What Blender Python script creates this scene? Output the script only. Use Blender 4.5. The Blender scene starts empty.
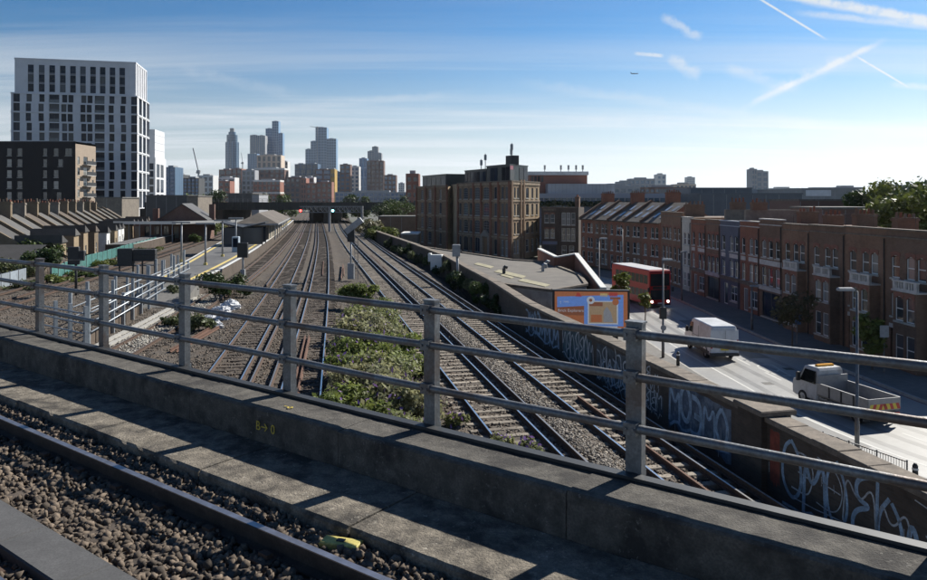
import bpy, math, random
import numpy as np
from mathutils import Vector, Matrix
R = math.radians
SC = bpy.context.scene
COL = SC.collection
random.seed(7)
rng = np.random.default_rng(7)

# ------------------------------------------------------------------ camera, sky, sun, exposure
CZ, FX, CX, HY = 7.3, 721.0, 463.5, 200.0          # eye height above the lower rails, focal length and horizon in photo pixels
cd = bpy.data.cameras.new('camera'); cam = bpy.data.objects.new('camera', cd); COL.objects.link(cam)
cam.location = (0, 0, CZ); cam.rotation_euler = (R(90), 0, 0)
cd.sensor_width = 36; cd.lens = 36 * FX / 927; cd.shift_y = -(290 - HY) / 927
cd.clip_start = 0.1; cd.clip_end = 30000
SC.camera = cam
SUN_AZ, SUN_EL = 47.0, 38.0                         # degrees to the right of the view axis, above the horizon
sv = Vector((math.sin(R(SUN_AZ)) * math.cos(R(SUN_EL)), math.cos(R(SUN_AZ)) * math.cos(R(SUN_EL)), math.sin(R(SUN_EL))))
sl = bpy.data.lights.new('sun', 'SUN'); so = bpy.data.objects.new('sun', sl); COL.objects.link(so)
sl.energy = 5.0; sl.angle = R(0.53); sl.color = (1.0, 0.95, 0.86)
so.rotation_euler = (-sv).to_track_quat('-Z', 'Y').to_euler()
so.location = (60, 60, 80)
SC.view_settings.view_transform = 'Standard'; SC.view_settings.look = 'None'
SC.view_settings.exposure = 0.68; SC.view_settings.gamma = 1.0; SC.view_settings.use_curve_mapping = False
SC.cycles.max_bounces = 6; SC.cycles.diffuse_bounces = 3; SC.cycles.glossy_bounces = 3
SC.cycles.transparent_max_bounces = 8; SC.cycles.volume_bounces = 1
try:
    SC.cycles.use_denoising = True
except Exception:
    pass

def pdir(px, py):
    return Vector((px - CX, FX, HY - py)).normalized()

W = bpy.data.worlds.new('World'); SC.world = W; W.use_nodes = True
wt = W.node_tree; wt.nodes.clear()
def wn(t, **k):
    n = wt.nodes.new(t)
    for a, b in k.items(): setattr(n, a, b)
    return n
def wl(a, b): wt.links.new(a, b)
def wmath(op, a, b=None, c=None, clamp=False):
    n = wn('ShaderNodeMath', operation=op); n.use_clamp = clamp
    for i, x in enumerate((a, b, c)):
        if x is None: continue
        if isinstance(x, (int, float)): n.inputs[i].default_value = x
        else: wl(x, n.inputs[i])
    return n.outputs[0]
def wvec(op, a, b):
    n = wn('ShaderNodeVectorMath', operation=op)
    for i, x in enumerate((a, b)):
        if isinstance(x, (tuple, Vector)): n.inputs[i].default_value = tuple(x)
        else: wl(x, n.inputs[i])
    return n.outputs['Value'] if op == 'DOT_PRODUCT' else n.outputs[0]
sky = wn('ShaderNodeTexSky', sky_type='NISHITA'); sky.sun_disc = False
sky.sun_elevation = R(SUN_EL); sky.sun_rotation = R(SUN_AZ)
sky.altitude = 30; sky.air_density = 1.0; sky.dust_density = 0.15; sky.ozone_density = 2.0
tc = wn('ShaderNodeTexCoord'); D = tc.outputs['Generated']
sep = wn('ShaderNodeSeparateXYZ'); wl(D, sep.inputs[0])
# thin cirrus drawn out in streaks on a high flat layer
zz = wmath('ADD', wmath('MAXIMUM', sep.outputs['Z'], 0.0), 0.06)
px_ = wmath('DIVIDE', sep.outputs['X'], zz); py_ = wmath('DIVIDE', sep.outputs['Y'], zz)
cmb = wn('ShaderNodeCombineXYZ'); wl(px_, cmb.inputs[0]); wl(py_, cmb.inputs[1])
mp = wn('ShaderNodeMapping'); mp.inputs['Rotation'].default_value = (0, 0, R(-28)); mp.inputs['Scale'].default_value = (0.13, 0.85, 1)
wl(cmb.outputs[0], mp.inputs[0])
n1 = wn('ShaderNodeTexNoise'); n1.inputs['Scale'].default_value = 1.1; n1.inputs['Detail'].default_value = 9; n1.inputs['Roughness'].default_value = 0.62; n1.inputs['Distortion'].default_value = 0.6
wl(mp.outputs[0], n1.inputs['Vector'])
mp2 = wn('ShaderNodeMapping'); mp2.inputs['Scale'].default_value = (0.10, 0.16, 1); mp2.inputs['Location'].default_value = (3.1, 1.7, 0)
wl(cmb.outputs[0], mp2.inputs[0])
n2 = wn('ShaderNodeTexNoise'); n2.inputs['Scale'].default_value = 1.3; n2.inputs['Detail'].default_value = 4; wl(mp2.outputs[0], n2.inputs['Vector'])
def wmap(x, a, b, c=0.0, d=1.0):
    n = wn('ShaderNodeMapRange'); n.interpolation_type = 'SMOOTHSTEP'
    wl(x, n.inputs[0])
    for i, q in enumerate((a, b, c, d)): n.inputs[i + 1].default_value = q
    return n.outputs[0]
cir = wmath('MULTIPLY', wmap(n1.outputs[0], 0.42, 0.68), wmap(n2.outputs[0], 0.24, 0.52))
# the sheet thins out towards the zenith and thickens where one looks through it at a slant
cir = wmath('MULTIPLY', cir, wmap(sep.outputs['Z'], 0.06, 0.27, 1.0, 0.12))
veil = wmath('MULTIPLY', wmap(sep.outputs['Z'], -0.02, 0.24, 1.0, 0.0), 0.95)
mask = wmath('MULTIPLY', cir, 0.85)
# condensation trails: great-circle arcs between two directions
def trail(p, q, w, amt, soft=1.0, curl=0.35):
    a, b = pdir(*p), pdir(*q); n = a.cross(b).normalized(); t = (b - a).normalized()
    ta, tb = a.dot(t), b.dot(t); e = 0.16 * abs(tb - ta)
    nz = wn('ShaderNodeTexNoise'); nz.inputs['Scale'].default_value = 48; nz.inputs['Detail'].default_value = 8; nz.inputs['Roughness'].default_value = .68; wl(D, nz.inputs['Vector'])
    off = wmath('MULTIPLY', wmath('SUBTRACT', nz.outputs[0], 0.5), w * curl * 4)
    d = wmath('ABSOLUTE', wmath('ADD', wvec('DOT_PRODUCT', D, n), off))
    m = wmap(d, w * 0.15, w * soft, 1.0, 0.0)
    s = wvec('DOT_PRODUCT', D, t)
    m = wmath('MULTIPLY', m, wmap(s, ta - e * .3, ta + e)); m = wmath('MULTIPLY', m, wmap(s, tb - e, tb + e * .3, 1.0, 0.0))
    m = wmath('MULTIPLY', m, wmap(sep.outputs['Y'], 0.0, 0.2))
    m = wmath('MULTIPLY', m, wmap(nz.outputs[0], 0.30, 0.58, 0.45, 1.0))
    return wmath('MULTIPLY', m, amt)
for a_ in [((755, -4), (826, 39), .0019, .95, 1.0, .1), ((770, -8), (990, 32), .0065, .95, 1.3, .35), ((795, 12), (960, 30), .004, .5, 1.5, .3),
           ((742, 108), (885, 40), .0035, .55, 1.6, .6), ((760, 96), (850, 58), .008, .25, 1.6, .9), ((856, 56), (910, 88), .0016, .9, 1.0, .1),
           ((661, 15), (701, 39), .0045, .5, 1.9, 1.3), ((668, 57), (700, 78), .005, .42, 2.0, 1.3), ((634, 53), (664, 56), .003, .6, 1.2, .3),
           ((725, 68), (800, 90), .007, .35, 1.5, .5), ((520, 82), (860, 132), .007, .22, 1.6, .5), ((890, 84), (960, 90), .004, .5, 1.3, .3),
           ((180, 118), (470, 92), .005, .16, 1.6, .5), ((180, 70), (300, 96), .007, .17, 1.6, .6), ((150, 112), (330, 128), .004, .18, 1.5, .4),
           ((560, 118), (930, 150), .010, .2, 1.8, .5)]:
    mask = wmath('ADD', mask, trail(*a_))
mask = wmath('MINIMUM', mask, 0.96)
def wmix(f, A, B):
    n = wn('ShaderNodeMix', data_type='RGBA')
    for k_, x in (('Factor', f), ('A', A), ('B', B)):
        if isinstance(x, (tuple, float)): n.inputs[k_].default_value = x if isinstance(x, float) else tuple(x)+(1,)
        else: wl(x, n.inputs[k_])
    return n.outputs['Result']
s1 = wvec('MULTIPLY', sky.outputs[0], (1/8.5, 1/8.5, 1/8.5)); gm = wn('ShaderNodeGamma'); gm.inputs['Gamma'].default_value = 1.45; wl(s1, gm.inputs['Color'])
clear = wvec('MULTIPLY', gm.outputs[0], wmix(wmap(sep.outputs['Z'], 0.03, 0.26), (8.0, 8.2, 8.4), (4.4, 7.6, 8.8)))
bw = wn('ShaderNodeRGBToBW'); wl(sky.outputs[0], bw.inputs[0]); lum = wmath('MINIMUM', bw.outputs[0], 10.5)
vcol = wvec('MULTIPLY', wvec('ADD', lum, (0,0,0)), (.90, .985, 1.08))           # thin veil, lit like the sky behind it
ccol = wvec('ADD', wvec('MULTIPLY', wvec('ADD', lum, (0,0,0)), (.55, .58, .62)), (4.0, 4.3, 4.6))
skyc = wmix(wmath('MINIMUM', veil, 0.9), clear, vcol)
class _R: pass
mx = _R(); mx.outputs = {'Result': wmix(mask, skyc, ccol)}
bg = wn('ShaderNodeBackground'); bg.inputs['Strength'].default_value = 0.066
wl(mx.outputs['Result'], bg.inputs['Color'])
wo = wn('ShaderNodeOutputWorld'); wl(bg.outputs[0], wo.inputs['Surface'])

# ------------------------------------------------------------------ helpers
def P(px, py, z):
    """the point at height z that the photograph shows at a pixel"""
    Y = (CZ - z) * FX / (py - HY)
    return ((px - CX) * Y / FX, Y)
def XA(px, Y): return (px - CX) * Y / FX
def ZA(py, Y): return CZ - (py - HY) * Y / FX

class MB:
    def __init__(s): s.v = []; s.f = []; s.m = []; s.M = None
    def add(s, vs, fs, mi=0):
        k = len(s.v)
        if s.M is not None: vs = [tuple(s.M @ Vector(p)) for p in vs]
        s.v += [tuple(p) for p in vs]; s.f += [tuple(i + k for i in f) for f in fs]; s.m += [mi] * len(fs)
        return s
    def box(s, x0, x1, y0, y1, z0, z1, mi=0):
        return s.add([(x0,y0,z0),(x1,y0,z0),(x1,y1,z0),(x0,y1,z0),(x0,y0,z1),(x1,y0,z1),(x1,y1,z1),(x0,y1,z1)],
                     [(0,3,2,1),(4,5,6,7),(0,1,5,4),(1,2,6,5),(2,3,7,6),(3,0,4,7)], mi)
    def bev(s, x0, x1, y0, y1, z0, z1, b=.02, mi=0):
        """box with its top edges chamfered"""
        return s.add([(x0,y0,z0),(x1,y0,z0),(x1,y1,z0),(x0,y1,z0),(x0,y0,z1-b),(x1,y0,z1-b),(x1,y1,z1-b),(x0,y1,z1-b),
                      (x0+b,y0+b,z1),(x1-b,y0+b,z1),(x1-b,y1-b,z1),(x0+b,y1-b,z1)],
                     [(0,3,2,1),(0,1,5,4),(1,2,6,5),(2,3,7,6),(3,0,4,7),(4,5,9,8),(5,6,10,9),(6,7,11,10),(7,4,8,11),(8,9,10,11)], mi)
    def bar(s, p, q, w, h=None, mi=0, up=(0,0,1)):
        """rectangular bar between two points"""
        h = w if h is None else h
        p, q = Vector(p), Vector(q); d = (q - p).normalized(); u = Vector(up)
        if abs(d.dot(u)) > .98: u = Vector((0,1,0))
        x = d.cross(u).normalized() * (w/2); y = x.cross(d).normalized() * (h/2)
        return s.add([p-x-y, p+x-y, p+x+y, p-x+y, q-x-y, q+x-y, q+x+y, q-x+y],
                     [(0,3,2,1),(4,5,6,7),(0,1,5,4),(1,2,6,5),(2,3,7,6),(3,0,4,7)], mi)
    def tube(s, pts, rad, n=8, mi=0, cap=True):
        pts = [Vector(p) for p in pts]; rr = rad if isinstance(rad, (list, tuple)) else [rad]*len(pts)
        vs, fs = [], []; pu = None
        for i, p in enumerate(pts):
            d = (pts[min(i+1, len(pts)-1)] - pts[max(i-1, 0)]).normalized()
            u = pu if pu is not None else (Vector((0,0,1)) if abs(d.z) < .9 else Vector((1,0,0)))
            x = d.cross(u).normalized(); y = x.cross(d).normalized(); pu = y
            for k in range(n):
                a = 2*math.pi*k/n; vs.append(p + x*math.cos(a)*rr[i] + y*math.sin(a)*rr[i])
        for i in range(len(pts)-1):
            for k in range(n):
                a, b = i*n+k, i*n+(k+1)%n; fs.append((a, b, b+n, a+n))
        if cap: fs += [tuple(range(n))[::-1], tuple(range((len(pts)-1)*n, len(pts)*n))]
        return s.add(vs, fs, mi)
    def prism(s, poly, z0, z1, mi=0, mtop=None):
        n = len(poly); vs = [(x, y, z0) for x, y in poly] + [(x, y, z1) for x, y in poly]
        s.add(vs, [(i, (i+1)%n, (i+1)%n+n, i+n) for i in range(n)] + [tuple(range(n))[::-1]], mi)
        return s.add([(x, y, z1) for x, y in poly], [tuple(range(n))], mi if mtop is None else mtop)
    def quad(s, a, b, c, d, mi=0): return s.add([a, b, c, d], [(0,1,2,3)], mi)
    def build(s, name, mats, parent=None, smooth=False, **k):
        me = bpy.data.meshes.new(name); me.from_pydata(s.v, [], s.f)
        return link(name, me, mats, parent, smooth, s.m, **k)

def link(name, me, mats, parent=None, smooth=False, mi=None, loc=None, rz=None, **k):
    for m in (mats if isinstance(mats, (list, tuple)) else [mats]): me.materials.append(m)
    if mi and max(mi) > 0: me.polygons.foreach_set('material_index', mi)
    if smooth: me.polygons.foreach_set('use_smooth', [True]*len(me.polygons))
    me.update()
    o = bpy.data.objects.new(name, me); COL.objects.link(o); o.parent = parent
    if loc is not None: o.location = loc
    if rz is not None: o.rotation_euler[2] = rz
    return tag(o, **k)
def tag(o, label=None, cat=None, group=None, kind=None):
    if label: o['label'] = label
    if cat: o['category'] = cat
    if group: o['group'] = group
    if kind: o['kind'] = kind
    return o
def thing(name, label, cat, loc=(0,0,0), rz=0, group=None):
    o = bpy.data.objects.new(name, None); COL.objects.link(o); o.location = loc; o.rotation_euler = (0,0,rz)
    o.empty_display_size = .2
    return tag(o, label, cat, group)
def inst(name, src, parent, M=None, **k):
    """another object sharing mesh data"""
    o = bpy.data.objects.new(name, src.data if hasattr(src, 'data') else src); COL.objects.link(o); o.parent = parent
    if M is not None: o.matrix_local = M
    return tag(o, **k)
def copy_tree(o, parent=None):
    kids = [c for c in o.children]
    c = o.copy(); COL.objects.link(c); c.parent = parent
    for ch in kids: copy_tree(ch, c)
    return c
def T(x, y, z): return Matrix.Translation((x, y, z))
def RZ(a): return Matrix.Rotation(a, 4, 'Z')

# ------------------------------------------------------------------ materials
MATS = {}
class NT:
    def __init__(s, name):
        s.m = bpy.data.materials.new(name); s.m.use_nodes = True; s.t = s.m.node_tree; s.t.nodes.clear()
        s.o = s.n('ShaderNodeOutputMaterial'); s.b = s.n('ShaderNodeBsdfPrincipled'); s.l(s.b.outputs[0], s.o.inputs[0])
    def n(s, t, **k):
        q = s.t.nodes.new(t)
        for a, b in k.items(): setattr(q, a, b)
        return q
    def l(s, a, b): s.t.links.new(a, b)
    def noise(s, vec, scale, detail=4, rough=.55):
        q = s.n('ShaderNodeTexNoise'); q.inputs['Scale'].default_value = scale; q.inputs['Detail'].default_value = detail
        q.inputs['Roughness'].default_value = rough
        if vec is not None: s.l(vec, q.inputs['Vector'])
        return q.outputs[0]
    def ramp(s, x, a, b, c=0., d=1.):
        q = s.n('ShaderNodeMapRange'); s.l(x, q.inputs[0])
        for i, v in enumerate((a, b, c, d)): q.inputs[i+1].default_value = v
        return q.outputs[0]
    def mix(s, f, a, b, mode='MIX'):
        q = s.n('ShaderNodeMix', data_type='RGBA', blend_type=mode)
        for k, x in (('Factor', f), ('A', a), ('B', b)):
            if isinstance(x, (int, float)): q.inputs[k].default_value = x
            elif isinstance(x, (tuple, list)): q.inputs[k].default_value = tuple(x)[:3] + (1,)
            else: s.l(x, q.inputs[k])
        return q.outputs['Result']
    def math(s, op, a, b):
        q = s.n('ShaderNodeMath', operation=op)
        for i, x in enumerate((a, b)):
            if isinstance(x, (int, float)): q.inputs[i].default_value = x
            else: s.l(x, q.inputs[i])
        return q.outputs[0]
    def bump(s, h, st, dist=.02):
        q = s.n('ShaderNodeBump'); q.inputs['Strength'].default_value = st; q.inputs['Distance'].default_value = dist
        s.l(h, q.inputs['Height']); s.l(q.outputs[0], s.b.inputs['Normal'])
    def pos(s): return s.n('ShaderNodeNewGeometry').outputs['Position']
    def obj(s): return s.n('ShaderNodeTexCoord').outputs['Object']
    def rnd(s): return s.n('ShaderNodeObjectInfo').outputs['Random']

def mat(name, c, var=.25, scale=6., rough=.8, metal=0., bump=0., dist=.02, stain=None, stain_scale=.5, stain_amt=.5, rnd=0., spec=None, fine=None, isl=0., fleck=None):
    if name in MATS: return MATS[name]
    t = NT(name); p = t.pos()
    a = tuple(x*(1-var) for x in c); b = tuple(min(1, x*(1+var)) for x in c)
    nz = t.noise(p, scale, 5); col = t.mix(t.ramp(nz, .3, .7), a, b)
    if fine:
        nf = t.noise(p, fine, 3); col = t.mix(t.ramp(nf, .35, .65, .0, .55), col, tuple(x*.45 for x in c))
    if stain:
        ns = t.noise(p, stain_scale, 6, .65); col = t.mix(t.ramp(ns, .48, .62, 0, stain_amt), col, stain)
    if fleck:
        nk = t.noise(p, 22., 5, .7); nl = t.noise(p, 2.1, 3); col = t.mix(t.math('MULTIPLY', t.ramp(nk, .60, .68, 0, 1.), t.ramp(nl, .45, .62, 0., .8)), col, fleck)
    if rnd or isl:
        r = t.rnd() if rnd else t.n('ShaderNodeNewGeometry').outputs['Random Per Island']; q = rnd or isl
        col = t.mix(1., col, t.mix(t.ramp(r, 0, 1), (1-q,)*3, (1+q,)*3), 'MULTIPLY')
    t.l(col, t.b.inputs['Base Color'])
    t.b.inputs['Roughness'].default_value = rough; t.b.inputs['Metallic'].default_value = metal
    if spec is not None: t.b.inputs['Specular IOR Level'].default_value = spec
    if bump: t.bump(t.noise(p, (fine or scale*4), 4, .6), bump, dist)
    MATS[name] = t.m; return t.m

def brick(name, c1, c2, mortar=(.30,.28,.25), grime=.45, size=1., paint=False):
    if name in MATS: return MATS[name]
    t = NT(name); o = t.obj(); s = t.n('ShaderNodeSeparateXYZ'); t.l(o, s.inputs[0])
    cb = t.n('ShaderNodeCombineXYZ'); t.l(t.math('ADD', s.outputs[0], s.outputs[1]), cb.inputs[0]); t.l(s.outputs[2], cb.inputs[1])
    bt = t.n('ShaderNodeTexBrick'); t.l(cb.outputs[0], bt.inputs['Vector'])
    bt.inputs['Scale'].default_value = 1.; bt.inputs['Brick Width'].default_value = .225*size; bt.inputs['Row Height'].default_value = .075*size
    bt.inputs['Mortar Size'].default_value = .008*size; bt.inputs['Color1'].default_value = c1+(1,); bt.inputs['Color2'].default_value = c2+(1,)
    bt.inputs['Mortar'].default_value = mortar+(1,); bt.inputs['Bias'].default_value = -.1
    p = t.pos(); col = bt.outputs['Color']
    n = t.noise(p, .55, 7, .65); col = t.mix(t.ramp(n, .4, .68, 0, grime), col, tuple(x*.35 for x in c1))
    n2 = t.noise(p, 3.5, 4); col = t.mix(t.ramp(n2, .3, .7, .0, .35), col, tuple(x*1.25 for x in c2))
    t.l(col, t.b.inputs['Base Color']); t.b.inputs['Roughness'].default_value = .88; t.b.inputs['Specular IOR Level'].default_value = .25
    t.bump(bt.outputs['Fac'], -.5, .01)
    MATS[name] = t.m; return t.m

def ballast_mat(name, c, stone=.05, dark=.35, tint=None):
    t = NT(name); p = t.pos()
    v = t.n('ShaderNodeTexVoronoi'); v.inputs['Scale'].default_value = 1/stone; t.l(p, v.inputs['Vector'])
    sx = t.n('ShaderNodeSeparateColor'); t.l(v.outputs['Color'], sx.inputs[0])
    col = t.mix(sx.outputs[0], tuple(x*.45 for x in c), tuple(x*1.55 for x in c))
    col = t.mix(t.ramp(v.outputs['Distance'], .35, .75, 0, .8), col, tuple(x*.12 for x in c))
    n = t.noise(p, .35, 8, .7); col = t.mix(t.ramp(n, .40, .62, 0, .75), col, tuple(x*dark for x in c))
    nb = t.noise(p, 5., 6, .75); col = t.mix(t.ramp(nb, .38, .66, 0, .7), col, tuple(x*1.5 for x in c)); nd = t.noise(p, 2.2, 6, .7); col = t.mix(t.ramp(nd, .5, .68, 0, .7), col, tuple(x*.35 for x in c))
    if tint:
        n3 = t.noise(p, .8, 5, .6); col = t.mix(t.ramp(n3, .5, .66, 0, .6), col, tint)
    t.l(col, t.b.inputs['Base Color']); t.b.inputs['Roughness'].default_value = .92; t.b.inputs['Specular IOR Level'].default_value = .2
    t.bump(v.outputs['Distance'], -1.0, .05)
    return t.m

def leafmat(name, c, var=.45, scale=1.2, trans=.25):
    if name in MATS: return MATS[name]
    t = NT(name); p = t.pos()
    r = t.n('ShaderNodeNewGeometry').outputs['Random Per Island']
    col = t.mix(r, tuple(x*(1-var) for x in c), tuple(x*(1+var) for x in c))
    n = t.noise(p, scale, 3); col = t.mix(t.ramp(n, .35, .7, 0, .45), col, (c[0]*1.5, c[1]*1.25, c[2]*.8))
    t.l(col, t.b.inputs['Base Color']); t.b.inputs['Roughness'].default_value = .55; t.b.inputs['Specular IOR Level'].default_value = .3
    tr = t.n('ShaderNodeBsdfTranslucent'); t.l(col, tr.inputs[0]); ms = t.n('ShaderNodeMixShader'); ms.inputs[0].default_value = trans
    t.l(t.b.outputs[0], ms.inputs[1]); t.l(tr.outputs[0], ms.inputs[2]); t.l(ms.outputs[0], t.o.inputs[0])
    MATS[name] = t.m; return t.m

def glass(name, c=(.03,.04,.05), rough=.06, var=.5, blinds=False, ior=1.6, spec=.5):
    """window pane seen from outside in daylight: dark room behind a sharp reflection, some with blinds"""
    if name in MATS: return MATS[name]
    t = NT(name); r = t.rnd(); p = t.pos()
    col = t.mix(t.ramp(r, .0, 1.), tuple(x*(1-var) for x in c), tuple(x*(1+var) for x in c))
    if blinds:
        q = t.math('GREATER_THAN', t.math('FRACT', t.math('MULTIPLY', r, 7.3), 0), .72)
        col = t.mix(t.math('MULTIPLY', q, float(blinds)), col, (.34,.34,.32))
    t.l(col, t.b.inputs['Base Color']); t.b.inputs['Roughness'].default_value = rough; t.b.inputs['IOR'].default_value = ior; t.b.inputs['Specular IOR Level'].default_value = spec
    t.bump(t.noise(p, 1.3, 2), .05, .02)
    MATS[name] = t.m; return t.m
def plain(name, c, rough=.5, metal=0., emit=None, es=1.):
    if name in MATS: return MATS[name]
    t = NT(name); p = t.pos(); n = t.noise(p, 9., 4)
    col = t.mix(t.ramp(n, .3, .7), tuple(x*.88 for x in c), tuple(min(1, x*1.08) for x in c)); t.l(col, t.b.inputs['Base Color'])
    t.b.inputs['Roughness'].default_value = rough; t.b.inputs['Metallic'].default_value = metal
    if emit: t.b.inputs['Emission Color'].default_value = emit+(1,); t.b.inputs['Emission Strength'].default_value = es
    MATS[name] = t.m; return t.m

def stones(n, sampler, size, seed=1):
    """a mesh of n little angular stones; sampler(n, rng) gives centres"""
    g = np.random.default_rng(seed); c = sampler(n, g)
    ph = (1+5**.5)/2
    ico = np.array([(-1,ph,0),(1,ph,0),(-1,-ph,0),(1,-ph,0),(0,-1,ph),(0,1,ph),(0,-1,-ph),(0,1,-ph),(ph,0,-1),(ph,0,1),(-ph,0,-1),(-ph,0,1)], float); ico /= np.linalg.norm(ico[0])
    fc = np.array([(0,11,5),(0,5,1),(0,1,7),(0,7,10),(0,10,11),(1,5,9),(5,11,4),(11,10,2),(10,7,6),(7,1,8),(3,9,4),(3,4,2),(3,2,6),(3,6,8),(3,8,9),(4,9,5),(2,4,11),(6,2,10),(8,6,7),(9,8,1)])
    sc = size*(.55+.9*g.random((n,1,1)))*(.6+.7*g.random((n,1,3)))*.5
    v = ico[None]*(1+.9*(g.random((n,12,1))-.5))*sc
    a = g.random(n)*6.28; b = (g.random(n)-.5)*2.2
    ca, sa, cb_, sb = np.cos(a)[:,None], np.sin(a)[:,None], np.cos(b)[:,None], np.sin(b)[:,None]
    x, y, z = v[...,0], v[...,1], v[...,2]
    y, z = y*cb_-z*sb, y*sb+z*cb_; x, y = x*ca-y*sa, x*sa+y*ca
    v = np.stack([x, y, z], -1)+c[:,None,:]
    f = fc[None]+(np.arange(n)*12)[:,None,None]
    return arrmesh(v.reshape(-1,3), f.reshape(-1,3))
def arrmesh(v, f, mi=None):
    me = bpy.data.meshes.new('m'); nv, nf, k = len(v), len(f), f.shape[1]
    me.vertices.add(nv); me.vertices.foreach_set('co', np.ascontiguousarray(v, np.float32).ravel())
    me.loops.add(nf*k); me.loops.foreach_set('vertex_index', np.ascontiguousarray(f, np.int32).ravel())
    me.polygons.add(nf); me.polygons.foreach_set('loop_start', np.arange(nf, dtype=np.int32)*k)
    try: me.polygons.foreach_set('loop_total', np.full(nf, k, dtype=np.int32))
    except Exception: pass
    if mi is not None: me.polygons.foreach_set('material_index', np.ascontiguousarray(mi, np.int32))
    me.update(calc_edges=True); me.validate(); return me
def leaves(n, blobs, size, seed=1, shell=.55, aspect=2.0, hang=0.):
    """n leaf quads spread through ellipsoids (cx,cy,cz,rx,ry,rz)"""
    g = np.random.default_rng(seed); bl = np.array(blobs, float); w = bl[:,3]*bl[:,4]*bl[:,5]; w = w**.8; w /= w.sum()
    k = g.choice(len(bl), n, p=w); d = g.normal(size=(n,3)); d /= np.linalg.norm(d, axis=1)[:,None]
    r = (shell+(1-shell)*g.random(n))*(1+.18*g.normal(size=n)); c = bl[k,:3]+d*r[:,None]*bl[k,3:6]
    nn = d*.7+g.normal(size=(n,3))*.75; nn[:,2] += .35; nn /= np.linalg.norm(nn, axis=1)[:,None]
    u = np.cross(nn, g.normal(size=(n,3))); u /= np.linalg.norm(u, axis=1)[:,None]; w_ = np.cross(nn, u)
    s = size*(.35+1.3*g.random(n)**1.5)[:,None]
    a, b = u*s*.5*aspect, w_*s*.5
    v = np.stack([c-a, c-b*1.0+a*.1, c+a, c+b*1.0+a*.1], 1)
    f = np.arange(n*4).reshape(n, 4)
    return v.reshape(-1,3), f
# ------------------------------------------------------------------ shared materials
M_concrete = mat('weathered_concrete', (.20,.175,.14), .5, 9., .92, bump=.9, dist=.02, stain=(.035,.031,.027), stain_scale=2.6, stain_amt=.9, fine=55., fleck=(.50,.47,.40))
M_parapet = mat('sooty_concrete', (.098,.09,.078), .45, 8., .95, bump=.8, dist=.016, stain=(.022,.02,.019), stain_scale=2.2, stain_amt=.85, fine=60., fleck=(.22,.21,.19))
M_steel = mat('galvanised_grey_steel', (.20,.21,.22), .22, 8., .5, .55, stain=(.12,.075,.05), stain_scale=2.4, stain_amt=.6, bump=.15, fine=40.)
M_darksteel = mat('dark_painted_steel', (.035,.037,.04), .25, 6., .55, .3)
M_railnear = mat('worn_rail_head', (.42,.41,.43), .25, 9., .34, .9)
M_rustnear = mat('dark_rail_side', (.045,.034,.028), .4, 9., .85, .1, fine=50.)
M_railtop = mat('polished_rail_steel', (.78,.77,.75), .12, 14., .28, 1.)
M_rust = mat('rusty_rail_side', (.085,.052,.036), .35, 9., .85, .1, fine=60.)
M_oldrail = mat('rust_brown_disused_rail', (.115,.06,.04), .3, 10., .85, .1)
M_cond = mat('conductor_rail_steel', (.30,.29,.28), .2, 10., .42, .8)
M_sleeper_c = mat('weathered_concrete_sleeper', (.30,.26,.21), .25, 9., .9, rnd=.25, fine=50., bump=.3, stain=(.09,.07,.055), stain_scale=1.2, stain_amt=.6)
M_sleeper_t = mat('dark_timber_sleeper', (.072,.056,.044), .35, 9., .9, rnd=.3, fine=60., bump=.3)
M_ballast = ballast_mat('brown_grey_ballast', (.105,.090,.076), .055, .42, (.10,.072,.05))
M_ballast_new = ballast_mat('clean_grey_ballast', (.20,.185,.165), .055, .6)
M_stone = mat('ballast_stone', (.128,.098,.072), .45, 14., .9, isl=.55, bump=.4, dist=.006, fine=120.)
M_white = plain('white_paint', (.74,.74,.72), .5)
M_yellow = mat('chipped_yellow_paint', (.55,.47,.14), .25, 12., .7, fine=50.)
M_asph = mat('worn_asphalt', (.33,.327,.315), .1, 3., .45, fine=90., stain=(.24,.238,.23), stain_scale=.35, stain_amt=.6, bump=.25, dist=.006)  # worn asphalt, made paler so its colour carries the sun glare
M_asph_dark = mat('platform_asphalt', (.135,.135,.135), .2, 2., .85, fine=60., stain=(.05,.05,.052), stain_scale=.3)
M_pave = mat('concrete_paving', (.17,.165,.155), .2, 2.5, .85, fine=50., stain=(.09,.088,.085), stain_scale=.5)
M_earth = mat('dry_earth_and_rubble', (.10,.085,.065), .4, 2.2, .95, fine=30., stain=(.05,.06,.025), stain_scale=.4, stain_amt=.6, bump=.5, dist=.05)
M_glass = glass('window_glass', blinds=.55); M_dglass = glass('dark_tower_glass', (.010,.018,.034), .08, .5, ior=1.4, spec=.25, blinds=.22)

# ------------------------------------------------------------------ centre lines of the lower tracks: X as a smooth function of Y
def curve(pts):
    y = np.array([p[0] for p in pts], float); x = np.array([p[1] for p in pts], float)
    d = np.gradient(x, y)
    def f(q):
        q = np.asarray(q, float); i = np.clip(np.searchsorted(y, q)-1, 0, len(y)-2)
        h = y[i+1]-y[i]; t = (q-y[i])/h
        return (2*t**3-3*t**2+1)*x[i]+(t**3-2*t**2+t)*h*d[i]+(-2*t**3+3*t**2)*x[i+1]+(t**3-t**2)*h*d[i+1]
    return f
cA = curve([(0,-4.7),(15,-7.3),(29.75,-9.9),(52.6,-13.95),(80,-19.1),(117,-26.3),(180,-39),(260,-55.3),(430,-90)])
cB = curve([(0,-1.5),(15,-4.0),(26.3,-6.0),(52.6,-10.65),(105,-20.5),(202,-40.1),(300,-60.0),(430,-86.4)])
cR1 = curve([(0,6.47),(60,-6.37),(110,-17.07),(180,-31.2),(263,-46.6),(430,-79)])
cR2 = curve([(0,10.0),(60,-2.84),(110,-13.54),(180,-27.6),(263,-42.9),(430,-75.2)])
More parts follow.
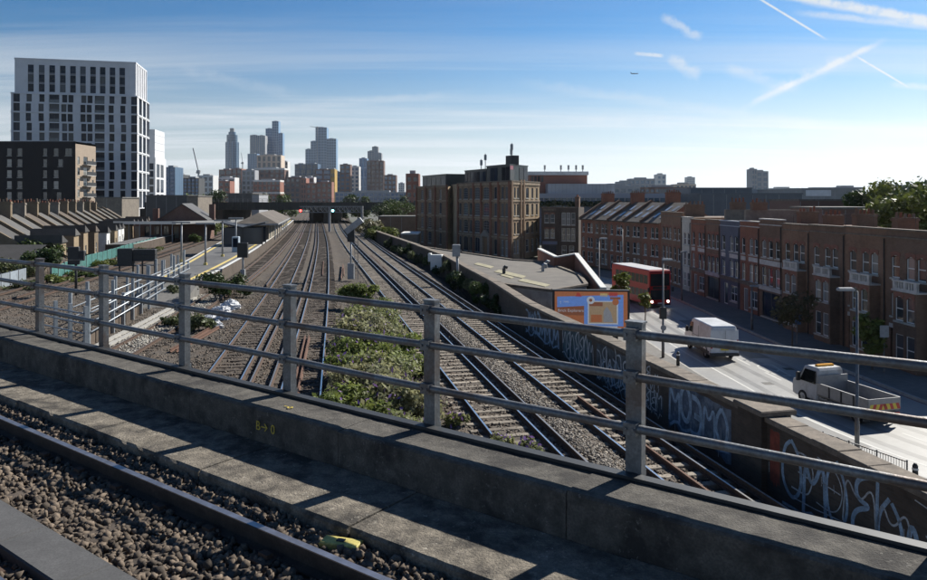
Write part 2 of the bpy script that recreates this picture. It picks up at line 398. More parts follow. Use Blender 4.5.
cC = curve([(0,-15.2),(15,-15.4),(36,-16.7),(46,-17.8),(66,-20.7),(76,-22.3),(113,-29.1),(128,-32),(180,-42.4),(260,-58.8),(430,-94)])
cD1 = curve([(0,-23.5),(20,-27),(50,-32.3),(90.7,-39.8),(142,-49.8),(195,-61.5),(430,-114)])
cD2 = lambda y: cD1(y)-3.55
def at(f, y, d=0., z=0.):
    e = .5; m = (f(y+e)-f(y-e))/(2*e); k = 1/np.sqrt(1+m*m)
    return (float(f(y)+d*k), float(y-d*m*k), z)
def heading(f, y): return -math.atan(float((f(y+.5)-f(y-.5))))
WP = [(4,11.61),(42,3.48),(52,2.15),(77,-2.1),(100,-7.4),(133,-15.6),(162,-21.6),(430,-72)]   # track-side face of the graffiti wall
WALL = lambda y: np.interp(np.asarray(y, float), [p[0] for p in WP], [p[1] for p in WP])

# trackbed: one sheet of ballast between the left bank and the wall, humped between the right-hand tracks
def bed_z(X, Y):
    z = np.full(X.shape, -.26)
    for f in (cA, cB, cC, cD1, cD2, cR1, cR2):
        u = np.abs(X-f(Y))/1.02
        z = np.maximum(z, -.205-.10*np.clip(u-1.5, 0, 3))
    hump = np.exp(-((X-(cR1(Y)+cR2(Y))/2)/.42)**2); z += .13*hump
    wx = WALL(Y)-X; z -= np.clip((2.1-wx)*.45, 0, .8)*(Y < 300)
    mid = np.exp(-((X-(cB(Y)+cR1(Y))/2)/1.3)**2); z -= .15*mid*(Y < 90)
    return z
ys = np.concatenate([np.arange(4, 60, .5), np.arange(60, 130, 1.2), np.arange(130, 300, 4), np.arange(300, 431, 20)])
NX = 150; rows = []
for y in ys:
    xl = float(cD2(y))-5.5; xr = float(WALL(y))+.1
    x = np.linspace(xl, xr, NX); Y = np.full(NX, y); z = bed_z(x, Y)+.018*rng.normal(size=NX)*(y < 130); z[0] = -3.9; z[1] = -.9
    rows.append(np.stack([x, Y, z], 1))
g = np.array(rows); ny = len(ys); idx = np.arange(ny*NX).reshape(ny, NX)
f = np.stack([idx[:-1,:-1], idx[:-1,1:], idx[1:,1:], idx[1:,:-1]], -1).reshape(-1, 4)
link('trackbed', arrmesh(g.reshape(-1,3), f), M_ballast, kind='structure', smooth=True)
# the land round about, one sheet to the horizon
gb = MB(); gb.quad((-14000,-3000,-4.0),(14000,-3000,-4.0),(14000,16000,-4.0),(-14000,16000,-4.0))
gb.build('ground', mat('city_ground', (.10,.10,.085), .3, .02, .9, stain=(.05,.065,.03), stain_scale=.01, stain_amt=.7), kind='structure')

# clean ballast heaped between the two right-hand tracks
def heap(n, g):
    y = 16+g.random(n)**1.5*56; w = g.normal(size=n)*.42; x = (cR1(y)+cR2(y))/2+np.clip(w, -.75, .75)
    return np.stack([x, y, bed_z(x, y)+.012], 1)
link('ballast_heap', stones(11000, heap, .075, 3), mat('clean_ballast_stone', (.21,.19,.165), .4, 14., .9, isl=.5), kind='stuff', label='grey ballast heaped between the two right hand tracks', cat='ballast')
def loose(n, g):
    k = g.integers(0, 7, n); y = 14+g.random(n)**1.6*50; x = np.zeros(n)
    for i, f in enumerate((cA, cB, cC, cR1, cR2, cD1, cR2)):
        q = k == i; x[q] = f(y[q])+(g.random(q.sum())-.5)*3.6
    return np.stack([x, y, bed_z(x, y)+.008], 1)
def strewn(n, g):
    y = 19+g.random(n)**1.4*48; a = cD1(y)-2; b = WALL(y)-.3; x = a+(b-a)*g.random(n); return np.stack([x, y, bed_z(x, y)+.006], 1)
link('strewn_stones', stones(42000, strewn, .085, 6), mat('grey_brown_stone', (.115,.096,.078), .5, 9., .9, isl=.6), kind='stuff', label='stones strewn over the ground between the lower tracks', cat='ballast')
link('ballast_stones', stones(26000, loose, .075, 4), M_stone, kind='stuff', label='brown ballast stones strewn between the sleepers of the lower tracks', cat='ballast')

# ------------------------------------------------------------------ tracks
RAILP = [(-.07,-.16),(.07,-.16),(.07,-.145),(.012,-.125),(.012,-.045),(.035,-.035),(.035,-.004),(.028,0),(-.028,0),(-.035,-.004),(-.035,-.035),(-.012,-.045),(-.012,-.125),(-.07,-.145)]
def sweep(mb, f, ya, yb, off, prof=RAILP, top=(7,), dz=0., step=None, scale=1.):
    y = ya; L = []
    while y < yb: L.append(y); y += step or (1.5 if y < 60 else (4 if y < 130 else 12))
    L.append(yb); n = len(prof); vs = []
    for y in L:
        e = .5; m = (f(y+e)-f(y-e)); k = 1/math.sqrt(1+m*m)
        for (a, b) in prof: d = off+a*scale; vs.append((float(f(y)+d*k), float(y-d*m*k), b*scale+dz))
    for i in range(len(L)-1):
        for j in range(n):
            q = i*n+j; r = i*n+(j+1)%n
            mb.add([], []); mb.f.append((q, q+n, r+n, r)); mb.m.append(1 if j in top else 0)
    k0 = len(mb.v); mb.v += vs
    if k0: mb.f = [fc if max(fc) < k0 and i < mb._nf else tuple(x+k0 for x in fc) for i, fc in enumerate(mb.f)]
    mb.f += [tuple(range(k0+n))[k0:][::-1], tuple(range(k0+(len(L)-1)*n, k0+len(L)*n))]; mb.m += [0, 0]; mb._nf = len(mb.f)
    return mb
def rail_part(name, parent, f, ya, yb, off, mats, **k):
    mb = MB(); mb._nf = 0; sweep(mb, f, ya, yb, off, **k); return mb.build(name, mats, parent)
def sleeper_mesh(name, w, l, m):
    mb = MB(); mb.bev(-l/2, l/2, -w/2, w/2, -.15, 0, .02)
    o = mb.build('sleeper', m); me = o.data; bpy.data.objects.remove(o); return me
SL_C = sleeper_mesh('c', .26, 2.5, M_sleeper_c); SL_T = sleeper_mesh('t', .25, 2.6, M_sleeper_t)
INS = MB(); INS.tube([(0,0,-.24),(0,0,-.20),(0,0,-.165)], [.09,.06,.075], 8); _o = INS.build('insulator', plain('white_ceramic', (.62,.6,.56), .4)); INSM = _o.data; bpy.data.objects.remove(_o)
def track(label, f, ya, yb, sl, conds, ysplit, sp=.68, rails=(-.752,.752), rt=M_railtop, old=(), dz=0.):
    t = thing('railway_track', label, 'track', at(f, ya), 0, 'tracks in the cutting below the viaduct')
    t.location = (0,0,dz)
    for r in rails: rail_part('rail', t, f, ya, yb, r, [M_rust, rt])
    for (off, a, b) in conds:
        rail_part('conductor_rail', t, f, a, b, off, [M_rust, M_cond], dz=.055, scale=1.05)
    for (off, a, b) in old: rail_part('disused_rail', t, f, a, b, off, [M_oldrail, M_oldrail], dz=-.02)
    y = ya+.3; n = 0; far = MB()
    while y < min(yb, 230):
        m = heading(f, y); x, yy, _ = at(f, y); j = random.uniform(-.012, .012)
        if y < ysplit and n < 295:
            o = inst('sleeper', sl, t); o.location = (x+random.uniform(-.03,.03), yy, -.172+j); o.rotation_euler = (0, random.uniform(-.004,.004), m+random.uniform(-.012,.012)); n += 1
        else:
            far.M = T(x, yy, -.172)@RZ(m); far.box(-1.25, 1.25, -.125, .125, -.12, 0)
        y += sp*math.cos(m)
    far.M = None
    if far.v: far.build('far_sleepers', sl.materials[0], t, kind='stuff')
    return t
track('track left of the two right hand tracks, concrete sleepers, beside the flowering bushes', cR1, 12, 430, SL_C, [(1.2,12,300)], 200)
track('rightmost track with concrete sleepers running along the graffiti wall', cR2, 10, 430, SL_C, [(1.2,10,300)], 200, old=[(.05,14,27)])
track('dark track just left of the flowering bushes with rusty rails lying inside it', cB, 18, 430, SL_T, [(-1.22,18,300)], 200, old=[(-.32,22,39),(-.12,22,39)])
track('second dark track left of the bushes, beside white rubbish sacks', cA, 20, 430, SL_T, [(1.2,20,58),(-1.22,62,300)], 200)
track('dull track curving along the edge of the station platform', cC, 26, 430, SL_T, [(1.2,60,300)], 200, rt=mat('dull_rail_head', (.20,.18,.165), .25, 9., .5, .6))
track('track nearest the island platform on its far left side', cD1, 36, 430, SL_T, [], 120, rt=MATS['dull_rail_head'])
track('leftmost track below the turquoise hoarding', cD2, 36, 430, SL_T, [], 120, rt=MATS['dull_rail_head'])

# short spare rails, one thing each
def spare(label, p, q, name='spare_rail'):
    mb = MB(); d = (Vector((q[0],q[1],0))-Vector((p[0],p[1],0))); L = d.length
    n = len(RAILP); vs = [(a, 0, b) for a, b in RAILP]+[(a, L, b) for a, b in RAILP]
    mb.add(vs, [(i, (i+1)%n, (i+1)%n+n, i+n) for i in range(n)]+[tuple(range(n))[::-1], tuple(range(n, 2*n))])
    mb.build(name, M_oldrail, None, label=label, cat='rail', group='spare rails lying between tracks', loc=(p[0], p[1], -.06), rz=-math.atan2(d.x, d.y))
spare('rusty spare rail left of the signal between the tracks', P(322.5,276,-.2), P(323.5,262,-.2))
spare('short rusty spare rail close beside the signal post', P(341,280,-.2), P(343,265,-.2))
spare('rusty spare rail ending at the flowering bushes', P(344,276,-.2), P(343.6,268,-.2))
spare('rusty spare rail inside the right hand tracks', P(388,272,-.2), P(371,256,-.2))
spare('long brown spare rail lying by the white sacks', P(170,352,-.2), P(216,326,-.2))
spare('brown spare rail next to the long one by the white sacks', P(176,352,-.2), P(219,328,-.2))

# ------------------------------------------------------------------ viaduct in the foreground
VA = math.radians(53.6); v_ = Vector((-math.sin(VA), math.cos(VA), 0)); n_ = Vector((math.cos(VA), math.sin(VA), 0))
# local frame: x along the viaduct towards the right, y away from the camera; z absolute
VR = math.atan2(-v_.y, -v_.x)
ZP, ZL, ZB, ZR = CZ-2.11, CZ-2.45, CZ-2.64, CZ-2.48        # parapet top, ledge, ballast, rail head
via = thing('railway_viaduct', 'sooty concrete viaduct carrying the train, with a low parapet', 'viaduct', (0,0,0), VR)
rx = -.3145*-v_.x*1+6.67*-v_.y                              # local x of the post seen at pixel 429
XL, XR = -26., 11.
mb = MB(); mb.box(XL, XR, -1.5, 5.02, ZB-1.2, ZB-.12); mb.build('deck', M_concrete, via)
mb = MB(); mb.box(XL, XR, 4.72, 5.06, ZB-1.9, ZB-1.25); mb.build('edge_girder', M_darksteel, via)
def worn(x0, x1, y0, y1, z0, z1, name, m, b, seed):
    """a long cast block with nicked, uneven arrises"""
    g = np.random.default_rng(seed); n = max(3, int((x1-x0)/.09)); xs = np.linspace(x0, x1, n)
    prof = [(y0,z0),(y0,z1-b),(y0+b,z1),(y0+(y1-y0)*.5,z1),(y1-b,z1),(y1,z1-b),(y1,z0)]; k = len(prof); vs = []
    for x in xs:
        for i, (y, z) in enumerate(prof):
            a = .0022 if 0 < i < 6 else 0
            c = (g.random() < .06)*.012*g.random() if i in (1,2,4) else 0
            vs.append((x, y+a*g.normal()*.5+(c if i < 3 else -c), z+a*g.normal()*.5-c))
    mb = MB(); mb.add(vs, [(i*k+j, (i+1)*k+j, (i+1)*k+j+1, i*k+j+1)[::-1] for i in range(n-1) for j in range(k-1)]+[tuple(range(k)), tuple(range((n-1)*k, n*k))[::-1]])
    return mb.build(name, m, via)
x = XL; i = 0
while x < XR:
    x1 = min(x+2.35, XR); worn(x+.0025, x1-.0025, 4.64, 5.10, ZB-.2, ZP+random.uniform(-.006,.006), 'parapet_block', M_parapet, .018, 50+i); x = x1; i += 1
x = XL-.7
while x < XR:
    x1 = min(x+1.9, XR); worn(x+.006, x1-.006, 3.83+random.uniform(-.012,.012), 4.655, ZB-.12, ZL+random.uniform(-.008,.008), 'ledge_slab', M_concrete, .022, 150+i); x = x1; i += 1
mb = MB(); mb.box(XL, XR, 5.10, 5.18, ZP-.25, ZP+.035); mb.box(XL, XR, 5.085, 5.10, ZP+.012, ZP+.035); mb.build('edge_angle', M_darksteel, via)
# survey marks sprayed in yellow on the parapet
def text_part(name, s, size, m, parent, M, ext=.002, **k):
    cu = bpy.data.curves.new(name, 'FONT'); cu.body = s; cu.size = size; cu.extrude = ext; cu.align_x = 'CENTER'
    o = bpy.data.objects.new(name, cu); COL.objects.link(o); dg = bpy.context.evaluated_depsgraph_get()
    me = bpy.data.meshes.new_from_object(o.evaluated_get(dg)); bpy.data.objects.remove(o)
    me.materials.clear(); q = link(name, me, m, parent, **k); q.matrix_local = M; return q
RX90 = Matrix.Rotation(R(90), 4, 'X')
def vloc(px, py, z):
    x, y = P(px, py, z); return (-(x*v_.x+y*v_.y), x*n_.x+y*n_.y)
M_spray = mat('faded_yellow_spray', (.50,.38,.06), .5, 40., .8)
lx = vloc(262, 430, ZP-.13)[0]
text_part('survey_mark', 'B\u2192 0', .13, M_spray, via, T(lx-.13, 4.628, ZP-.21)@RX90)
text_part('survey_mark', '\u2013o', .12, M_spray, via, T(lx-.02, 4.80, ZP+.012))

# railing: posts on the outer face of the parapet, three rails
rail_t = thing('steel_railing', 'grey steel railing with three rails along the viaduct parapet', 'railing', (0,0,0), VR)
x429 = vloc(429, 428, ZP)[0]
pm = MB(); pm.box(-.064, .064, -.04, .04, -.30, 1.17); pm.box(-.072, .072, -.048, .048, 1.17, 1.185); pm.box(-.064,.064,.04,.055,-.3,.05)
po = pm.build('post', M_steel); PM = po.data; bpy.data.objects.remove(po)
for k in range(-9, 4):
    o = inst('post', PM, rail_t, T(x429+k*2.0, 5.225, ZP)@Matrix.Rotation(random.uniform(-.006,.006), 4, 'Y'))
cm_ = MB(); cm_.box(-.05,.05,-.045,.032,-.046,.046); cm_.tube([(-.03,-.045,0),(-.03,-.058,0)],.014,6); cm_.tube([(.03,-.045,0),(.03,-.058,0)],.014,6); co_ = cm_.build('clamp', M_steel); CLM = co_.data; bpy.data.objects.remove(co_)
for hgt in (1.10, .77, .38):
    mb = MB(); mb.tube([(x, 5.155+.004*math.sin(x*1.7+hgt), ZP+hgt+.006*math.sin(x*1.1+hgt*7)) for x in np.arange(XL, XR, .8)], .034, 12)
    ro = mb.build('rail', M_steel, rail_t, smooth=True)
    for k in range(-9, 4):
        cl = inst('clamp', CLM, ro, T(x429+k*2.0, 5.155, ZP+hgt+.006*math.sin((x429+k*2.0)*1.1+hgt*7)))

# the train's neighbouring track on the deck
nt = thing('railway_track', 'single rusty sided rail and buried sleepers in ballast on the viaduct deck', 'track', (0,0,0), VR)
for q in (3.49, 1.985):
    mb = MB(); n = len(RAILP)
    mb.add([(x, q+a, ZR+b) for x in (XL, XR) for a, b in RAILP], [(i, (i+1)%n, (i+1)%n+n, i+n) for i in range(n) if i != 7]+[tuple(range(n))])
    mb.add([(XL, q-.028, ZR), (XR, q-.028, ZR), (XR, q+.028, ZR), (XL, q+.028, ZR)], [(0,1,2,3)], 1)
    mb.build('rail', [M_rustnear, M_railnear], nt)
sm = MB(); sm.bev(-.125, .125, -1.3, 1.3, -.15, 0, .02); so_ = sm.build('sleeper', M_sleeper_t); SMV = so_.data; bpy.data.objects.remove(so_)
bp = MB(); bp.box(-.09,.09,-.19,.19,0,.022); bp.box(-.05,.05,.075,.13,.02,.055); bp.box(-.05,.05,-.13,-.075,.02,.055); bo = bp.build('chair', M_rust); BPM = bo.data; bpy.data.objects.remove(bo)
for k in range(34):
    s = inst('sleeper', SMV, nt, T(XL+14+k*.7, 2.74, ZB+.004)@RZ(random.uniform(-.02,.02)))
    for q in (3.49, 1.985): inst('rail_chair', BPM, s, T(0, q-2.74, .0))
mb = MB()
for x0 in np.arange(XL, XR, 12): mb.add([(x0,-1.5,ZB-.02),(min(x0+12,XR),-1.5,ZB-.02),(min(x0+12,XR),3.9,ZB-.02),(x0,3.9,ZB-.02)], [(0,1,2,3)])
mb.box(XL,XR,3.575,3.82,ZB-.1,ZB+.055); bb = mb.build('ballast_bed', M_ballast, None, kind='structure'); bb.rotation_euler = (0,0,VR)
def deckst(n, g):
    x = -13+g.random(n)*21; y = 1.0+g.random(n)*2.85; q = g.random(n) < .12; y[q] = 3.57+g.random(q.sum())*.28
    keep = np.abs(np.abs(y-2.737)-.7525) > .05
    z = ZB-.02+g.random(n)*.035; z[~keep] -= .06; sh = y > 3.57; y[sh] = 3.57+(y[sh]-3.57)*.9; z[sh] = ZB+.05+g.random(sh.sum())*.05
    return np.stack([x, y, z], 1)
o = link('ballast_stones', stones(44000, deckst, .052, 9), M_stone, kind='stuff', label='angular brown ballast stones around the near rail on the viaduct', cat='ballast'); o.rotation_euler = (0,0,VR)
# concrete trough route in the four foot
ct = thing('cable_trough', 'grey concrete cable trough with flat lids beside the near rail', 'cable trough', (0,0,0), VR)
x = -14.
while x < 6: 
    mb = MB(); mb.bev(x+.004, x+.996, 2.26, 2.62, ZB-.05, ZB+.085+random.uniform(-.006,.006), .012); mb.build('trough_lid', mat('smooth_grey_concrete', (.085,.085,.087), .2, 4., .85, fine=90.), ct); x += 1.0
# yellow painted block next to the ledge
lx, ly = vloc(341, 543, ZB+.12)
mb = MB(); mb.bev(-.15, .15, -.06, .06, -.03, .022, .008); mb.box(-.03,.03,-.02,.02,.022,.03,1)
o = mb.build('track_marker', [M_yellow, M_darksteel], None, label='small yellow marker block in the ballast below the viaduct ledge', cat='marker'); o.location = (lx*-v_.x+ly*n_.x, lx*-v_.y+ly*n_.y, ZB+.115); o.rotation_euler = (0,0,VR+.35)
# ------------------------------------------------------------------ graffiti wall along the right-hand tracks
M_wbrick = brick('sooty_wall_brick', (.075,.058,.046), (.11,.085,.066), (.09,.085,.08), .6)
M_cope = mat('lichen_stone_coping', (.20,.165,.13), .35, 4., .9, fine=40., stain=(.09,.075,.06), stain_scale=.9, stain_amt=.7, bump=.3)
WD = math.atan(.214)                                        # the wall runs this far left of straight ahead
ZW = 1.4
wall = thing('retaining_wall', 'long dark brick wall with stone coping and graffiti beside the rightmost track', 'wall', (12.47, 0, 0), R(90)+WD)
# local x runs along the near straight length of the wall away from the camera; local +y is the track side
def wl_(Y): return Y/math.cos(WD)
PIER = (19.65, 20.75)
INVW = (T(12.47,0,0)@RZ(R(90)+WD)).inverted()
def seg(a, b, first=False):
    """matrix of a length of wall and the length itself"""
    p, q = Vector((float(WALL(a)), a, 0)), Vector((float(WALL(b)), b, 0)); d = q-p
    return INVW@T(*p)@RZ(math.atan2(d.y, d.x)), d.length
for (a, b) in [(6, PIER[0]), (PIER[1], 42), (42, 52), (52, 77), (77, 100), (100, 133), (133, 162)]:
    Ms, L = seg(a, b); mb = MB(); mb.box(0, L-.004, -.5, 0, -4.2, ZW-.14); o = mb.build('wall_panel', M_wbrick, wall); o.matrix_local = Ms
    n = max(1, round(L/(.95 if b < 53 else 2.6)))
    for i in range(n):
        mb = MB(); mb.bev(L*i/n+.006, L*(i+1)/n-.006, -.60, .07, ZW-.14, ZW+random.uniform(-.012,.012), .02); o = mb.build('coping_stone', M_cope, wall); o.matrix_local = Ms
mb = MB(); mb.box(wl_(PIER[0]), wl_(PIER[1]), -.75, .16, -4.2, ZW+.02); mb.build('pier', M_wbrick, wall)
mb = MB(); mb.bev(wl_(PIER[0]-.1), wl_(PIER[1]+.1), -.85, .24, ZW+.02, ZW+.16, .03); mb.build('pier_cap', M_cope, wall)
# graffiti: sprayed strokes standing a few millimetres off the brick
def ribbon(mb, pts, w, y=.006, mi=0):
    pts = [Vector((p[0], 0, p[1])) for p in pts]; L = []; Rr = []
    for i, p in enumerate(pts):
        d = (pts[min(i+1,len(pts)-1)]-pts[max(i-1,0)]); d = d.normalized() if d.length > 1e-6 else Vector((1,0,0)); nn = Vector((-d.z, 0, d.x))*(w/2)
        L.append(p+nn); Rr.append(p-nn)
    k = len(pts); mb.add([(q.x, y, q.z) for q in L+Rr], [(i, i+1, i+1+k, i+k) for i in range(k-1)], mi)
def blob(g, cx, cz, rx, rz, n=14, a0=0., a1=6.28):
    return [(cx+rx*math.cos(a)*(1+.12*g.normal()), cz+rz*math.sin(a)*(1+.12*g.normal())) for a in np.linspace(a0, a1, n)]
def glyph(mb, g, x0, z0, w, h, st, y):
    k = g.integers(0, 5); c = []
    if k == 0: c = [[(0,0),(.05,1)],[(0,1),(.7,.85),(.75,.6),(.1,.52),(.8,.4),(.85,.1),(0,0)]]
    elif k == 1: c = [[(.9,1),(.3,1),(.1,.6),(.15,.2),(.4,0),(.95,.05)],[(.1,.5),(.7,.55)]]
    elif k == 2: c = [[(0,0),(.1,1),(.5,.4),(.85,1),(.95,0)]]
    elif k == 3: c = [[(.5,1),(.1,.75),(.05,.25),(.45,0),(.9,.25),(.85,.75),(.5,1)]]
    else: c = [[(0,0),(.15,1),(.8,.1),(.9,1)]]
    for s in c:
        q = [(x0+a*w+.04*w*g.normal(), z0+b*h+.04*h*g.normal()) for a, b in s]
        for _ in range(3):
            if len(q) > 2: q = [q[0]]+[(a[0]*u+b[0]*(1-u), a[1]*u+b[1]*(1-u)) for a, b in zip(q, q[1:]) for u in (.75,.25)]+[q[-1]]
        ribbon(mb, q, st*(.7+.6*g.random()), y)
M_gblue = mat('pale_blue_spray_paint', (.32,.43,.54), .5, 4., .75, fine=22.); M_gwhite = mat('white_spray_paint', (.52,.54,.55), .45, 6., .75, fine=30.)
M_gfill = mat('slate_blue_spray_fill', (.085,.115,.165), .6, 2.5, .8, fine=14., stain=(.25,.29,.33), stain_scale=2.4, stain_amt=.5); M_gred = mat('dull_red_spray_paint', (.22,.05,.03), .4, 5., .8)
g = np.random.default_rng(5)
def panel(name, ya, yb, z0, z1, m, y, wob=.1):
    n = 16; xs = np.linspace(wl_(ya), wl_(yb), n); mb = MB()
    mb.add([(x, y, z0+wob*g.normal()) for x in xs]+[(x, y, z1+wob*.3*g.normal()) for x in xs], [(i, i+1, i+1+n, i+n) for i in range(n-1)])
    return mb.build(name, m, wall)
panel('graffiti_fill', 21.3, 25.0, -.45, 1.1, M_gfill, .004)
for (ya, yb, z0, z1, nn, st, m, sd) in [(21.4, 24.9, -.25, 1.0, 5, .15, M_gblue, 1), (25.7, 27.0, .45, 1.05, 4, .045, M_gwhite, 2), (25.5, 27.1, -.3, .3, 4, .05, M_gwhite, 3),
        (14.2, 19.0, -.6, 1.1, 6, .11, M_gblue, 4), (13.0, 18.6, -.2, 1.0, 6, .04, M_gwhite, 5), (28.2, 31.2, -.2, 1.1, 6, .08, M_gwhite, 6), (31.6, 35.5, -.2, 1.15, 7, .09, M_gwhite, 7), (28.4, 30.6, -.5, .6, 4, .06, M_gblue, 8), (36, 41.5, -.1, 1.1, 8, .14, M_gblue, 9), (10, 13, -.4, 1., 4, .07, M_gblue, 11)]:
    gg = np.random.default_rng(sd+20); mb = MB(); x0, x1 = wl_(ya), wl_(yb); w = (x1-x0)/nn
    for i in range(nn): glyph(mb, gg, x1-(i+.95)*w, z0+.1*gg.normal(), w*1.05, (z1-z0)*(.85+.2*gg.random()), st, .007)
    ribbon(mb, [(a, b) for a, b in zip(np.linspace(x0, x1, 14), z0-.05+.1*gg.normal(size=14))], st*.7, .0075)
    mb.build('graffiti', m, wall)
M_gf2 = mat('grey_spray_fill', (.10,.11,.12), .6, 2.2, .85, fine=18., stain=(.03,.03,.032), stain_scale=1.6, stain_amt=.8); M_gf3 = mat('faded_teal_spray_fill', (.06,.10,.115), .6, 2.0, .85, fine=16., stain=(.22,.25,.27), stain_scale=2.8, stain_amt=.35)
panel('graffiti_fill', 28.1, 31.3, -.35, 1.12, M_gf2, .003); panel('graffiti_fill', 14.4, 17.0, -.55, .9, M_gf3, .003); panel('graffiti_fill', 31.8, 35.4, -.3, 1.1, M_gf3, .003); panel('graffiti_fill', 36.2, 41.0, -.2, 1.05, M_gf2, .003); panel('graffiti_fill', 25.4, 27.2, -.35, .35, M_gf2, .003)
gd_ = np.random.default_rng(9); mb = MB()
for _ in range(46):
    xx = wl_(14+28*gd_.random()); zz_ = -.3+.9*gd_.random(); ribbon(mb, [(xx, zz_), (xx+.01*gd_.normal(), zz_-.12-.5*gd_.random())], .018, .0085)
mb.build('paint_drips', M_gwhite, wall, kind='stuff')
panel('graffiti_fill', 19.1, 19.5, -.3, 1.1, M_gred, .005, .05)

# ------------------------------------------------------------------ plants
M_bark = mat('grey_bark', (.09,.07,.05), .3, 8., .9)
M_leaf = leafmat('mid_green_leaf', (.055,.085,.022)); M_leaf_d = leafmat('dark_green_leaf', (.032,.055,.016)); M_leaf_g = leafmat('grey_green_leaf', (.085,.105,.05)); M_leaf_y = leafmat('yellow_green_leaf', (.10,.125,.028))
M_purple = leafmat('purple_flower', (.20,.12,.34), .3)
def plant(name, label, cat, x, y, z, blobs, n, size, m, stems=5, h=1., seed=1, group=None, flower=0, fm=None, trunk=None, shell=.5):
    t = thing(name, label, cat, (x, y, z), 0, group); g = np.random.default_rng(seed)
    v, f = leaves(n, blobs, size, seed, shell); link('crown' if trunk else 'foliage', arrmesh(v, f), m, t)
    mb = MB()
    if trunk:
        mb.tube([(0,0,-.2),(.05,.02,h*.3),(.0,.05,h*.55),(.05,0,h*.8)], [trunk, trunk*.8, trunk*.6, trunk*.3], 8)
        for b in blobs:
            s = Vector((0,0,h*(.3+.3*g.random()))); e = Vector(b[:3]); mb.tube([s, s.lerp(e, .5)+Vector((0,0,.2*h*.2)), e], [trunk*.4, trunk*.28, trunk*.1], 5)
        mb.build('trunk', M_bark, t)
    else:
        for _ in range(stems):
            b = blobs[g.integers(len(blobs))]; e = Vector(b[:3])+Vector((g.normal()*b[3]*.4, g.normal()*b[4]*.4, g.random()*b[5]*.8))
            e2_ = e+Vector((g.normal()*.15, g.normal()*.15, .25*g.random()*h)); mb.tube([(e.x*.4, e.y*.4, -.1), (e.x*.7, e.y*.7, e.z*.6), e, e2_], [.028, .02, .012, .005], 5)
        mb.build('stem', M_bark, t)
    if flower:
        v, f = leaves(flower, [(b[0], b[1], b[2]+.06, b[3]*1.04, b[4]*1.04, b[5]*1.05) for b in blobs], size*.8, seed+77, .93, 2.6); link('flower', arrmesh(v, f), fm, t, kind='stuff')
    return t
def rblobs(g, n, R_, h, base=.0, sq=.6):
    L = []
    for _ in range(n):
        a = g.random()*6.28; r = R_*g.random()**.6; s = R_*(.32+.3*g.random())
        L.append((r*math.cos(a), r*math.sin(a), base+h*(.25+.6*g.random()), s, s, s*sq*(h/R_)**.4))
    return L
# buddleia on the strip between the tracks
k = 0
bud = [(21.6,-2.5,1.15,1.3,'nearest flowering bush at the foot of the parapet between the tracks'),(23.2,-3.2,1.2,1.6,'pale flowering bush just behind the nearest one by the parapet'),(24.4,-2.3,1.2,1.7,'tall flowering bush behind the railing post nearest the bushes'),(26.2,-3.6,1.35,1.9,'flowering bush leaning over the dark rails'),
       (27.6,-2.6,1.3,1.8,'broad flowering bush facing the right hand tracks'),(29.8,-4.0,1.4,2.0,'flowering bush at the edge of the dark track halfway along the strip'),(31.4,-3.0,1.35,1.9,'flowering bush halfway along the strip on its right side'),(34.5,-4.3,1.5,2.2,'grey green flowering bush towards the far end of the strip'),
       (38.8,-4.9,1.5,2.0,'smaller flowering bush near the far end of the strip'),(43.5,-5.7,1.2,1.7,'second last bush of the strip, below the signal'),(50.0,-7.0,1.05,1.9,'green bush at the foot of the signal post')]
for (y, fr, rr, h, lab) in bud:
    g = np.random.default_rng(300+k); x = fr-.2; bm = [leafmat('buddleia_leaf', (.19,.215,.105), .6, trans=.5), leafmat('buddleia_leaf_pale', (.22,.23,.14), .55, trans=.5), leafmat('bramble_leaf', (.14,.18,.055), .6, trans=.5)][(k*2+k//3)%3]
    plant('buddleia_bush', lab, 'bush', x, y, -.35, rblobs(g, 14, rr, h, .0, .5), 11000, .085, bm if k < 9 else leafmat('bramble_leaf', (.14,.18,.055), .6, trans=.5), 26, h, 300+k, 'flowering bushes between the tracks', 190 if k < 9 else 20, M_purple); k += 1
wl = [(P(497,444,-.2),.35,.35,'low weed with purple flowers on the left rail by the parapet'),(P(528,452,-.2),.4,.35,'low weed with purple flowers between the rails of the right hand tracks'),(P(452,424,-.2),.45,.45,'flowering weed just right of the middle railing post')]
for (p, rr, h, lab) in wl:
    g = np.random.default_rng(340+k); plant('flowering_weed', lab, 'weed', p[0], p[1], -.3, rblobs(g, 6, rr, h, 0), 900, .07, MATS['buddleia_leaf'], 8, h, 340+k, 'flowering weeds along the right hand tracks', 60, M_purple); k += 1
for (px, py, rr, h, n, m, lab) in [(226,300,1.5,1.9,3600,M_leaf_d,'dark green bush behind the white sacks beside the curved track'),(238,296,1.0,1.3,1800,M_leaf,'small green bush next to the signal at the platform end'),(195,330,.9,1.0,1400,M_leaf_g,'pale bush on the disused siding'),(172,326,.6,.6,700,M_leaf_g,'small weed on the disused siding'),(172,300,.8,1.1,1200,M_leaf_g,'weed by the end of the grey post fence')]:
    p = P(px, py, -.2); g = np.random.default_rng(360+k); plant('bush', lab, 'bush', p[0], p[1], -.25, rblobs(g, 7, rr, h, 0), n, .11, m, 8, h, 360+k, 'bushes on the left sidings'); k += 1
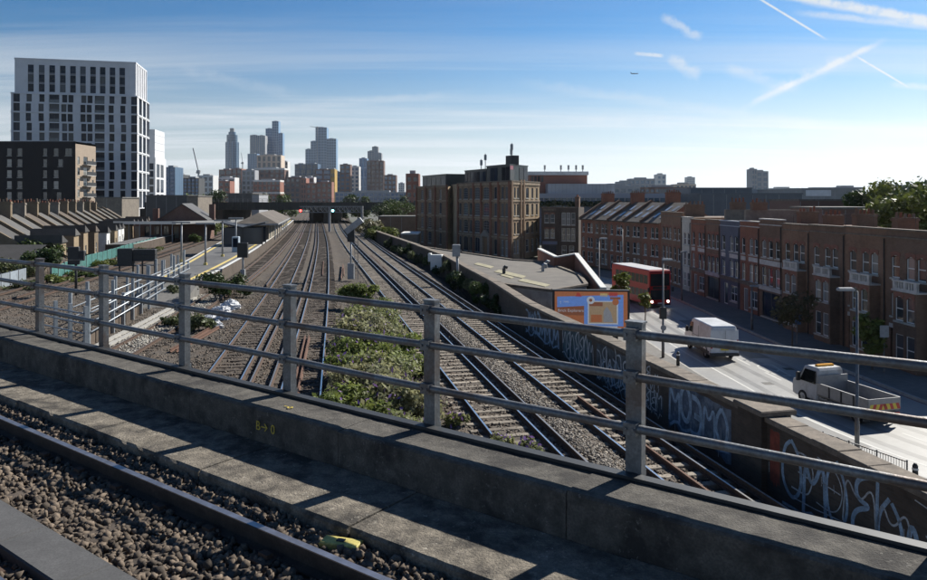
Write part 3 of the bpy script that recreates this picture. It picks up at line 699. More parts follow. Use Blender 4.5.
# creepers on the wall and rank growth at its foot
ivy = [(50,.9,1.5,.6),(55,1.1,1.7,.5),(59,.9,1.4,.5),(63,1.2,1.6,.5),(68,1.1,1.3,.6),(73,1.0,1.8,.5),(78,1.3,1.5,.5),(84,1.2,1.7,.5),(91,1.3,1.4,.6),(99,1.4,1.9,.5),(108,1.2,1.4,.6),(118,1.4,1.7,.6)]
for i, (y, rr, h, o) in enumerate(ivy):
    g = np.random.default_rng(400+i)
    where = ['below the nearest corner of the flat roof','just right of the leaning grey post','beside the leaning grey post','left of the leaning grey post','behind the white cabinet','to the left of the white cabinet','halfway along the far wall','under the brown factory','left of the factory','towards the far end of the wall','near the far shrubs','at the far end of the wall'][i]
    plant('ivy_clump', 'dark creeper growing on the trackside wall '+where, 'creeper', float(WALL(y))-.35, y, -.7, [(a*.8, b*1.6, c, d*.6, e*1.3, f_) for a, b, c, d, e, f_ in rblobs(g, 7, rr, h, 0)], 2200, .13, [M_leaf_d, M_leaf, M_leaf_g][i%3] if i%3 else M_leaf_d, 6, h, 400+i, 'creepers along the trackside wall')

# ------------------------------------------------------------------ trackside equipment
M_grey = mat('grey_enamel', (.30,.31,.32), .12, 5., .55, .2, stain=(.15,.14,.13), stain_scale=2., stain_amt=.3)
M_black = mat('matt_black', (.016,.017,.018), .3, 6., .6)
def lamp_mat(n, c, s): return plain(n, c, .3, 0, c, s)
# signal in the middle of the cutting, seen from behind
p = P(351, 279, -.2)
t = thing('railway_signal', 'tall grey signal post with tilted number board between the bushes and tracks', 'signal', (p[0], p[1], -.2), 0)
mb = MB(); mb.tube([(0,0,0),(0,0,3.9)], .085, 10); mb.build('post', M_grey, t, smooth=True)
mb = MB(); mb.box(-.3,.3,-.2,.2,0,1.5); mb.build('base_cabinet', M_grey, t)
mb = MB(); mb.bev(-.33,.33,-.14,.2,3.55,4.75,.04); mb.build('signal_head', M_black, t)
mb = MB(); mb.M = T(.25,.1,5.05)@Matrix.Rotation(R(-38), 4, 'Y'); mb.bev(-.95,.95,-.25,.3,-.28,.28,.05); mb.build('tilted_hood', M_grey, t)
mb = MB(); mb.bar((.4,-.3,0),(.4,-.3,4.2),.05); mb.bar((.7,-.3,0),(.7,-.3,4.2),.05)
for q in np.arange(.4, 4.2, .35): mb.bar((.4,-.3,q),(.7,-.3,q),.03)
mb.build('ladder', M_steel, t)
# leaning grey post with a box
p = P(457, 289, -.6)
t = thing('location_post', 'slightly leaning grey post with a grey box on top by the trackside wall', 'post', (p[0], p[1], -.6), 0)
mb = MB(); mb.tube([(.12,0,0),(0,0,3.3)], .12, 10); mb.build('post', M_grey, t, smooth=True)
mb = MB(); mb.bev(-.42,.28,-.3,.3,2.9,3.95,.05); mb.build('box', M_grey, t)
mb = MB(); mb.tube([(.30,-.1,3.3),(.46,-.1,3.3)], .1, 8); mb.build('lamp', M_darksteel, t)
# white relay cabinet
p = P(437, 271, -.3)
t = thing('relay_cabinet', 'white metal relay cabinet standing against the trackside wall', 'cabinet', (p[0], p[1], -.3), R(-12))
mb = MB(); mb.bev(-.62,.62,-.4,.4,.1,1.75,.05); mb.build('cabinet_body', plain('cabinet_white', (.62,.63,.62), .5), t)
mb = MB(); mb.box(-.55,-.02,-.425,-.4,.2,1.6); mb.build('door', MATS['cabinet_white'], t); mb = MB(); mb.box(.02,.55,-.425,-.4,.2,1.6); mb.build('door', MATS['cabinet_white'], t)
mb = MB(); mb.box(-.66,.66,-.44,.44,0,.1); mb.build('plinth', M_concrete, t); mb = MB(); mb.bev(-.95,-.64,-.2,.3,1.0,1.9,.04); mb.build('side_box', MATS['cabinet_white'], t)
# signal at the end of the platform
p = P(243, 280, -.2)
t = thing('railway_signal', 'grey signal with dark head at the end of the platform', 'signal', (p[0], p[1], -.2), 0)
mb = MB(); mb.tube([(0,0,0),(0,0,3.4)], .09, 10); mb.build('post', M_grey, t, smooth=True); mb = MB(); mb.bev(-.5,.45,-.15,.2,2.1,3.5,.05); mb.build('signal_head', M_black, t); mb = MB(); mb.box(-.2,.2,-.2,.15,.3,1.0); mb.build('junction_box', M_grey, t)
# signals and dark housings at left
p = P(76, 296, -.3)
t = thing('railway_signal', 'dark signal with a square head in front of the turquoise hoarding', 'signal', (p[0], p[1], -.3), R(12))
mb = MB(); mb.tube([(0,0,0),(0,0,3.2)], .1, 10); mb.build('post', M_darksteel, t, smooth=True); mb = MB(); mb.bev(-.55,.25,-.2,.2,2.5,3.9,.05); mb.build('signal_head', M_darksteel, t); mb = MB(); mb.bev(-.1,.62,-.15,.2,2.8,3.6,.05); mb.build('side_head', M_darksteel, t); mb = MB(); mb.bar((-1.1,-.3,2.35),(.7,-.3,2.35),.6,.05); mb.bar((-1.1,-.6,2.9),(.6,-.6,2.9),.04); mb.build('platform', M_steel, t)
p = P(132, 275, -.3)
t = thing('signal_housing', 'large dark steel signal housings on a stand beside the sidings', 'signal', (p[0], p[1], -.3), R(8))
mb = MB(); mb.bev(-1.3,.15,-.4,.4,1.0,2.7,.06); mb.build('housing', M_darksteel, t); mb = MB(); mb.bev(.2,2.3,-.3,.5,1.4,2.6,.06); mb.build('housing', M_darksteel, t)
mb = MB()
for x in (-1.2, .1, 1.0, 2.2): mb.tube([(x,0,-.1),(x,0,1.4)], .08, 8)
mb.box(-1.6,2.5,-.6,.6,.95,1.0); mb.build('stand', M_darksteel, t)
mb = MB()
for zz_ in (1.5,2.1,2.75): mb.tube([(.15,-.55,zz_),(2.45,-.55,zz_)], .03, 6)
mb.build('handrail', M_darksteel, t)
# post fence by the sidings, turning a corner
M_fence = mat('pale_galvanised_steel', (.30,.33,.36), .15, 6., .45, .5)
def postfence(label, p, q, n, hh, rails):
    d = Vector((q[0]-p[0], q[1]-p[1], 0)); L = d.length
    t = thing('post_fence', label, 'fence', (p[0], p[1], -.25), math.atan2(d.y, d.x), 'grey steel post fences beside the sidings')
    for i in range(n):
        x = L*i/(n-1); h = hh[i%len(hh)]; mb = MB(); mb.box(x-.09,x+.09,-.06,.06,-.2,h); mb.box(x-.09,x+.09,-.10,-.06,-.2,h); mb.build('post', M_fence, t)
    for r in rails:
        mb = MB(); mb.tube([(0,-.14,r),(L,-.14,r)], .045, 8); mb.build('rail', M_fence, t, smooth=True)
    if hh[0] > 2.5:
        k = 0; x = 0
        while x < min(L, 11): mb = MB(); mb.box(x+.12,x+1.5,.07,.13,0,.75); mb.build('board', mat('brown_boarding', (.075,.055,.04), .3, 5., .9, rnd=.3), t); x += 1.55
    return t
postfence('long grey steel fence with tall posts running beside the disused siding', P(88,349,-.25), P(188,283,-.25), 14, (3.0, 2.0), (.85,1.35,1.85))
postfence('second grey steel post fence behind the long one', P(70,333,-.25), P(184,276,-.25), 12, (2.3, 2.6), (.9,1.45))
postfence('short end fence of grey posts closing the siding at its near end', P(42,339,-.25), P(86,350,-.25), 4, (2.2,), (.85,1.35,1.85))
# white sacks of rubbish
def sack(label, px, py, w, h, seed):
    x, y = P(px, py, -.2); g = np.random.default_rng(seed); n, m = 18, 10; mb = MB(); vs = []
    for j in range(m+1):
        for i in range(n):
            a = 6.283*i/n; t_ = j/m; r = w*math.sqrt(max(0, 1-(t_*1.02)**2.6))*(1+.16*g.normal()) if j < m else .02
            vs.append((r*math.cos(a), r*.7*math.sin(a), h*t_*(1+.12*g.normal())))
    mb.add(vs, [(j*n+i, j*n+(i+1)%n, (j+1)*n+(i+1)%n, (j+1)*n+i) for j in range(m) for i in range(n)])
    mb.build('rubbish_sack', mat('white_woven_plastic', (.60,.61,.63), .2, 7., .6), None, label=label, cat='sack', group='white rubbish sacks by the track', loc=(x, y, -.25))
sack('largest white rubbish sack beside the second dark track', 231, 308, .65, .6, 1); sack('white rubbish sack left of the largest one', 221, 312, .6, .45, 2); sack('small white rubbish sack in front of the pile', 216, 327, .4, .4, 3); sack('flat white rubbish sack at the left end of the pile', 210, 318, .5, .25, 4); sack('white rubbish sack between the flat one and the small one', 223, 319, .45, .4, 5)
# white junction box behind the parapet
x, y = P(396, 424, -.2); t = thing('junction_box', 'small white junction box behind the parapet beside the bushes', 'box', (x, y, -.25), R(-20))
mb = MB(); mb.bev(-.13,.13,-.12,.12,0,.55,.02); mb.build('box_body', M_white, t); mb = MB(); mb.bev(-.16,.16,-.15,.15,.55,.6,.02); mb.build('lid', M_white, t)

M_gantry = mat('light_grey_gantry_paint', (.20,.215,.225), .2, 3., .6)
# ------------------------------------------------------------------ signal gantry
t = thing('signal_gantry', 'dark lattice signal gantry spanning the tracks in front of the road bridge', 'gantry', (0,0,0), 0)
Yg = 172.; xa, xb = XA(300,Yg), XA(363,Yg); za, zb = ZA(212.3,Yg), ZA(206.5,Yg)
for yy in (Yg-.5, Yg+.5):
    for z in (za, zb): mb = MB(); mb.bar((xa,yy,z),(xb,yy,z),.16); mb.build('chord', M_gantry, t)
mb = MB(); nb = 14
for i in range(nb):
    a = xa+(xb-xa)*i/nb; b = xa+(xb-xa)*(i+1)/nb
    mb.bar((a,Yg-.5,za),(b,Yg-.5,zb),.09); mb.bar((b,Yg-.5,za),(b,Yg-.5,zb),.09); mb.bar((a,Yg+.5,zb),(b,Yg+.5,za),.09)
mb.build('lattice', M_gantry, t, kind='stuff')
mb = MB(); mb.box(xa,xb,Yg-.5,Yg+.5,zb+.05,zb+.1); mb.build('walkway', M_gantry, t)
for px in (329.5, 362):
    x = XA(px,Yg); mb = MB(); mb.box(x-.25,x+.25,Yg-.25,Yg+.25,-.3,zb); mb.build('leg', M_grey, t)
for (px, c, n) in ((301.5,(1.,.06,.05),'red_signal_lamp'),(333.5,(.25,.85,.9),'green_signal_lamp')):
    x = XA(px,Yg); mb = MB(); mb.box(x-.4,x+.4,Yg-.95,Yg-.6,za-.1,za+1.1); hd = mb.build('signal_head', M_black, t)
    mb = MB(); mb.tube([(x,Yg-1.0,za+.4),(x,Yg-.94,za+.4)], .3, 12); mb.build('lamp', lamp_mat(n, c, 5.), hd)
# ------------------------------------------------------------------ road bridge across the cutting
M_girder = mat('black_green_girder_paint', (.022,.026,.025), .3, 1.5, .6, stain=(.05,.035,.025), stain_scale=.8, stain_amt=.4)
t = thing('road_bridge', 'dark plate girder road bridge crossing the tracks in the distance', 'bridge', (0,236,0), 0)
x0, x1 = XA(145,236), XA(416,236); zt = ZA(202.6,236); zb = ZA(208.6,236)
mb = MB(); mb.box(x0,x1,0,.4,zb-.3,zt); mb.build('girder', M_girder, t)
mb = MB()
for x in np.arange(x0, x1, 2.4): mb.box(x-.08,x+.08,-.22,0,zb-.3,zt)
mb.box(x0,x1,-.3,.5,zt,zt+.15); mb.box(x0,x1,-.3,.5,zb-.42,zb-.3); mb.build('stiffeners', M_girder, t, kind='stuff')
mb = MB(); mb.box(x0,x1,.42,34,zb,zb+.8); mb.build('deck', M_girder, t)
mb = MB(); mb.box(x0,x1,33,33.4,zb-.3,zt); mb.build('girder', M_girder, t)
mb = MB()
for x in np.arange(x0, x1, 1.6): mb.box(x-.05,x+.05,.1,.2,zt+.15,zt+1.2)
mb.box(x0,x1,.08,.22,zt+1.15,zt+1.25); mb.box(x0,x1,.08,.22,zt+.6,zt+.68); mb.build('parapet_railing', M_steel, t, kind='stuff')
for (a, b) in ((x0-2, XA(222,236)), (XA(378,236), x1+2)): mb = MB(); mb.box(a,b,.6,33,-4,zb); mb.build('abutment', M_wbrick, t)
for px in (318, 331.5): x = XA(px,250); mb = MB(); mb.box(x-.7,x+.7,3,31,-4,zb); mb.build('pier', M_wbrick, t)
# the train coming through
Yt = 262.; xt = float(cR1(Yt)); hd_ = heading(cR1, Yt)
t = thing('train', 'distant train with yellow front coming out from under the road bridge', 'train', (xt, Yt, 0), hd_)
mb = MB(); mb.prism([(-1.38,.5),(-1.1,0),(1.1,0),(1.38,.5),(1.38,60),(-1.38,60)], .35, 3.6); mb.build('body', plain('train_dark', (.10,.11,.13), .4), t)
mb = MB(); mb.box(-1.1,1.1,-.03,0,.9,2.0); mb.build('yellow_front', plain('train_yellow', (.75,.55,.05), .4), t); mb = MB(); mb.box(-1.05,1.05,-.05,0,2.05,2.95); mb.build('windscreen', M_dglass, t)
for s in (-.75,.75): mb = MB(); mb.tube([(s,-.12,1.15),(s,-.03,1.15)], .16, 10); mb.build('headlight', lamp_mat('train_headlight', (1.,.9,.65), 9.), t)

# ------------------------------------------------------------------ station: island platform
def offc(f, y, d): return at(f, y, d)[:2]
ysP = [57,62,70,80,95,115,140,170,205,240]
edge = [offc(cC, y, -1.5) for y in ysP]
wid = [3.6,4.4,4.9,5.5,6.3,7.0,7.2,7.6,7.8,7.8]
left = [offc(cC, y, -1.5-w) for y, w in zip(ysP, wid)]
pl = thing('island_platform', 'grey station island platform with yellow lines and white edge', 'platform', (0,0,0))
def strip(a, b, z, z2=None, name='surface', m=M_asph_dark, side=True):
    mb = MB(); n = len(a)
    mb.add([(x,y,z) for x,y in a]+[(x,y,z) for x,y in b], [(i, i+1, i+1+n, i+n) for i in range(n-1)])
    return mb.build(name, m, pl)
mb = MB(); poly = edge+left[::-1]; mb.prism(poly, -.4, .93); mb.build('platform_body', M_wbrick, pl)
lerp = lambda a, b, t_: [(p[0]+(q[0]-p[0])*t_, p[1]+(q[1]-p[1])*t_) for p, q in zip(a, b)]
def offl(d): return [offc(cC, y, -1.5-d) for y in ysP]
def offl2(d): return [offc(cC, y, -1.5-w+d) for y, w in zip(ysP, wid)]
strip(offl(.0), offl2(0), .94)
strip(offl(-.06), offl(.32), .948, name='white_edge', m=plain('platform_white', (.60,.60,.58), .6)); strip(offl(.75), offl(1.1), .947, name='yellow_line', m=plain('platform_yellow', (.62,.48,.16), .6))
strip(offl2(.0), offl2(.22), .949, name='white_edge', m=MATS['platform_white']); strip(offl2(.5), offl2(.85), .9475, name='yellow_line', m=MATS['platform_yellow'])
a0, b0 = Vector((*edge[0],0)), Vector((*left[0],0)); dr = (Vector((*edge[0],0))-Vector((*edge[1],0))).normalized()*6.
mb = MB(); mb.add([tuple(a0+Vector((0,0,.93))), tuple(b0+Vector((0,0,.93))), tuple(b0+dr+Vector((0,0,-.25))), tuple(a0+dr+Vector((0,0,-.25))), tuple(a0+Vector((0,0,-.4))), tuple(b0+Vector((0,0,-.4))), tuple(b0+dr+Vector((0,0,-.4))), tuple(a0+dr+Vector((0,0,-.4)))], [(0,1,2,3),(0,3,7,4),(1,5,6,2),(3,2,6,7)]); mb.build('ramp', M_pave, pl)
# platform lamps
def plamp(label, px, py):
    x, y = P(px, py, .94); t = thing('platform_lamp', label, 'lamp post', (x, y, .94), heading(cC, y), 'lamp posts on the station platforms')
    mb = MB(); mb.tube([(0,0,0),(0,0,4.0)], [.11,.08], 8); mb.build('post', M_grey, t, smooth=True); mb = MB(); mb.tube([(0,0,0),(0,0,.22)], .19, 8); mb.build('yellow_base', MATS['platform_yellow'], t)
    mb = MB(); mb.box(-.9,.9,-.16,.16,3.98,4.14); mb.build('lamp_head', M_grey, t)
plamp('nearest lamp post on the island platform', 205.5, 265); plamp('second lamp post on the island platform, near the yellow line', 222.5, 256.5); plamp('third lamp post on the island platform, by the shelter', 236, 250)
x, y = P(180.5, 268, -.2); 
# waiting shelter and canopy building
M_roof = mat('brown_felt_roof', (.115,.098,.082), .25, .6, .9, stain=(.06,.055,.05), stain_scale=.25, stain_amt=.6)
x, y = P(266, 240, .94); hd_ = heading(cC, y)
sh = thing('platform_building', 'low platform building with hipped brown roof and canopy', 'building', (x-1.4, y, .94), hd_)
def hip(mb, x0, x1, y0, y1, z0, z1, i, mi=0):
    w = (x1-x0)/2*i
    mb.add([(x0,y0,z0),(x1,y0,z0),(x1,y1,z0),(x0,y1,z0),((x0+x1)/2,y0+w,z1),((x0+x1)/2,y1-w,z1)], [(0,1,4),(1,2,5,4),(2,3,5),(3,0,4,5),(0,3,2,1)], mi); return mb
mb = MB(); mb.box(-1.7,1.7,1.5,38,0,2.5); mb.build('wall', brick('cream_station_brick', (.20,.17,.13),(.26,.22,.17)), sh)
mb = hip(MB(), -3.4,3.2,0,40,2.6,4.3,1.); mb.build('roof', M_roof, sh)
mb = MB(); mb.box(-3.4,3.2,0,.12,2.35,2.6); mb.box(3.1,3.25,.12,40,2.35,2.6); mb.build('fascia', M_grey, sh)
for q in range(7):
    for s in (-2.9,2.7): mb = MB(); mb.tube([(s,1+q*6,0),(s,1+q*6,2.5)], .09, 8); mb.build('column', M_grey, sh)
for q in range(5): mb = MB(); mb.box(1.7,1.74,4+q*6.2,5.2+q*6.2,.1,2.1); mb.build('door', plain('dark_green_door', (.03,.06,.05), .5), sh)
for q in range(2): mb = MB(); mb.box(-1.2+q*1.4,-.3+q*1.4,1.46,1.5,.9,2.1); mb.build('window', M_glass, sh)
mb = MB(); mb.bev(.9,1.6,1.0,1.44,0,1.9,.03); mb.build('poster_case', M_darksteel, sh)
x, y = P(245, 246, .94)
t = thing('waiting_shelter', 'dark glazed waiting shelter with butterfly roof on the island platform', 'shelter', (x-.3, y, .94), heading(cC, y))
mb = MB(); mb.add([(-3.0,0,3.3),(0,0,2.6),(3.0,0,3.3),(-3.0,6,3.3),(0,6,2.6),(3.0,6,3.3),(-3.0,0,3.1),(0,0,2.4),(3.0,0,3.1),(-3.0,6,3.1),(0,6,2.4),(3.0,6,3.1)], [(0,1,4,3),(1,2,5,4),(0,6,7,1),(1,7,8,2),(3,4,10,9),(4,5,11,10),(0,3,9,6),(2,8,11,5),(6,9,10,7),(7,10,11,8)]); mb.build('roof', M_darksteel, t)
for (a, b, c, d_) in ((-2.6,2.6,.2,.26),(-2.6,2.6,5.7,5.76),(-2.6,-2.54,.26,5.7)): mb = MB(); mb.box(a,b,c,d_,.2,2.5); mb.build('glazed_panel', M_dglass, t)
for s in (-2.6,2.6,0):
    for yy in (.15,5.8): mb = MB(); mb.box(s-.06,s+.06,yy-.06,yy+.06,0,2.6); mb.build('post', M_darksteel, t)
x, y = P(236, 252, .94); t = thing('info_cabinet', 'pale blue information cabinet on the platform beside the shelter', 'cabinet', (x, y, .94), 0); mb = MB(); mb.bev(-.4,.4,-.3,.3,0,1.9,.05); mb.build('cabinet_body', plain('pale_blue_enamel', (.35,.42,.48), .5), t); mb = MB(); mb.box(-.3,.3,-.32,-.3,.6,1.7); mb.build('panel', M_dglass, t)
# side platform with brick station building and white-edged canopy
sp = thing('side_platform', 'narrow side platform in front of the brick station building', 'platform', (0,0,0))
ysS = [104,115,130,150,175]; e2 = [offc(cD2, y, -1.6) for y in ysS]; l2 = [offc(cD2, y, -5.4) for y in ysS]
mb = MB(); mb.prism(e2+l2[::-1], -.4, .93); mb.build('platform_body', M_wbrick, sp)
mb = MB(); n = len(e2); mb.add([(x,y,.94) for x,y in e2]+[(x,y,.94) for x,y in l2], [(i,i+1,i+1+n,i+n) for i in range(n-1)]); mb.build('surface', M_asph_dark, sp)
mb = MB(); q3 = [offc(cD2, y, -1.95) for y in ysS]; mb.add([(x,y,.946) for x,y in e2]+[(x,y,.946) for x,y in q3], [(i,i+1,i+1+n,i+n) for i in range(n-1)]); mb.build('white_edge', MATS['platform_white'], sp)
M_redbrick = brick('dark_red_station_brick', (.115,.05,.036), (.15,.07,.05))
M_slate = mat('grey_slate', (.085,.085,.088), .25, 1.2, .75, fine=12., stain=(.05,.05,.052), stain_scale=.4)
M_tile = mat('brown_roof_tile', (.105,.082,.065), .25, 1.5, .85, fine=14., stain=(.06,.05,.045), stain_scale=.5)
x, y = XA(158,132), 132.; 
st = thing('station_building', 'dark red brick station building with gabled roofs and a canopy', 'building', (x, y, -.5), R(10))
mb = MB(); mb.box(0,8.4,0,9,0,4.2); mb.add([(0,0,4.2),(8.4,0,4.2),(4.2,0,7.0),(0,9,4.2),(8.4,9,4.2),(4.2,9,7.0)], [(0,1,2),(3,5,4)]); mb.build('wall', M_redbrick, st)
mb = MB()
for s, a, b in ((1,-.3,4.2),(-1,4.2,8.7)):
    z0, z1 = (3.99,7.0) if s > 0 else (7.0,3.99)
    mb.add([(a,-.3,z0),(b,-.3,z1),(b,9.2,z1),(a,9.2,z0),(a,-.3,z0+.18),(b,-.3,z1+.18),(b,9.2,z1+.18),(a,9.2,z0+.18)], [(0,3,2,1),(4,5,6,7),(0,1,5,4),(2,3,7,6),(3,0,4,7),(1,2,6,5)])
mb.build('roof', M_slate, st)
for xx, zz_ in ((8.6,5.4),(-1.6,4.6)): mb = MB(); mb.box(xx-.5,xx+.5,5,6,2,zz_+1.6); mb.build('chimney', M_redbrick, st)
mb = MB(); mb.M = RZ(R(-10)); mb.prism([(-5,-6.5),(6,-7),(16,8),(8,9)], 3.75, 3.95, 0); mb.build('canopy', M_roof, st)
mb = MB(); mb.M = RZ(R(-10)); mb.bar((-5,-6.55,3.85),(6,-7.05,3.85),.08,.5); mb.bar((6.05,-7,3.85),(16.05,8,3.85),.08,.5); mb.build('canopy_edge', plain('canopy_white', (.66,.65,.61), .6), st)
for q in range(6):
    mb = MB(); mb.M = RZ(R(-10)); xx = -4.5+q*1.9; mb.tube([(xx,-5.9,0),(xx,-5.9,3.75)], .1, 8); mb.build('column', M_grey, st)
for q in range(5):
    mb = MB(); mb.box(-4+q*1.7,-3.2+q*1.7,-.08,-.04,.8,3.0); mb.build('window', M_glass, st)
mb = MB(); mb.box(-4.6,0,-.04,8,0,3.7); mb.build('wing_wall', M_redbrick, st)
plamp('lamp post on the side platform in front of the canopy', 181.5, 262)
# ------------------------------------------------------------------ buildings with real openings
WIN = {}
M_wframe = plain('white_window_frame', (.72,.72,.70), .45); M_sill = mat('stone_sill', (.42,.40,.36), .2, 5., .8)
def win_mesh(w, h, st):
    """frame and pane meshes of a window; origin at the middle of the sill, outside face towards -y"""
    key = (round(w,2), round(h,2), st)
    if key in WIN: return WIN[key]
    f = MB(); p = MB(); t = .055 if st[0] != 'T' else .12; a, b = -w/2, w/2
    f.box(a,a+t,.07,.14,0,h); f.box(b-t,b,.07,.14,0,h); f.box(a+t,b-t,.07,.14,0,t*1.3); f.box(a+t,b-t,.07,.14,h-t,h)
    if 'S' in st: f.box(a+t,b-t,.06,.13,h*.48,h*.48+t)                       # sash meeting rail
    if 'V' in st: f.box(-.02,.02,.075,.13,t,h-t)
    if 'G' in st:                                                            # small panes
        for i in range(1,4): f.box(a+w*i/4-.02,a+w*i/4+.02,.075,.12,t,h-t)
        for i in range(1,5): f.box(a+t,b-t,.075,.12,h*i/5-.02,h*i/5+.02)
    p.quad((a,.10,0),(b,.10,0),(b,.10,h),(a,.10,h))
    fo = f.build('window', MATS['metal_window_frame'] if 'M' in st else MATS['dark_window_frame'] if 'D' in st else M_wframe); po = p.build('pane', M_dglass if 'B' in st else M_glass)
    WIN[key] = (fo.data, po.data); bpy.data.objects.remove(fo); bpy.data.objects.remove(po); return WIN[key]
plain('dark_window_frame', (.05,.052,.055), .5); plain('metal_window_frame', (.30,.31,.31), .5)
def facade(t, mb, M, W, H, ops, mi=0, z0=0., rev=.16, sill=True, lint=None, pane=True, lm=None):
    """wall face with holes, reveals, and a window (> pane) in each hole; ops: (xc, z, w, h, style)"""
    xs = sorted({0., W, *[o[0]-o[2]/2 for o in ops], *[o[0]+o[2]/2 for o in ops]}); zs = sorted({z0, H, *[o[1] for o in ops], *[o[1]+o[3] for o in ops]})
    old = mb.M; mb.M = M
    for j in range(len(zs)-1):
        run = None
        for i in range(len(xs)):
            solid = False
            if i < len(xs)-1:
                cx, cz = (xs[i]+xs[i+1])/2, (zs[j]+zs[j+1])/2
                solid = not any(abs(cx-o[0]) < o[2]/2 and o[1] < cz < o[1]+o[3] for o in ops)
            if solid and run is None: run = xs[i]
            if not solid and run is not None:
                mb.quad((run,0,zs[j]),(xs[i],0,zs[j]),(xs[i],0,zs[j+1]),(run,0,zs[j+1]), mi); run = None
    for o in ops:
        a, b, c, d = o[0]-o[2]/2, o[0]+o[2]/2, o[1], o[1]+o[3]
        mb.quad((a,0,c),(a,0,d),(a,rev,d),(a,rev,c),mi); mb.quad((b,0,c),(b,rev,c),(b,rev,d),(b,0,d),mi); mb.quad((a,0,d),(b,0,d),(b,rev,d),(a,rev,d),mi); mb.quad((a,0,c),(a,rev,c),(b,rev,c),(b,0,c),mi)
        if o[4] == 'O': continue
        fm, pm_ = win_mesh(o[2], o[3], o[4]); w = inst('window', fm, t, M@T(o[0],0,o[1])); inst('pane', pm_, w)
        if sill and 'n' not in o[4]:
            sm_ = WIN.setdefault(('sill', round(o[2],2)), None)
            if sm_ is None:
                q = MB(); q.box(-o[2]/2-.08,o[2]/2+.08,-.09,.1,-.12,-.002); so2 = q.build('sill', M_sill); sm_ = WIN[('sill', round(o[2],2))] = so2.data; bpy.data.objects.remove(so2)
            inst('sill', sm_, w)
        if 'A' in o[4]:                                                     # segmental brick arch over the window
            k = ('arch', round(o[2],2), (lm or M_arch).name); am = WIN.get(k)
            if am is None:
                q = MB(); w2 = o[2]/2+.1; n = 7; hh = .14+.05*o[2]; lo = [(-o[2]/2+o[2]*i/n, -hh*(abs(2*i/n-1)**2.)) for i in range(n+1)]; hi = [(-w2+2*w2*i/n, .26-hh*.6*(abs(2*i/n-1)**2.)) for i in range(n+1)]
                vs = [(x,-.025,z) for x,z in lo]+[(x,-.025,z) for x,z in hi]+[(x,.13,z) for x,z in lo]+[(x,.0,z) for x,z in hi]; m_ = n+1
                q.add(vs, [(i,i+1,m_+i+1,m_+i) for i in range(n)]+[(i,2*m_+i,2*m_+i+1,i+1) for i in range(n)]+[(m_+i,m_+i+1,3*m_+i+1,3*m_+i) for i in range(n)]+[(0,m_,3*m_,2*m_),(n,2*m_+n,3*m_+n,m_+n)])
                ao = q.build('arch', lm or M_arch); am = WIN[k] = ao.data; bpy.data.objects.remove(ao)
            inst('arch', am, w, T(0,0,o[3]))
    mb.M = old
M_arch = brick('red_arch_brick', (.20,.075,.05), (.25,.10,.065), (.2,.17,.15), .3)
def shell(mb, W, D, H, z0=0., skip=('front',), mi=0, top=True):
    if 'front' not in skip: mb.quad((0,0,z0),(W,0,z0),(W,0,H),(0,0,H),mi)
    if 'right' not in skip: mb.quad((W,0,z0),(W,D,z0),(W,D,H),(W,0,H),mi)
    if 'back' not in skip: mb.quad((W,D,z0),(0,D,z0),(0,D,H),(W,D,H),mi)
    if 'left' not in skip: mb.quad((0,D,z0),(0,0,z0),(0,0,H),(0,D,H),mi)
    if top: mb.quad((0,0,H),(W,0,H),(W,D,H),(0,D,H),mi)
ID = Matrix.Identity(4)
def right_face(W, D): return T(W,0,0)@RZ(R(90))
def left_face(W, D): return T(0,D,0)@RZ(R(-90))
def chimney(t, x, y, z0, z1, w, d, pots, m, pm_=None, cap=True):
    mb = MB(); mb.box(x-w/2,x+w/2,y-d/2,y+d/2,z0,z1); mb.box(x-w/2-.06,x+w/2+.06,y-d/2-.06,y+d/2+.06,z1,z1+.14); mb.box(x-w/2-.02,x+w/2+.02,y-d/2-.02,y+d/2+.02,z1+.14,z1+.24)
    c = mb.build('chimney', m, t)
    for i in range(pots):
        px_ = x+(0 if w < d else (w-.3)*(i/(max(1,pots-1))-.5)); py_2 = y+(0 if w >= d else (d-.3)*(i/(max(1,pots-1))-.5)); h = random.uniform(.25,.5)
        q = MB(); q.tube([(px_,py_2,z1+.24),(px_,py_2,z1+.24+h*.85),(px_,py_2,z1+.24+h)],[.12,.095,.11],8); q.build('chimney_pot', pm_ or random.choice((M_pot, M_pot, M_cope, B_brown2)), c)
    return c
M_pot = mat('terracotta_pot', (.22,.085,.05), .25, 6., .85)

# ------------------------------------------------------------------ long terrace on the right of the street
ZG = -3.7
TS = -.046
def TX(Y): return 30.8+TS*Y
TR = math.atan2(-1, -TS)
B_brown = brick('brown_stock_brick', (.21,.112,.07), (.26,.15,.095), (.16,.145,.125), .5)
B_brown2 = brick('dark_stock_brick', (.165,.098,.064), (.205,.125,.085), (.13,.12,.11), .5)
B_red = brick('red_brown_brick', (.225,.088,.053), (.275,.115,.07), (.15,.13,.115), .45)
B_blue = brick('blue_painted_brick', (.095,.11,.145), (.105,.12,.16), (.09,.105,.14), .3)
B_white = brick('cream_painted_brick', (.50,.47,.42), (.55,.52,.46), (.45,.42,.38), .3)
M_plaster = mat('painted_plaster', (.50,.48,.45), .15, 3., .8, stain=(.28,.26,.24), stain_scale=1.2, stain_amt=.5)
M_leadroof = mat('grey_roof_felt', (.13,.125,.115), .25, 1.5, .85)
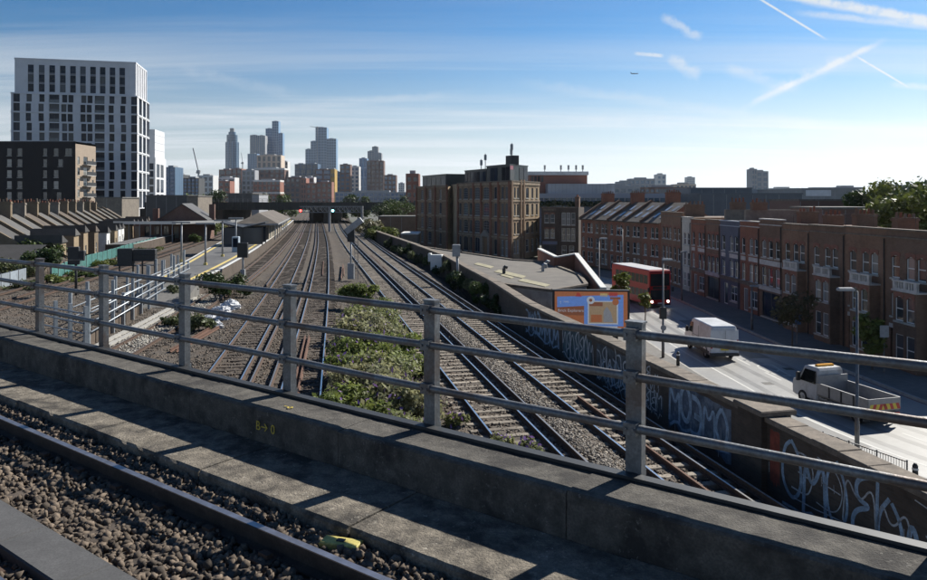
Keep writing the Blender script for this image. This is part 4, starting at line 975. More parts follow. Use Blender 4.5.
def house(label, Ya, Yb, H, B, kind, name='terraced_house', ground='bay', lm=None, extra=None, paint=None):
    Wd = (Ya-Yb)/math.cos(math.atan(TS))-.004; D = 9.
    t = thing(name, label, 'house', (TX(Ya), Ya, ZG), TR, 'terraced houses along the street')
    ops = []; c = Wd
    if kind == 'bay':      # single window and a projecting two-storey bay with a pair, balustrade above
        xs = .2*c; ops += [(xs,5.85,.85,1.5,'SA'),(xs,3.3,.9,1.65,'SA')]; bx = .62*c; ops += [(bx-.52,5.85,.82,1.5,'SA'),(bx+.52,5.85,.82,1.5,'SA')]
        ops += [(xs,.12,1.05,2.35,'O')]
    elif kind == 'three': ops += [(c*k_,5.75,.82,1.6,'SA') for k_ in (.2,.5,.8)]+[(c*k_,3.15,.85,1.75,'SA') for k_ in (.2,.5,.8)]+[(c*.5,.3,c*.8,2.3,'VDB')]
    elif kind == 'pair1': ops += [(c*k_,5.75,.8,1.6,'SA') for k_ in (.18,.58,.82)]+[(c*k_,3.15,.82,1.75,'SA') for k_ in (.18,.58,.82)]+[(c*.3,.2,1.0,2.2,'n'),(c*.7,.7,1.6,1.6,'VS')]
    elif kind == 'narrow': ops += [(c*k_,5.6,.75,1.5,'SA') for k_ in (.3,.7)]+[(c*k_,3.1,.75,1.6,'S') for k_ in (.3,.7)]+[(c*k_,.6,.75,1.7,'S') for k_ in (.3,.7)]
    elif kind == 'wide': ops += [(c*k_,6.0,.8,1.55,'SA') for k_ in (.14,.3,.46,.68,.86)]+[(c*k_,3.4,.85,1.7,'SA') for k_ in (.14,.3,.46,.68,.86)]+[(c*k_,.6,.95,1.9,'S') for k_ in (.14,.3,.46,.68,.86)]
    mb = MB(); facade(t, mb, ID, Wd, H, ops, lm=lm); shell(mb, Wd, D, H-.55, skip=('front',)); mb.quad((0,.28,H-.55),(0,.28,H),(Wd,.28,H),(Wd,.28,H-.55)); mb.quad((0,0,H),(Wd,0,H),(Wd,.28,H),(0,.28,H))
    mb.quad((0,0,H-.55),(0,.28,H-.55),(0,.28,H),(0,0,H)); mb.quad((Wd,0,H-.55),(Wd,0,H),(Wd,.28,H),(Wd,.28,H-.55))
    mb.build('wall', B, t)
    mb = MB(); mb.box(0,Wd,-.12,.36,H,H+.1); mb.box(0,Wd,-.09,0,H-.5,H-.42); mb.build('cornice', M_cope if paint is None else paint, t)
    if kind == 'bay':
        b0, b1, dp = bx-1.15, bx+1.15, .75; mb = MB(); zb_ = 5.15
        facade(t, mb, T(b0,-dp,0), 2.3, zb_, [(.62,3.25,.82,1.6,'SA'),(1.68,3.25,.82,1.6,'SA'),(.62,.65,.82,1.75,'S'),(1.68,.65,.82,1.75,'S')], lm=lm)
        mb.quad((b0,0,0),(b0,-dp,0),(b0,-dp,zb_),(b0,0,zb_)); mb.quad((b1,-dp,0),(b1,0,0),(b1,0,zb_),(b1,-dp,zb_)); mb.quad((b0,-dp,zb_),(b1,-dp,zb_),(b1,0,zb_),(b0,0,zb_)); bw = mb.build('bay', B, t)
        mb = MB(); mb.box(b0-.08,b1+.08,-dp-.08,0,zb_,zb_+.1); mb.box(b0-.02,b1+.02,-dp-.02,-dp+.14,zb_+.1,zb_+.2); mb.box(b0-.05,b1+.05,-dp-.05,-dp+.16,zb_+.62,zb_+.72)
        for k_ in range(10): xx = b0+.05+k_*(2.2/9); mb.box(xx-.05,xx+.05,-dp+.02,-dp+.12,zb_+.2,zb_+.62)
        for xx in (b0,(b0+b1)/2-.12,b1-.24): mb.box(xx,xx+.24,-dp-.03,-dp+.15,zb_+.2,zb_+.62)
        mb.build('balustrade', M_plaster, bw)
        dr_ = MB(); dr_.box(xs-.5,xs+.5,.18,.24,.12,2.3); d0 = dr_.build('door', plain('dark_front_door', (.03,.035,.05), .4), t); q = MB(); q.tube([(xs+.35,.15,1.15),(xs+.35,.19,1.15)],.04,8); q.build('handle', M_cond, d0)
        q = MB(); q.box(xs-.62,xs+.62,-.04,.0,2.5,2.78); q.build('fanlight_panel', M_plaster, t)
        q = MB(); q.box(xs-.6,xs+.6,-.6,0,0,.12); q.build('doorstep', M_sill, t)
    else:
        if kind in ('three','pair1'):
            mb = MB(); mb.box(.05,Wd-.05,-.14,-.0,2.75,3.05); mb.box(.05,Wd-.05,-.22,0,3.05,3.12); mb.build('shopfront_band', M_plaster if kind == 'three' else M_cope, t)
            if kind == 'pair1':
                for xx in (.18*c,.70*c):
                    q = MB(); w_ = .5 if xx < .3*c else 1.0; q.box(xx-w_,xx+w_,-.05,0,5.1,5.5); q.build('panel', M_plaster, t)
    if paint and kind == 'three':
        q = MB(); q.box(.05,Wd-.05,-.07,0,5.05,5.5); q.build('band', M_plaster, t)
    mb = MB(); xp = Wd-.12; mb.tube([(xp,-.09,0),(xp,-.09,H-.6)],.05,6); mb.build('drainpipe', M_black, t)
    if extra: extra(t, Wd, H)
    ax, ah = random.uniform(.3,.8)*Wd, random.uniform(.5,1.0); mb = MB(); mb.tube([(ax,4.2,H-.5),(ax,4.2,H+ah)],.018,5); mb.bar((ax-.5,4.2,H+ah-.1),(ax+.5,4.2,H+ah-.1),.03)
    for k_ in range(5): mb.bar((ax-.45+k_*.22,3.95,H+ah-.1),(ax-.45+k_*.22,4.45,H+ah-.1),.02)
    mb.build('aerial', M_darksteel, t)
    return t
def ch_side(w=.7, d=2.4, up=1.2, pots=5, m=None, off=0., y=3.):
    return lambda t, W_, H: chimney(t, .1+off, y, H-.6, H+up, w, d, pots, m or B_brown2)
M_rend = mat('grey_brown_render', (.19,.165,.135), .2, 2., .9, stain=(.12,.10,.085), stain_scale=.6)
def party(h1, y0=.5, y1=7.5):
    def f(t, W_, H):
        mb = MB(); mb.box(-.18,.18,y0,y1,H-.6,H+h1); mb.build('party_wall', M_rend, t); chimney(t, 0., y0+1.4, H+h1, H+h1+.55, .55, 1.5, 4, B_brown2)
    return f
house('nearest brown brick terraced house with a balustraded bay at the right edge', 48.7, 43.9, 9.0, B_brown2, 'bay', extra=ch_side(.8,2.2,.75,6,off=.3,y=4.5))
house('brown brick terraced house with bay behind the tall street lamp', 53.5, 48.7, 9.0, B_brown, 'bay', extra=ch_side(.7,1.6,.45,5,y=4.5))
house('brown brick terraced house with bay and arched dark doorway', 58.5, 53.5, 8.95, B_brown2, 'bay', extra=ch_side(.7,1.7,.7,5,y=4.5))
house('brown brick terraced house with bay next to the three window house', 63.1, 58.5, 8.9, B_brown, 'bay', extra=ch_side(.7,1.5,.55,4,y=4.5))
house('dark brick house with three tall windows and a white band between floors', 67.4, 63.1, 9.2, B_brown2, 'three', paint=M_plaster, extra=ch_side(.8,1.6,.5,5,y=4.5))
house('red brown brick house with pale cornice right of the blue house', 71.7, 67.4, 8.9, B_red, 'pair1', paint=M_plaster, extra=party(1.1))
house('blue painted terraced house with white window surrounds', 76.6, 71.7, 8.8, B_blue, 'pair1', paint=plain('pale_blue_cornice', (.32,.36,.42), .6), lm=B_blue, extra=party(1.2))
house('dark brick house with white painted ground floor left of the blue house', 80.5, 76.6, 8.8, B_brown2, 'three', paint=None)
house('red brown brick terraced house right of the cream house', 85.2, 80.5, 8.7, B_red, 'pair1')
house('narrow cream painted house standing among the brown terrace', 88.2, 85.2, 8.9, B_white, 'narrow', lm=B_white, paint=M_plaster)
house('wide brown brick building with flat parapet left of the cream house', 96.3, 88.2, 9.4, B_brown, 'wide', extra=ch_side(.8,2.4,.8,5,off=4))
q = MB(); 
# ------------------------------------------------------------------ pitched-roof terrace where the street bends
pL, pR_ = Vector((20.2,124,0)), Vector((27.2,99.5,0)); dv = (pR_-pL); seg_ = dv.length/5; fr = math.atan2(dv.y, dv.x)
M_pslate = mat('brown_grey_slate', (.135,.115,.098), .2, 1.3, .8, fine=14., stain=(.08,.07,.06), stain_scale=.4)
M_skyl = plain('skylight_glass', (.35,.38,.42), .05)
for i in range(5):
    p = pL+dv*(i/5); lab = ['leftmost pitched roof terraced house, next to the dark corner block','second pitched roof house from the dark corner block','middle house of the pitched roof terrace with skylights','fourth pitched roof house from the dark corner block','rightmost pitched roof house next to the wide flat topped building'][i]
    t = thing('terraced_house', lab, 'house', (p.x, p.y, ZG), fr, 'red brown terrace at the bend of the street'); Wd = seg_-.004; H = 7.9
    ops = [(Wd*k_,z_,.85,h_,'SA') for k_ in (.2,.58,.8) for z_, h_ in ((5.6,1.6),(3.1,1.7))]+[(Wd*.2,.2,.95,2.2,'nS'),(Wd*.58,.7,.85,1.7,'S'),(Wd*.8,.7,.85,1.7,'S')]
    mb = MB(); facade(t, mb, ID, Wd, H, ops); shell(mb, Wd, 9, H, skip=('front',), top=False)
    mb.add([(0,0,H),(0,9,H),(0,4.5,H+2.7)], [(0,1,2)]); mb.add([(Wd,0,H),(Wd,9,H),(Wd,4.5,H+2.7)], [(0,2,1)]); mb.build('wall', B_red if i%2 == 0 else brick('orange_brown_brick', (.17,.085,.055),(.21,.11,.07),(.17,.15,.13),.45), t)
    mb = MB(); mb.add([(0,-.25,H-.15),(Wd,-.25,H-.15),(Wd,4.5,H+2.75),(0,4.5,H+2.75),(0,9.2,H-.1),(Wd,9.2,H-.1)], [(0,1,2,3),(3,2,5,4)]); rf = mb.build('roof', M_pslate, t)
    sl_ = 2.9/4.75
    for k_, yy in ((.35,.9),(.45,2.5),(.72,.9),(.8,2.5)):
        mb = MB(); mb.add([(Wd*k_-.35,yy,H-.15+(yy+.25)*sl_+.06),(Wd*k_+.35,yy,H-.15+(yy+.25)*sl_+.06),(Wd*k_+.35,yy+1.1,H-.15+(yy+1.35)*sl_+.06),(Wd*k_-.35,yy+1.1,H-.15+(yy+1.35)*sl_+.06)], [(0,1,2,3)]); mb.build('skylight', M_skyl, rf)
    mb = MB(); mb.add([(x_,y_,z_) for x_ in (-.18,.18) for y_, z_ in ((-.3,H-.3),(-.3,H+.2),(4.5,H+3.15),(9.2,H+.2),(9.2,H-.3))], [(0,1,2,3,4),(9,8,7,6,5),(0,5,6,1),(1,6,7,2),(2,7,8,3)]); mb.build('party_wall', B_brown2, t)
    mb = MB(); mb.box(0,Wd,-.35,-.2,H-.22,H-.08); mb.build('gutter', M_black, t)
    if i in (0,2,4): chimney(t, .2, 5.0, H+2.0, H+4.0, .6, 2.2, 6, B_red)
# dark corner block with shop
t = thing('corner_building', 'dark brick corner block with white windows and a shop below', 'building', (XA(541.5,137), 137, ZG), R(-16)); Wd, D = 7.0, 9.; H = 9.6
ops = [(1.0,6.7,.8,1.7,'SA'),(2.1,6.7,.8,1.7,'SA'),(1.0,3.8,.8,1.8,'SA'),(2.1,3.8,.8,1.8,'SA'),(4.2,6.3,.72,2.3,'S'),(5.1,6.3,.72,2.3,'S'),(6.0,6.3,.72,2.3,'S'),(4.2,3.3,.72,2.4,'S'),(5.1,3.3,.72,2.4,'S'),(6.0,3.3,.72,2.4,'S'),(1.6,.3,2.4,2.2,'VDB'),(4.3,.8,.9,1.6,'S'),(5.7,.8,.9,1.6,'S')]
mb = MB(); facade(t, mb, ID, Wd, H, ops); shell(mb, Wd, D, H); mb.build('wall', brick('black_brown_brick', (.06,.045,.038),(.085,.064,.052),(.08,.075,.07),.4), t)
mb = MB(); mb.box(-.1,Wd+.1,-.2,0,H-.1,H+.1); mb.box(.3,2.8,-.06,0,9.0,9.4); mb.build('cornice', M_cope, t); mb = MB(); mb.box(.2,3.0,-.18,0,2.6,3.2); mb.build('shop_sign', plain('faded_blue_sign', (.14,.16,.24), .5), t)
mb = MB(); mb.box(3.3,3.6,-.12,0,0,H); mb.build('pilaster', MATS['black_brown_brick'], t)
chimney(t, 6.2, 5, H, H+1.8, .8, 1.8, 4, B_brown2)

# ------------------------------------------------------------------ old factory with glazed top storey
B_fac = brick('factory_stock_brick', (.195,.12,.074), (.24,.155,.095), (.14,.125,.105), .5)
B_facy = brick('yellow_factory_brick', (.34,.25,.15), (.40,.30,.19), (.30,.26,.2), .3)  # lighter yellow copy of the factory brick, sunlight put into its colour
M_band = mat('sandstone_band', (.33,.25,.17), .25, 3., .85, stain=(.13,.10,.08), stain_scale=.8)
B_trim = brick('buff_arch_brick', (.27,.18,.115), (.32,.22,.14), (.25,.22,.18), .3)
cL, cC_, cR_ = Vector((-1.2,151,ZG)), Vector((8.6,131,ZG)), Vector((15.0,142.5,ZG))
def fmat(a, b): d = b-a; return T(*a)@RZ(math.atan2(d.y, d.x)), d.length
fac = thing('old_factory', 'tall old brown brick factory with arched windows and dark glazed top storey', 'building', (0,0,0))
HF = 14.4; fz = [(1.0,2.7),(4.55,2.5),(7.95,2.5),(11.2,2.3)]
def fbands(M, L, z=(3.9,7.35,10.7,13.85)):
    for k_, zz_ in enumerate(z):
        mb = MB(); mb.M = M; mb.box(0,L,-.14,0,zz_,zz_+(.28 if k_ < 3 else .45)); mb.build('string_course', M_band, fac)
def fpil(M, L, xs, w=.5):
    for xx in xs: mb = MB(); mb.M = M; mb.box(xx-w/2,xx+w/2,-.28,0,0,HF); mb.build('pilaster', B_red, fac)
M1, L1 = fmat(cL, cC_); ops = []
bays = [(.055,1.0),(.17,1.9),(.275,1.0),(.40,2.0),(.57,2.3),(.745,1.3),(.86,.85),(.93,.85)]
for k_, (u, w) in enumerate(bays):
    for f_, (z_, h_) in enumerate(fz):
        ops.append((u*L1, z_, w, h_, 'O' if (f_ == 0 and k_ == 4) else ('VMBA' if w < 1.5 else 'GMBA')) if f_ else (u*L1, z_-.3, w, 2.9, 'O' if k_ == 4 else ('VS' if k_ > 5 else 'VMBA')))
mb = MB(); facade(fac, mb, M1, L1, HF, ops, lm=B_trim); mb.build('front_wall', B_fac, fac)
fbands(M1, L1); fpil(M1, L1, [0.3,.335*L1,.485*L1,.66*L1,.80*L1,L1-.3])
mb = MB(); mb.M = M1; u = .57*L1; mb.box(u-1.15,u+1.15,.14,.2,.7,3.6); dd = mb.build('boarded_door', mat('plywood_board', (.30,.16,.075), .2, 3., .8), fac)
mb = MB(); mb.M = M1; mb.box(u-1.75,u-1.15,-.4,0,0,4.0); mb.box(u+1.15,u+1.75,-.4,0,0,4.0); mb.add([(u-1.95,-.45,4.0),(u+1.95,-.45,4.0),(u,-.45,5.3),(u-1.95,0,4.0),(u+1.95,0,4.0),(u,0,5.3)], [(0,1,2),(0,2,5,3),(1,4,5,2),(0,3,4,1)]); mb.build('door_surround', mat('carved_stone', (.30,.25,.20), .2, 4., .85), fac)
M2, L2 = fmat(cC_, cR_); ops = []
for u, w in ((.13,.8),(.23,.8),(.56,1.3),(.74,.9),(.9,.9)):
    for f_, (z_, h_) in enumerate(fz): ops.append((u*L2, z_+.15, w, h_-.3, ('VS' if f_ == 0 else 'VMBA')))
mb = MB(); facade(fac, mb, M2, L2, HF, ops, lm=B_trim); mb.build('side_wall', B_facy, fac); fbands(M2, L2); 
for xx in (.25,.32*L2,.42*L2): mb = MB(); mb.M = M2; mb.box(xx-.3,xx+.3,-.22,0,0,HF+(.4 if xx > 1 else 0)); mb.build('pilaster', B_fac, fac)
# narrow return and left wing
aL = Vector((-3.6,149.5,ZG)); M3, L3 = fmat(aL, cL); ops = [(.3*L3,z_+.2,.55,h_-.3,'VDn') for z_, h_ in fz]+[(.72*L3,z_+.2,.55,h_-.3,'VDn') for z_, h_ in fz]
wL, wR = Vector((XA(416.5,176),176,ZG)), Vector((XA(448,158),158,ZG)); M4, L4 = fmat(wL, wR)
ops4 = [(u*L4, z_, w, h_, 'VMBA' if w < 1.4 else 'GMBA') for u, w in ((.2,1.4),(.45,1.9),(.78,1.2)) for z_, h_ in fz]
mb = MB(); facade(fac, mb, M4, L4, HF-.4, ops4, lm=B_trim); mb.build('wing_wall', B_fac, fac); fbands(M4, L4); fpil(M4, L4, [.3,.33*L4,.63*L4,L4-.3])
# the gap between wing and front: return wall facing the sun
rA = Vector((XA(448,158),158,ZG)); rB = Vector((XA(455.5,163),163,ZG)); 
rC = cL; M5, L5 = fmat(rB, Vector((XA(462,160),160,ZG)))
mb = MB(); Mx, Lx = fmat(wR, wR+Vector((2.0,7.5,0))); facade(fac, mb, Mx, Lx, HF-.4, [(Lx*k_,z_+.2,.7,h_-.3,'VDn') for k_ in (.3,.6) for z_, h_ in fz], lm=B_trim); mb.build('return_wall', B_facy, fac)
mb = MB(); top_ = [cL, cC_, cR_, cR_+Vector((-8,18,0)), cL+Vector((-3,22,0))]; mb.prism([(q_.x,q_.y) for q_ in top_], ZG+HF-.35, ZG+HF-.3); mb.build('roof', M_leadroof, fac)
mb = MB(); mb.quad(tuple(cL), tuple(cL+Vector((-3,22,0))), tuple(cL+Vector((-3,22,HF))), tuple(cL+Vector((0,0,HF)))); mb.quad(tuple(cR_), tuple(cR_+Vector((-8,18,0))), tuple(cR_+Vector((-8,18,HF))), tuple(cR_+Vector((0,0,HF)))); mb.build('rear_wall', B_facy, fac)
mb = MB(); tw = [wL, wR, wR+Vector((2,7.5,0)), cL+Vector((-3,22,0)), wL+Vector((3,8,0))]; mb.prism([(q_.x,q_.y) for q_ in tw], ZG+HF-.75, ZG+HF-.7); mb.build('roof', M_leadroof, fac)
mb = MB(); mb.M = M1; mb.box(0,L1,-.2,.4,HF,HF+.22); mb.M = M2; mb.box(0,L2,-.2,.4,HF,HF+.2); mb.M = M4; mb.box(0,L4,-.2,.4,HF-.4,HF-.2); mb.build('parapet_coping', M_cope, fac)
# glazed storey
M_pent = mat('dark_metal_cladding', (.05,.058,.06), .2, 1., .35, .5)
def pent(poly, z0, z1, wins):
    mb = MB(); mb.prism(poly, z0, z1); c = [sum(p[i] for p in poly)/len(poly) for i in (0,1)]; mb.prism([(c[0]+(p[0]-c[0])*1.03, c[1]+(p[1]-c[1])*1.03) for p in poly], z1, z1+.2); pn = mb.build('glazed_storey', M_pent, fac)
    for (i, n) in wins:
        a, b = Vector((*poly[i],0)), Vector((*poly[(i+1)%len(poly)],0)); Mq, L = fmat(a, b); w = L/n
        for k_ in range(n):
            if random.random() < .85: mb = MB(); mb.M = Mq; mb.box(k_*w+.12,(k_+1)*w-.12,-.05,-.002,z0+.5,z1-.3); mb.build('window', M_dglass, pn)
zf = ZG+HF-.3; e1 = (cC_-cL).normalized(); e2_ = (cR_-cC_).normalized()
def fp_(s1, s2): q_ = cL+e1*(s1*L1)+e2_*(s2*L2); return (q_.x, q_.y)
pent([fp_(.06,.14), fp_(.5,.12), fp_(.5,.8), fp_(.06,.9)], zf, zf+2.9, [(0,7)])
pent([fp_(.52,.10), fp_(.93,.10), fp_(.93,.72), fp_(.52,.72)], zf, zf+3.4, [(0,6),(1,4)])
mq = M4; q4 = lambda x_, y_: tuple((M4@Vector((x_,y_,0)))[:2])
pent([q4(1.,1.2), q4(L4*.8,1.2), q4(L4*.8,6.5), q4(1.,6.5)], zf-.4, zf+2.6, [(0,5)])
mb = MB(); mb.M = M1; mb.box(L1*.74,L1*.84,2.2,3.8,HF+3.2,HF+5.0); mb.build('roof_plant', M_darksteel, fac)
for (Mq, xx, hh) in ((M1,L1*.78,7.4),(M1,L1*.30,6.0),(M1,L1*.22,5.0),(M2,L2*.5,6.6),(M2,L2*.45,4.6)):
    mb = MB(); mb.M = Mq; mb.tube([(xx,3,HF+2.5),(xx,3,HF+hh)],.09,6); mb.box(xx-.2,xx+.2,2.8,3.2,HF+hh-1.3,HF+hh-.2); mb.build('antenna', M_grey, fac)
mb = MB(); mb.M = M2; mb.box(.2,1.5,.2,.25,HF+2.2,HF+2.9); mb.build('small_flag', plain('flag_red', (.35,.12,.16), .7), fac)
# ------------------------------------------------------------------ flat roof beside the wall
fb = thing('flat_roofed_building', 'low building with a broad grey flat roof beside the trackside wall', 'building', (0,0,0))
fp = [(2.3,53.8),(6.06,49.4),(9.0,52.8),(9.6,60),(8.2,72),(5.1,74.5),(-.5,85.7),(-4.6,94),(-6.2,97)]
wp = [(float(WALL(y))+.62, y) for y in (96,88,77,66,56)]
poly = fp[:-1]+wp
mb = MB(); mb.prism(poly, -4.2, .98); mb.build('wall', mat('pale_render', (.40,.39,.37), .2, 2., .85, stain=(.22,.2,.18), stain_scale=.7), fb)
mb = MB(); mb.prism([(x_, y_) for x_, y_ in poly], .985, 1.06); mb.build('roof', mat('grey_mineral_felt', (.16,.145,.125), .2, .8, .9, fine=25., stain=(.09,.082,.075), stain_scale=.35, stain_amt=.7, bump=.2), fb)
M_strip = mat('pale_yellow_roof_sheet', (.30,.27,.17), .25, 3., .7)
for (p0, p1, p2, p3) in (((494,271.5),(499,269.5),(526,276),(522,278)),((518,280.5),(523,278.5),(550,284.5),(545,286.5)),((474,264),(478,262.5),(494,266.5),(490,268)),((500,275),(503,274),(514,277),(511,278.2))):
    mb = MB(); c4 = [P(*q_, 1.1) for q_ in (p0,p1,p2,p3)]; mb.prism(c4, 1.062, 1.10); mb.build('roof_light', M_strip, fb)
mb = MB()
for a, b in zip(poly, poly[1:]+poly[:1]): mb.bar((a[0],a[1],1.12),(b[0],b[1],1.12),.3,.14)
mb.build('kerb_upstand', M_cope, fb)
for (px, py) in ((504,271),(543,268.5),(546,265)):
    x, y = P(px,py+3,1.06); mb = MB(); mb.tube([(x,y,1.06),(x,y,1.55)],.14,8); mb.tube([(x,y,1.55),(x+.1,y,1.68),(x+.3,y,1.6)],.15,8); mb.build('roof_vent', M_darksteel if px < 530 else M_grey, fb)
# brick wall with white coping at the roof's right edge
bw = thing('coped_brick_wall', 'dark brick wall with sloping white coping behind the flat roof', 'wall', (0,0,0))
cw = [(8.0,76,2.1),(8.7,67.5,1.9),(10.6,67.8,2.2),(9.75,50.2,1.1)]
for a, b in zip(cw, cw[1:]):
    d = Vector(b)-Vector(a); nn = Vector((-d.y,d.x,0)).normalized()*.2; mb = MB()
    mb.add([(a[0]-nn.x,a[1]-nn.y,-4),(b[0]-nn.x,b[1]-nn.y,-4),(b[0]+nn.x,b[1]+nn.y,-4),(a[0]+nn.x,a[1]+nn.y,-4),(a[0]-nn.x,a[1]-nn.y,a[2]),(b[0]-nn.x,b[1]-nn.y,b[2]),(b[0]+nn.x,b[1]+nn.y,b[2]),(a[0]+nn.x,a[1]+nn.y,a[2])],[(0,3,2,1),(4,5,6,7),(0,1,5,4),(1,2,6,5),(2,3,7,6),(3,0,4,7)]); mb.build('wall_panel', B_red, bw)
    mb = MB(); mb.bar((a[0],a[1],a[2]+.07),(b[0],b[1],b[2]+.07),.42,.11); mb.build('coping', plain('white_coping', (.62,.61,.57), .6), bw)
# ------------------------------------------------------------------ street
cRd = curve([(12,36),(16,31.8),(20,28.4),(26,24.4),(29.8,22.3),(32.4,21.2),(37.2,20.0),(43.7,19.4),(52.7,18.8),(62,18.5),(75,18.4),(88,17.6),(100,14.8),(112,10.0),(125,3.5),(140,-5)])
ysR = np.concatenate([np.arange(13, 60, 1.0), np.arange(60, 139, 2.)])
def rstrip(mb, d0, d1, z, ya=13, yb=138, mi=0):
    L = [y for y in ysR if ya <= y <= yb]
    if not L or L[0] > ya: L = [ya]+L
    if L[-1] < yb: L = L+[yb]
    a = [at(cRd, y, d0, z) for y in L]; b = [at(cRd, y, d1, z) for y in L]; n = len(L)
    mb.add(a+b, [(i, n+i, n+i+1, i+1) for i in range(n-1)], mi); return mb
KL, KR = -4.5, 5.2
rstrip(MB(), KL, KR, ZG).build('road', M_asph, kind='structure')
def rdpatch(d0, d1, ya, yb, m, z): rstrip(MB(), d0, d1, ZG+z, ya, yb).build('road_patch', m, mk)

def kerbed(name, d0, d1):
    mb = MB(); rstrip(mb, d0, d1, ZG+.13); L = list(ysR); n = len(L)
    for d in (d0, d1):
        a = [at(cRd, y, d, ZG+.13) for y in L]; b = [at(cRd, y, d, ZG-.25) for y in L]; mb.add(a+b, [(i, i+1, n+i+1, n+i) for i in range(n-1)])
    mb.build(name, M_pave, kind='structure')
    return mb
kerbed('pavement_left', KL-4.2, KL-.16); kerbed('pavement_right', KR+.16, KR+5.6)
for nm, d in (('kerb_left', KL-.15), ('kerb_right', KR+.0)):
    mb = MB(); rstrip(mb, d, d+.14, ZG+.14); L = list(ysR); n = len(L)
    dd = d+.14 if d < 0 else d
    a = [at(cRd, y, dd, ZG+.14) for y in L]; b = [at(cRd, y, dd, ZG-.1) for y in L]; mb.add(a+b, [(i, i+1, n+i+1, n+i) for i in range(n-1)]); mb.build(nm, mat('granite_kerb', (.30,.29,.27), .2, 3., .8), kind='structure')
M_bumper_r = mat('iron_drain_cover', (.06,.058,.055), .3, 8., .6, .4)
M_line = mat('worn_road_paint', (.58,.58,.55), .15, 2., .7, fine=40., stain=(.30,.30,.29), stain_scale=2., stain_amt=.5)
mk = thing('road_markings', 'white lane lines and symbols painted on the street', 'road marking', (0,0,0)); mk['kind'] = 'structure'; del mk['category']; del mk['label']
M_p1 = mat('dark_tarmac_patch', (.16,.16,.158), .12, 3., .7, fine=80.); M_p2 = mat('pale_tarmac_patch', (.31,.305,.29), .12, 3., .6, fine=80.); M_tyre_t = mat('tyre_polished_tarmac', (.215,.213,.207), .15, 1.5, .45, fine=90.)
for (d0, d1) in ((-2.35,-1.9),(-.95,-.5),(.7,1.15),(2.1,2.55)): rdpatch(d0, d1, 14, 100, M_tyre_t, .0015)
for q_ in ((-4.2,-2.95,33.,37.5,M_p1),(.4,1.6,38.,41.,M_p1),(-2.6,-1.2,54.,60.,M_p2),(.9,2.4,50.,53.5,M_p1),(-4.3,-3.0,47.,52.,M_p2),(1.2,3.2,60.,66.,M_p1),(-1.9,-.4,28.,31.,M_p1)): rdpatch(q_[0], q_[1], q_[2], q_[3], q_[4], .0026)
for (d0, ya) in ((-1.5,43.),(1.7,46.5),(-3.8,40.),(.9,35.),(-3.6,57.),(1.9,56.)): rdpatch(d0, d0+.6, ya, ya+.6, M_bumper_r, .0048)
rstrip(MB(), -2.92, -2.78, ZG+.004, 20, 84).build('edge_line', M_line, mk)
for y in np.arange(20, 96, 4.0): rstrip(MB(), -.06, .06, ZG+.004, y, y+2.0).build('lane_dash', M_line, mk)
for d in (KL+.12, KR-.22): rstrip(MB(), d, d+.1, ZG+.004, 20, 96).build('kerb_line', plain('worn_red_paint', (.25,.09,.07), .7) if d > 0 else M_line, mk)
def mline(pts, w=.12):
    mb = MB()
    for a, b in zip(pts, pts[1:]):
        a, b = Vector((*a,ZG+.006)), Vector((*b,ZG+.006)); d = (b-a).normalized(); n = Vector((-d.y,d.x,0))*w/2; mb.add([a-n-d*w/2,a+n-d*w/2,b+n+d*w/2,b-n+d*w/2], [(0,3,2,1)])
    mb.build('lane_symbol', M_line, mk)
mline([P(*q_,ZG) for q_ in ((757,367),(760,364.5),(772,365),(786,373.5),(791,376),(781,376),(770,373),(757,367))])
mline([P(*q_,ZG) for q_ in ((768,369),(777,371.5),(779,370))])
# ------------------------------------------------------------------ wheels and vehicles (local y forward, x right)
M_tyre = mat('tyre_rubber', (.02,.02,.021), .3, 20., .85); M_rim = plain('wheel_rim', (.30,.31,.32), .4, .6)
M_bumper = plain('dark_bumper', (.03,.031,.033), .6); M_vglass = glass('vehicle_glass', (.015,.018,.02), .05)
M_tail = plain('red_tail_light', (.40,.02,.02), .25); M_num = plain('number_plate_yellow', (.65,.5,.06), .5); M_amber = plain('amber_beacon', (.75,.35,.03), .3)
def wheel(t, x, y, r, w):
    mb = MB(); mb.M = T(x,y,r)@Matrix.Rotation(R(90),4,'Y'); n = 20
    prof = [(r*.62,-w/2),(r*.93,-w/2),(r,-w/2+.03),(r,w/2-.03),(r*.93,w/2),(r*.62,w/2)]
    vs = [(rr*math.cos(6.2832*i/n), rr*math.sin(6.2832*i/n), q) for rr, q in prof for i in range(n)]
    mb.add(vs, [(j*n+i, j*n+(i+1)%n, (j+1)*n+(i+1)%n, (j+1)*n+i) for j in range(5) for i in range(n)]); o = mb.build('wheel', M_tyre, t, smooth=True)
    q = MB(); q.M = mb.M; q.tube([(0,0,-w/2+.03),(0,0,w/2-.03)], r*.62, 16); q.tube([(0,0,-w/2-.01),(0,0,w/2+.01)], r*.2, 8); q.build('rim', M_rim, o)
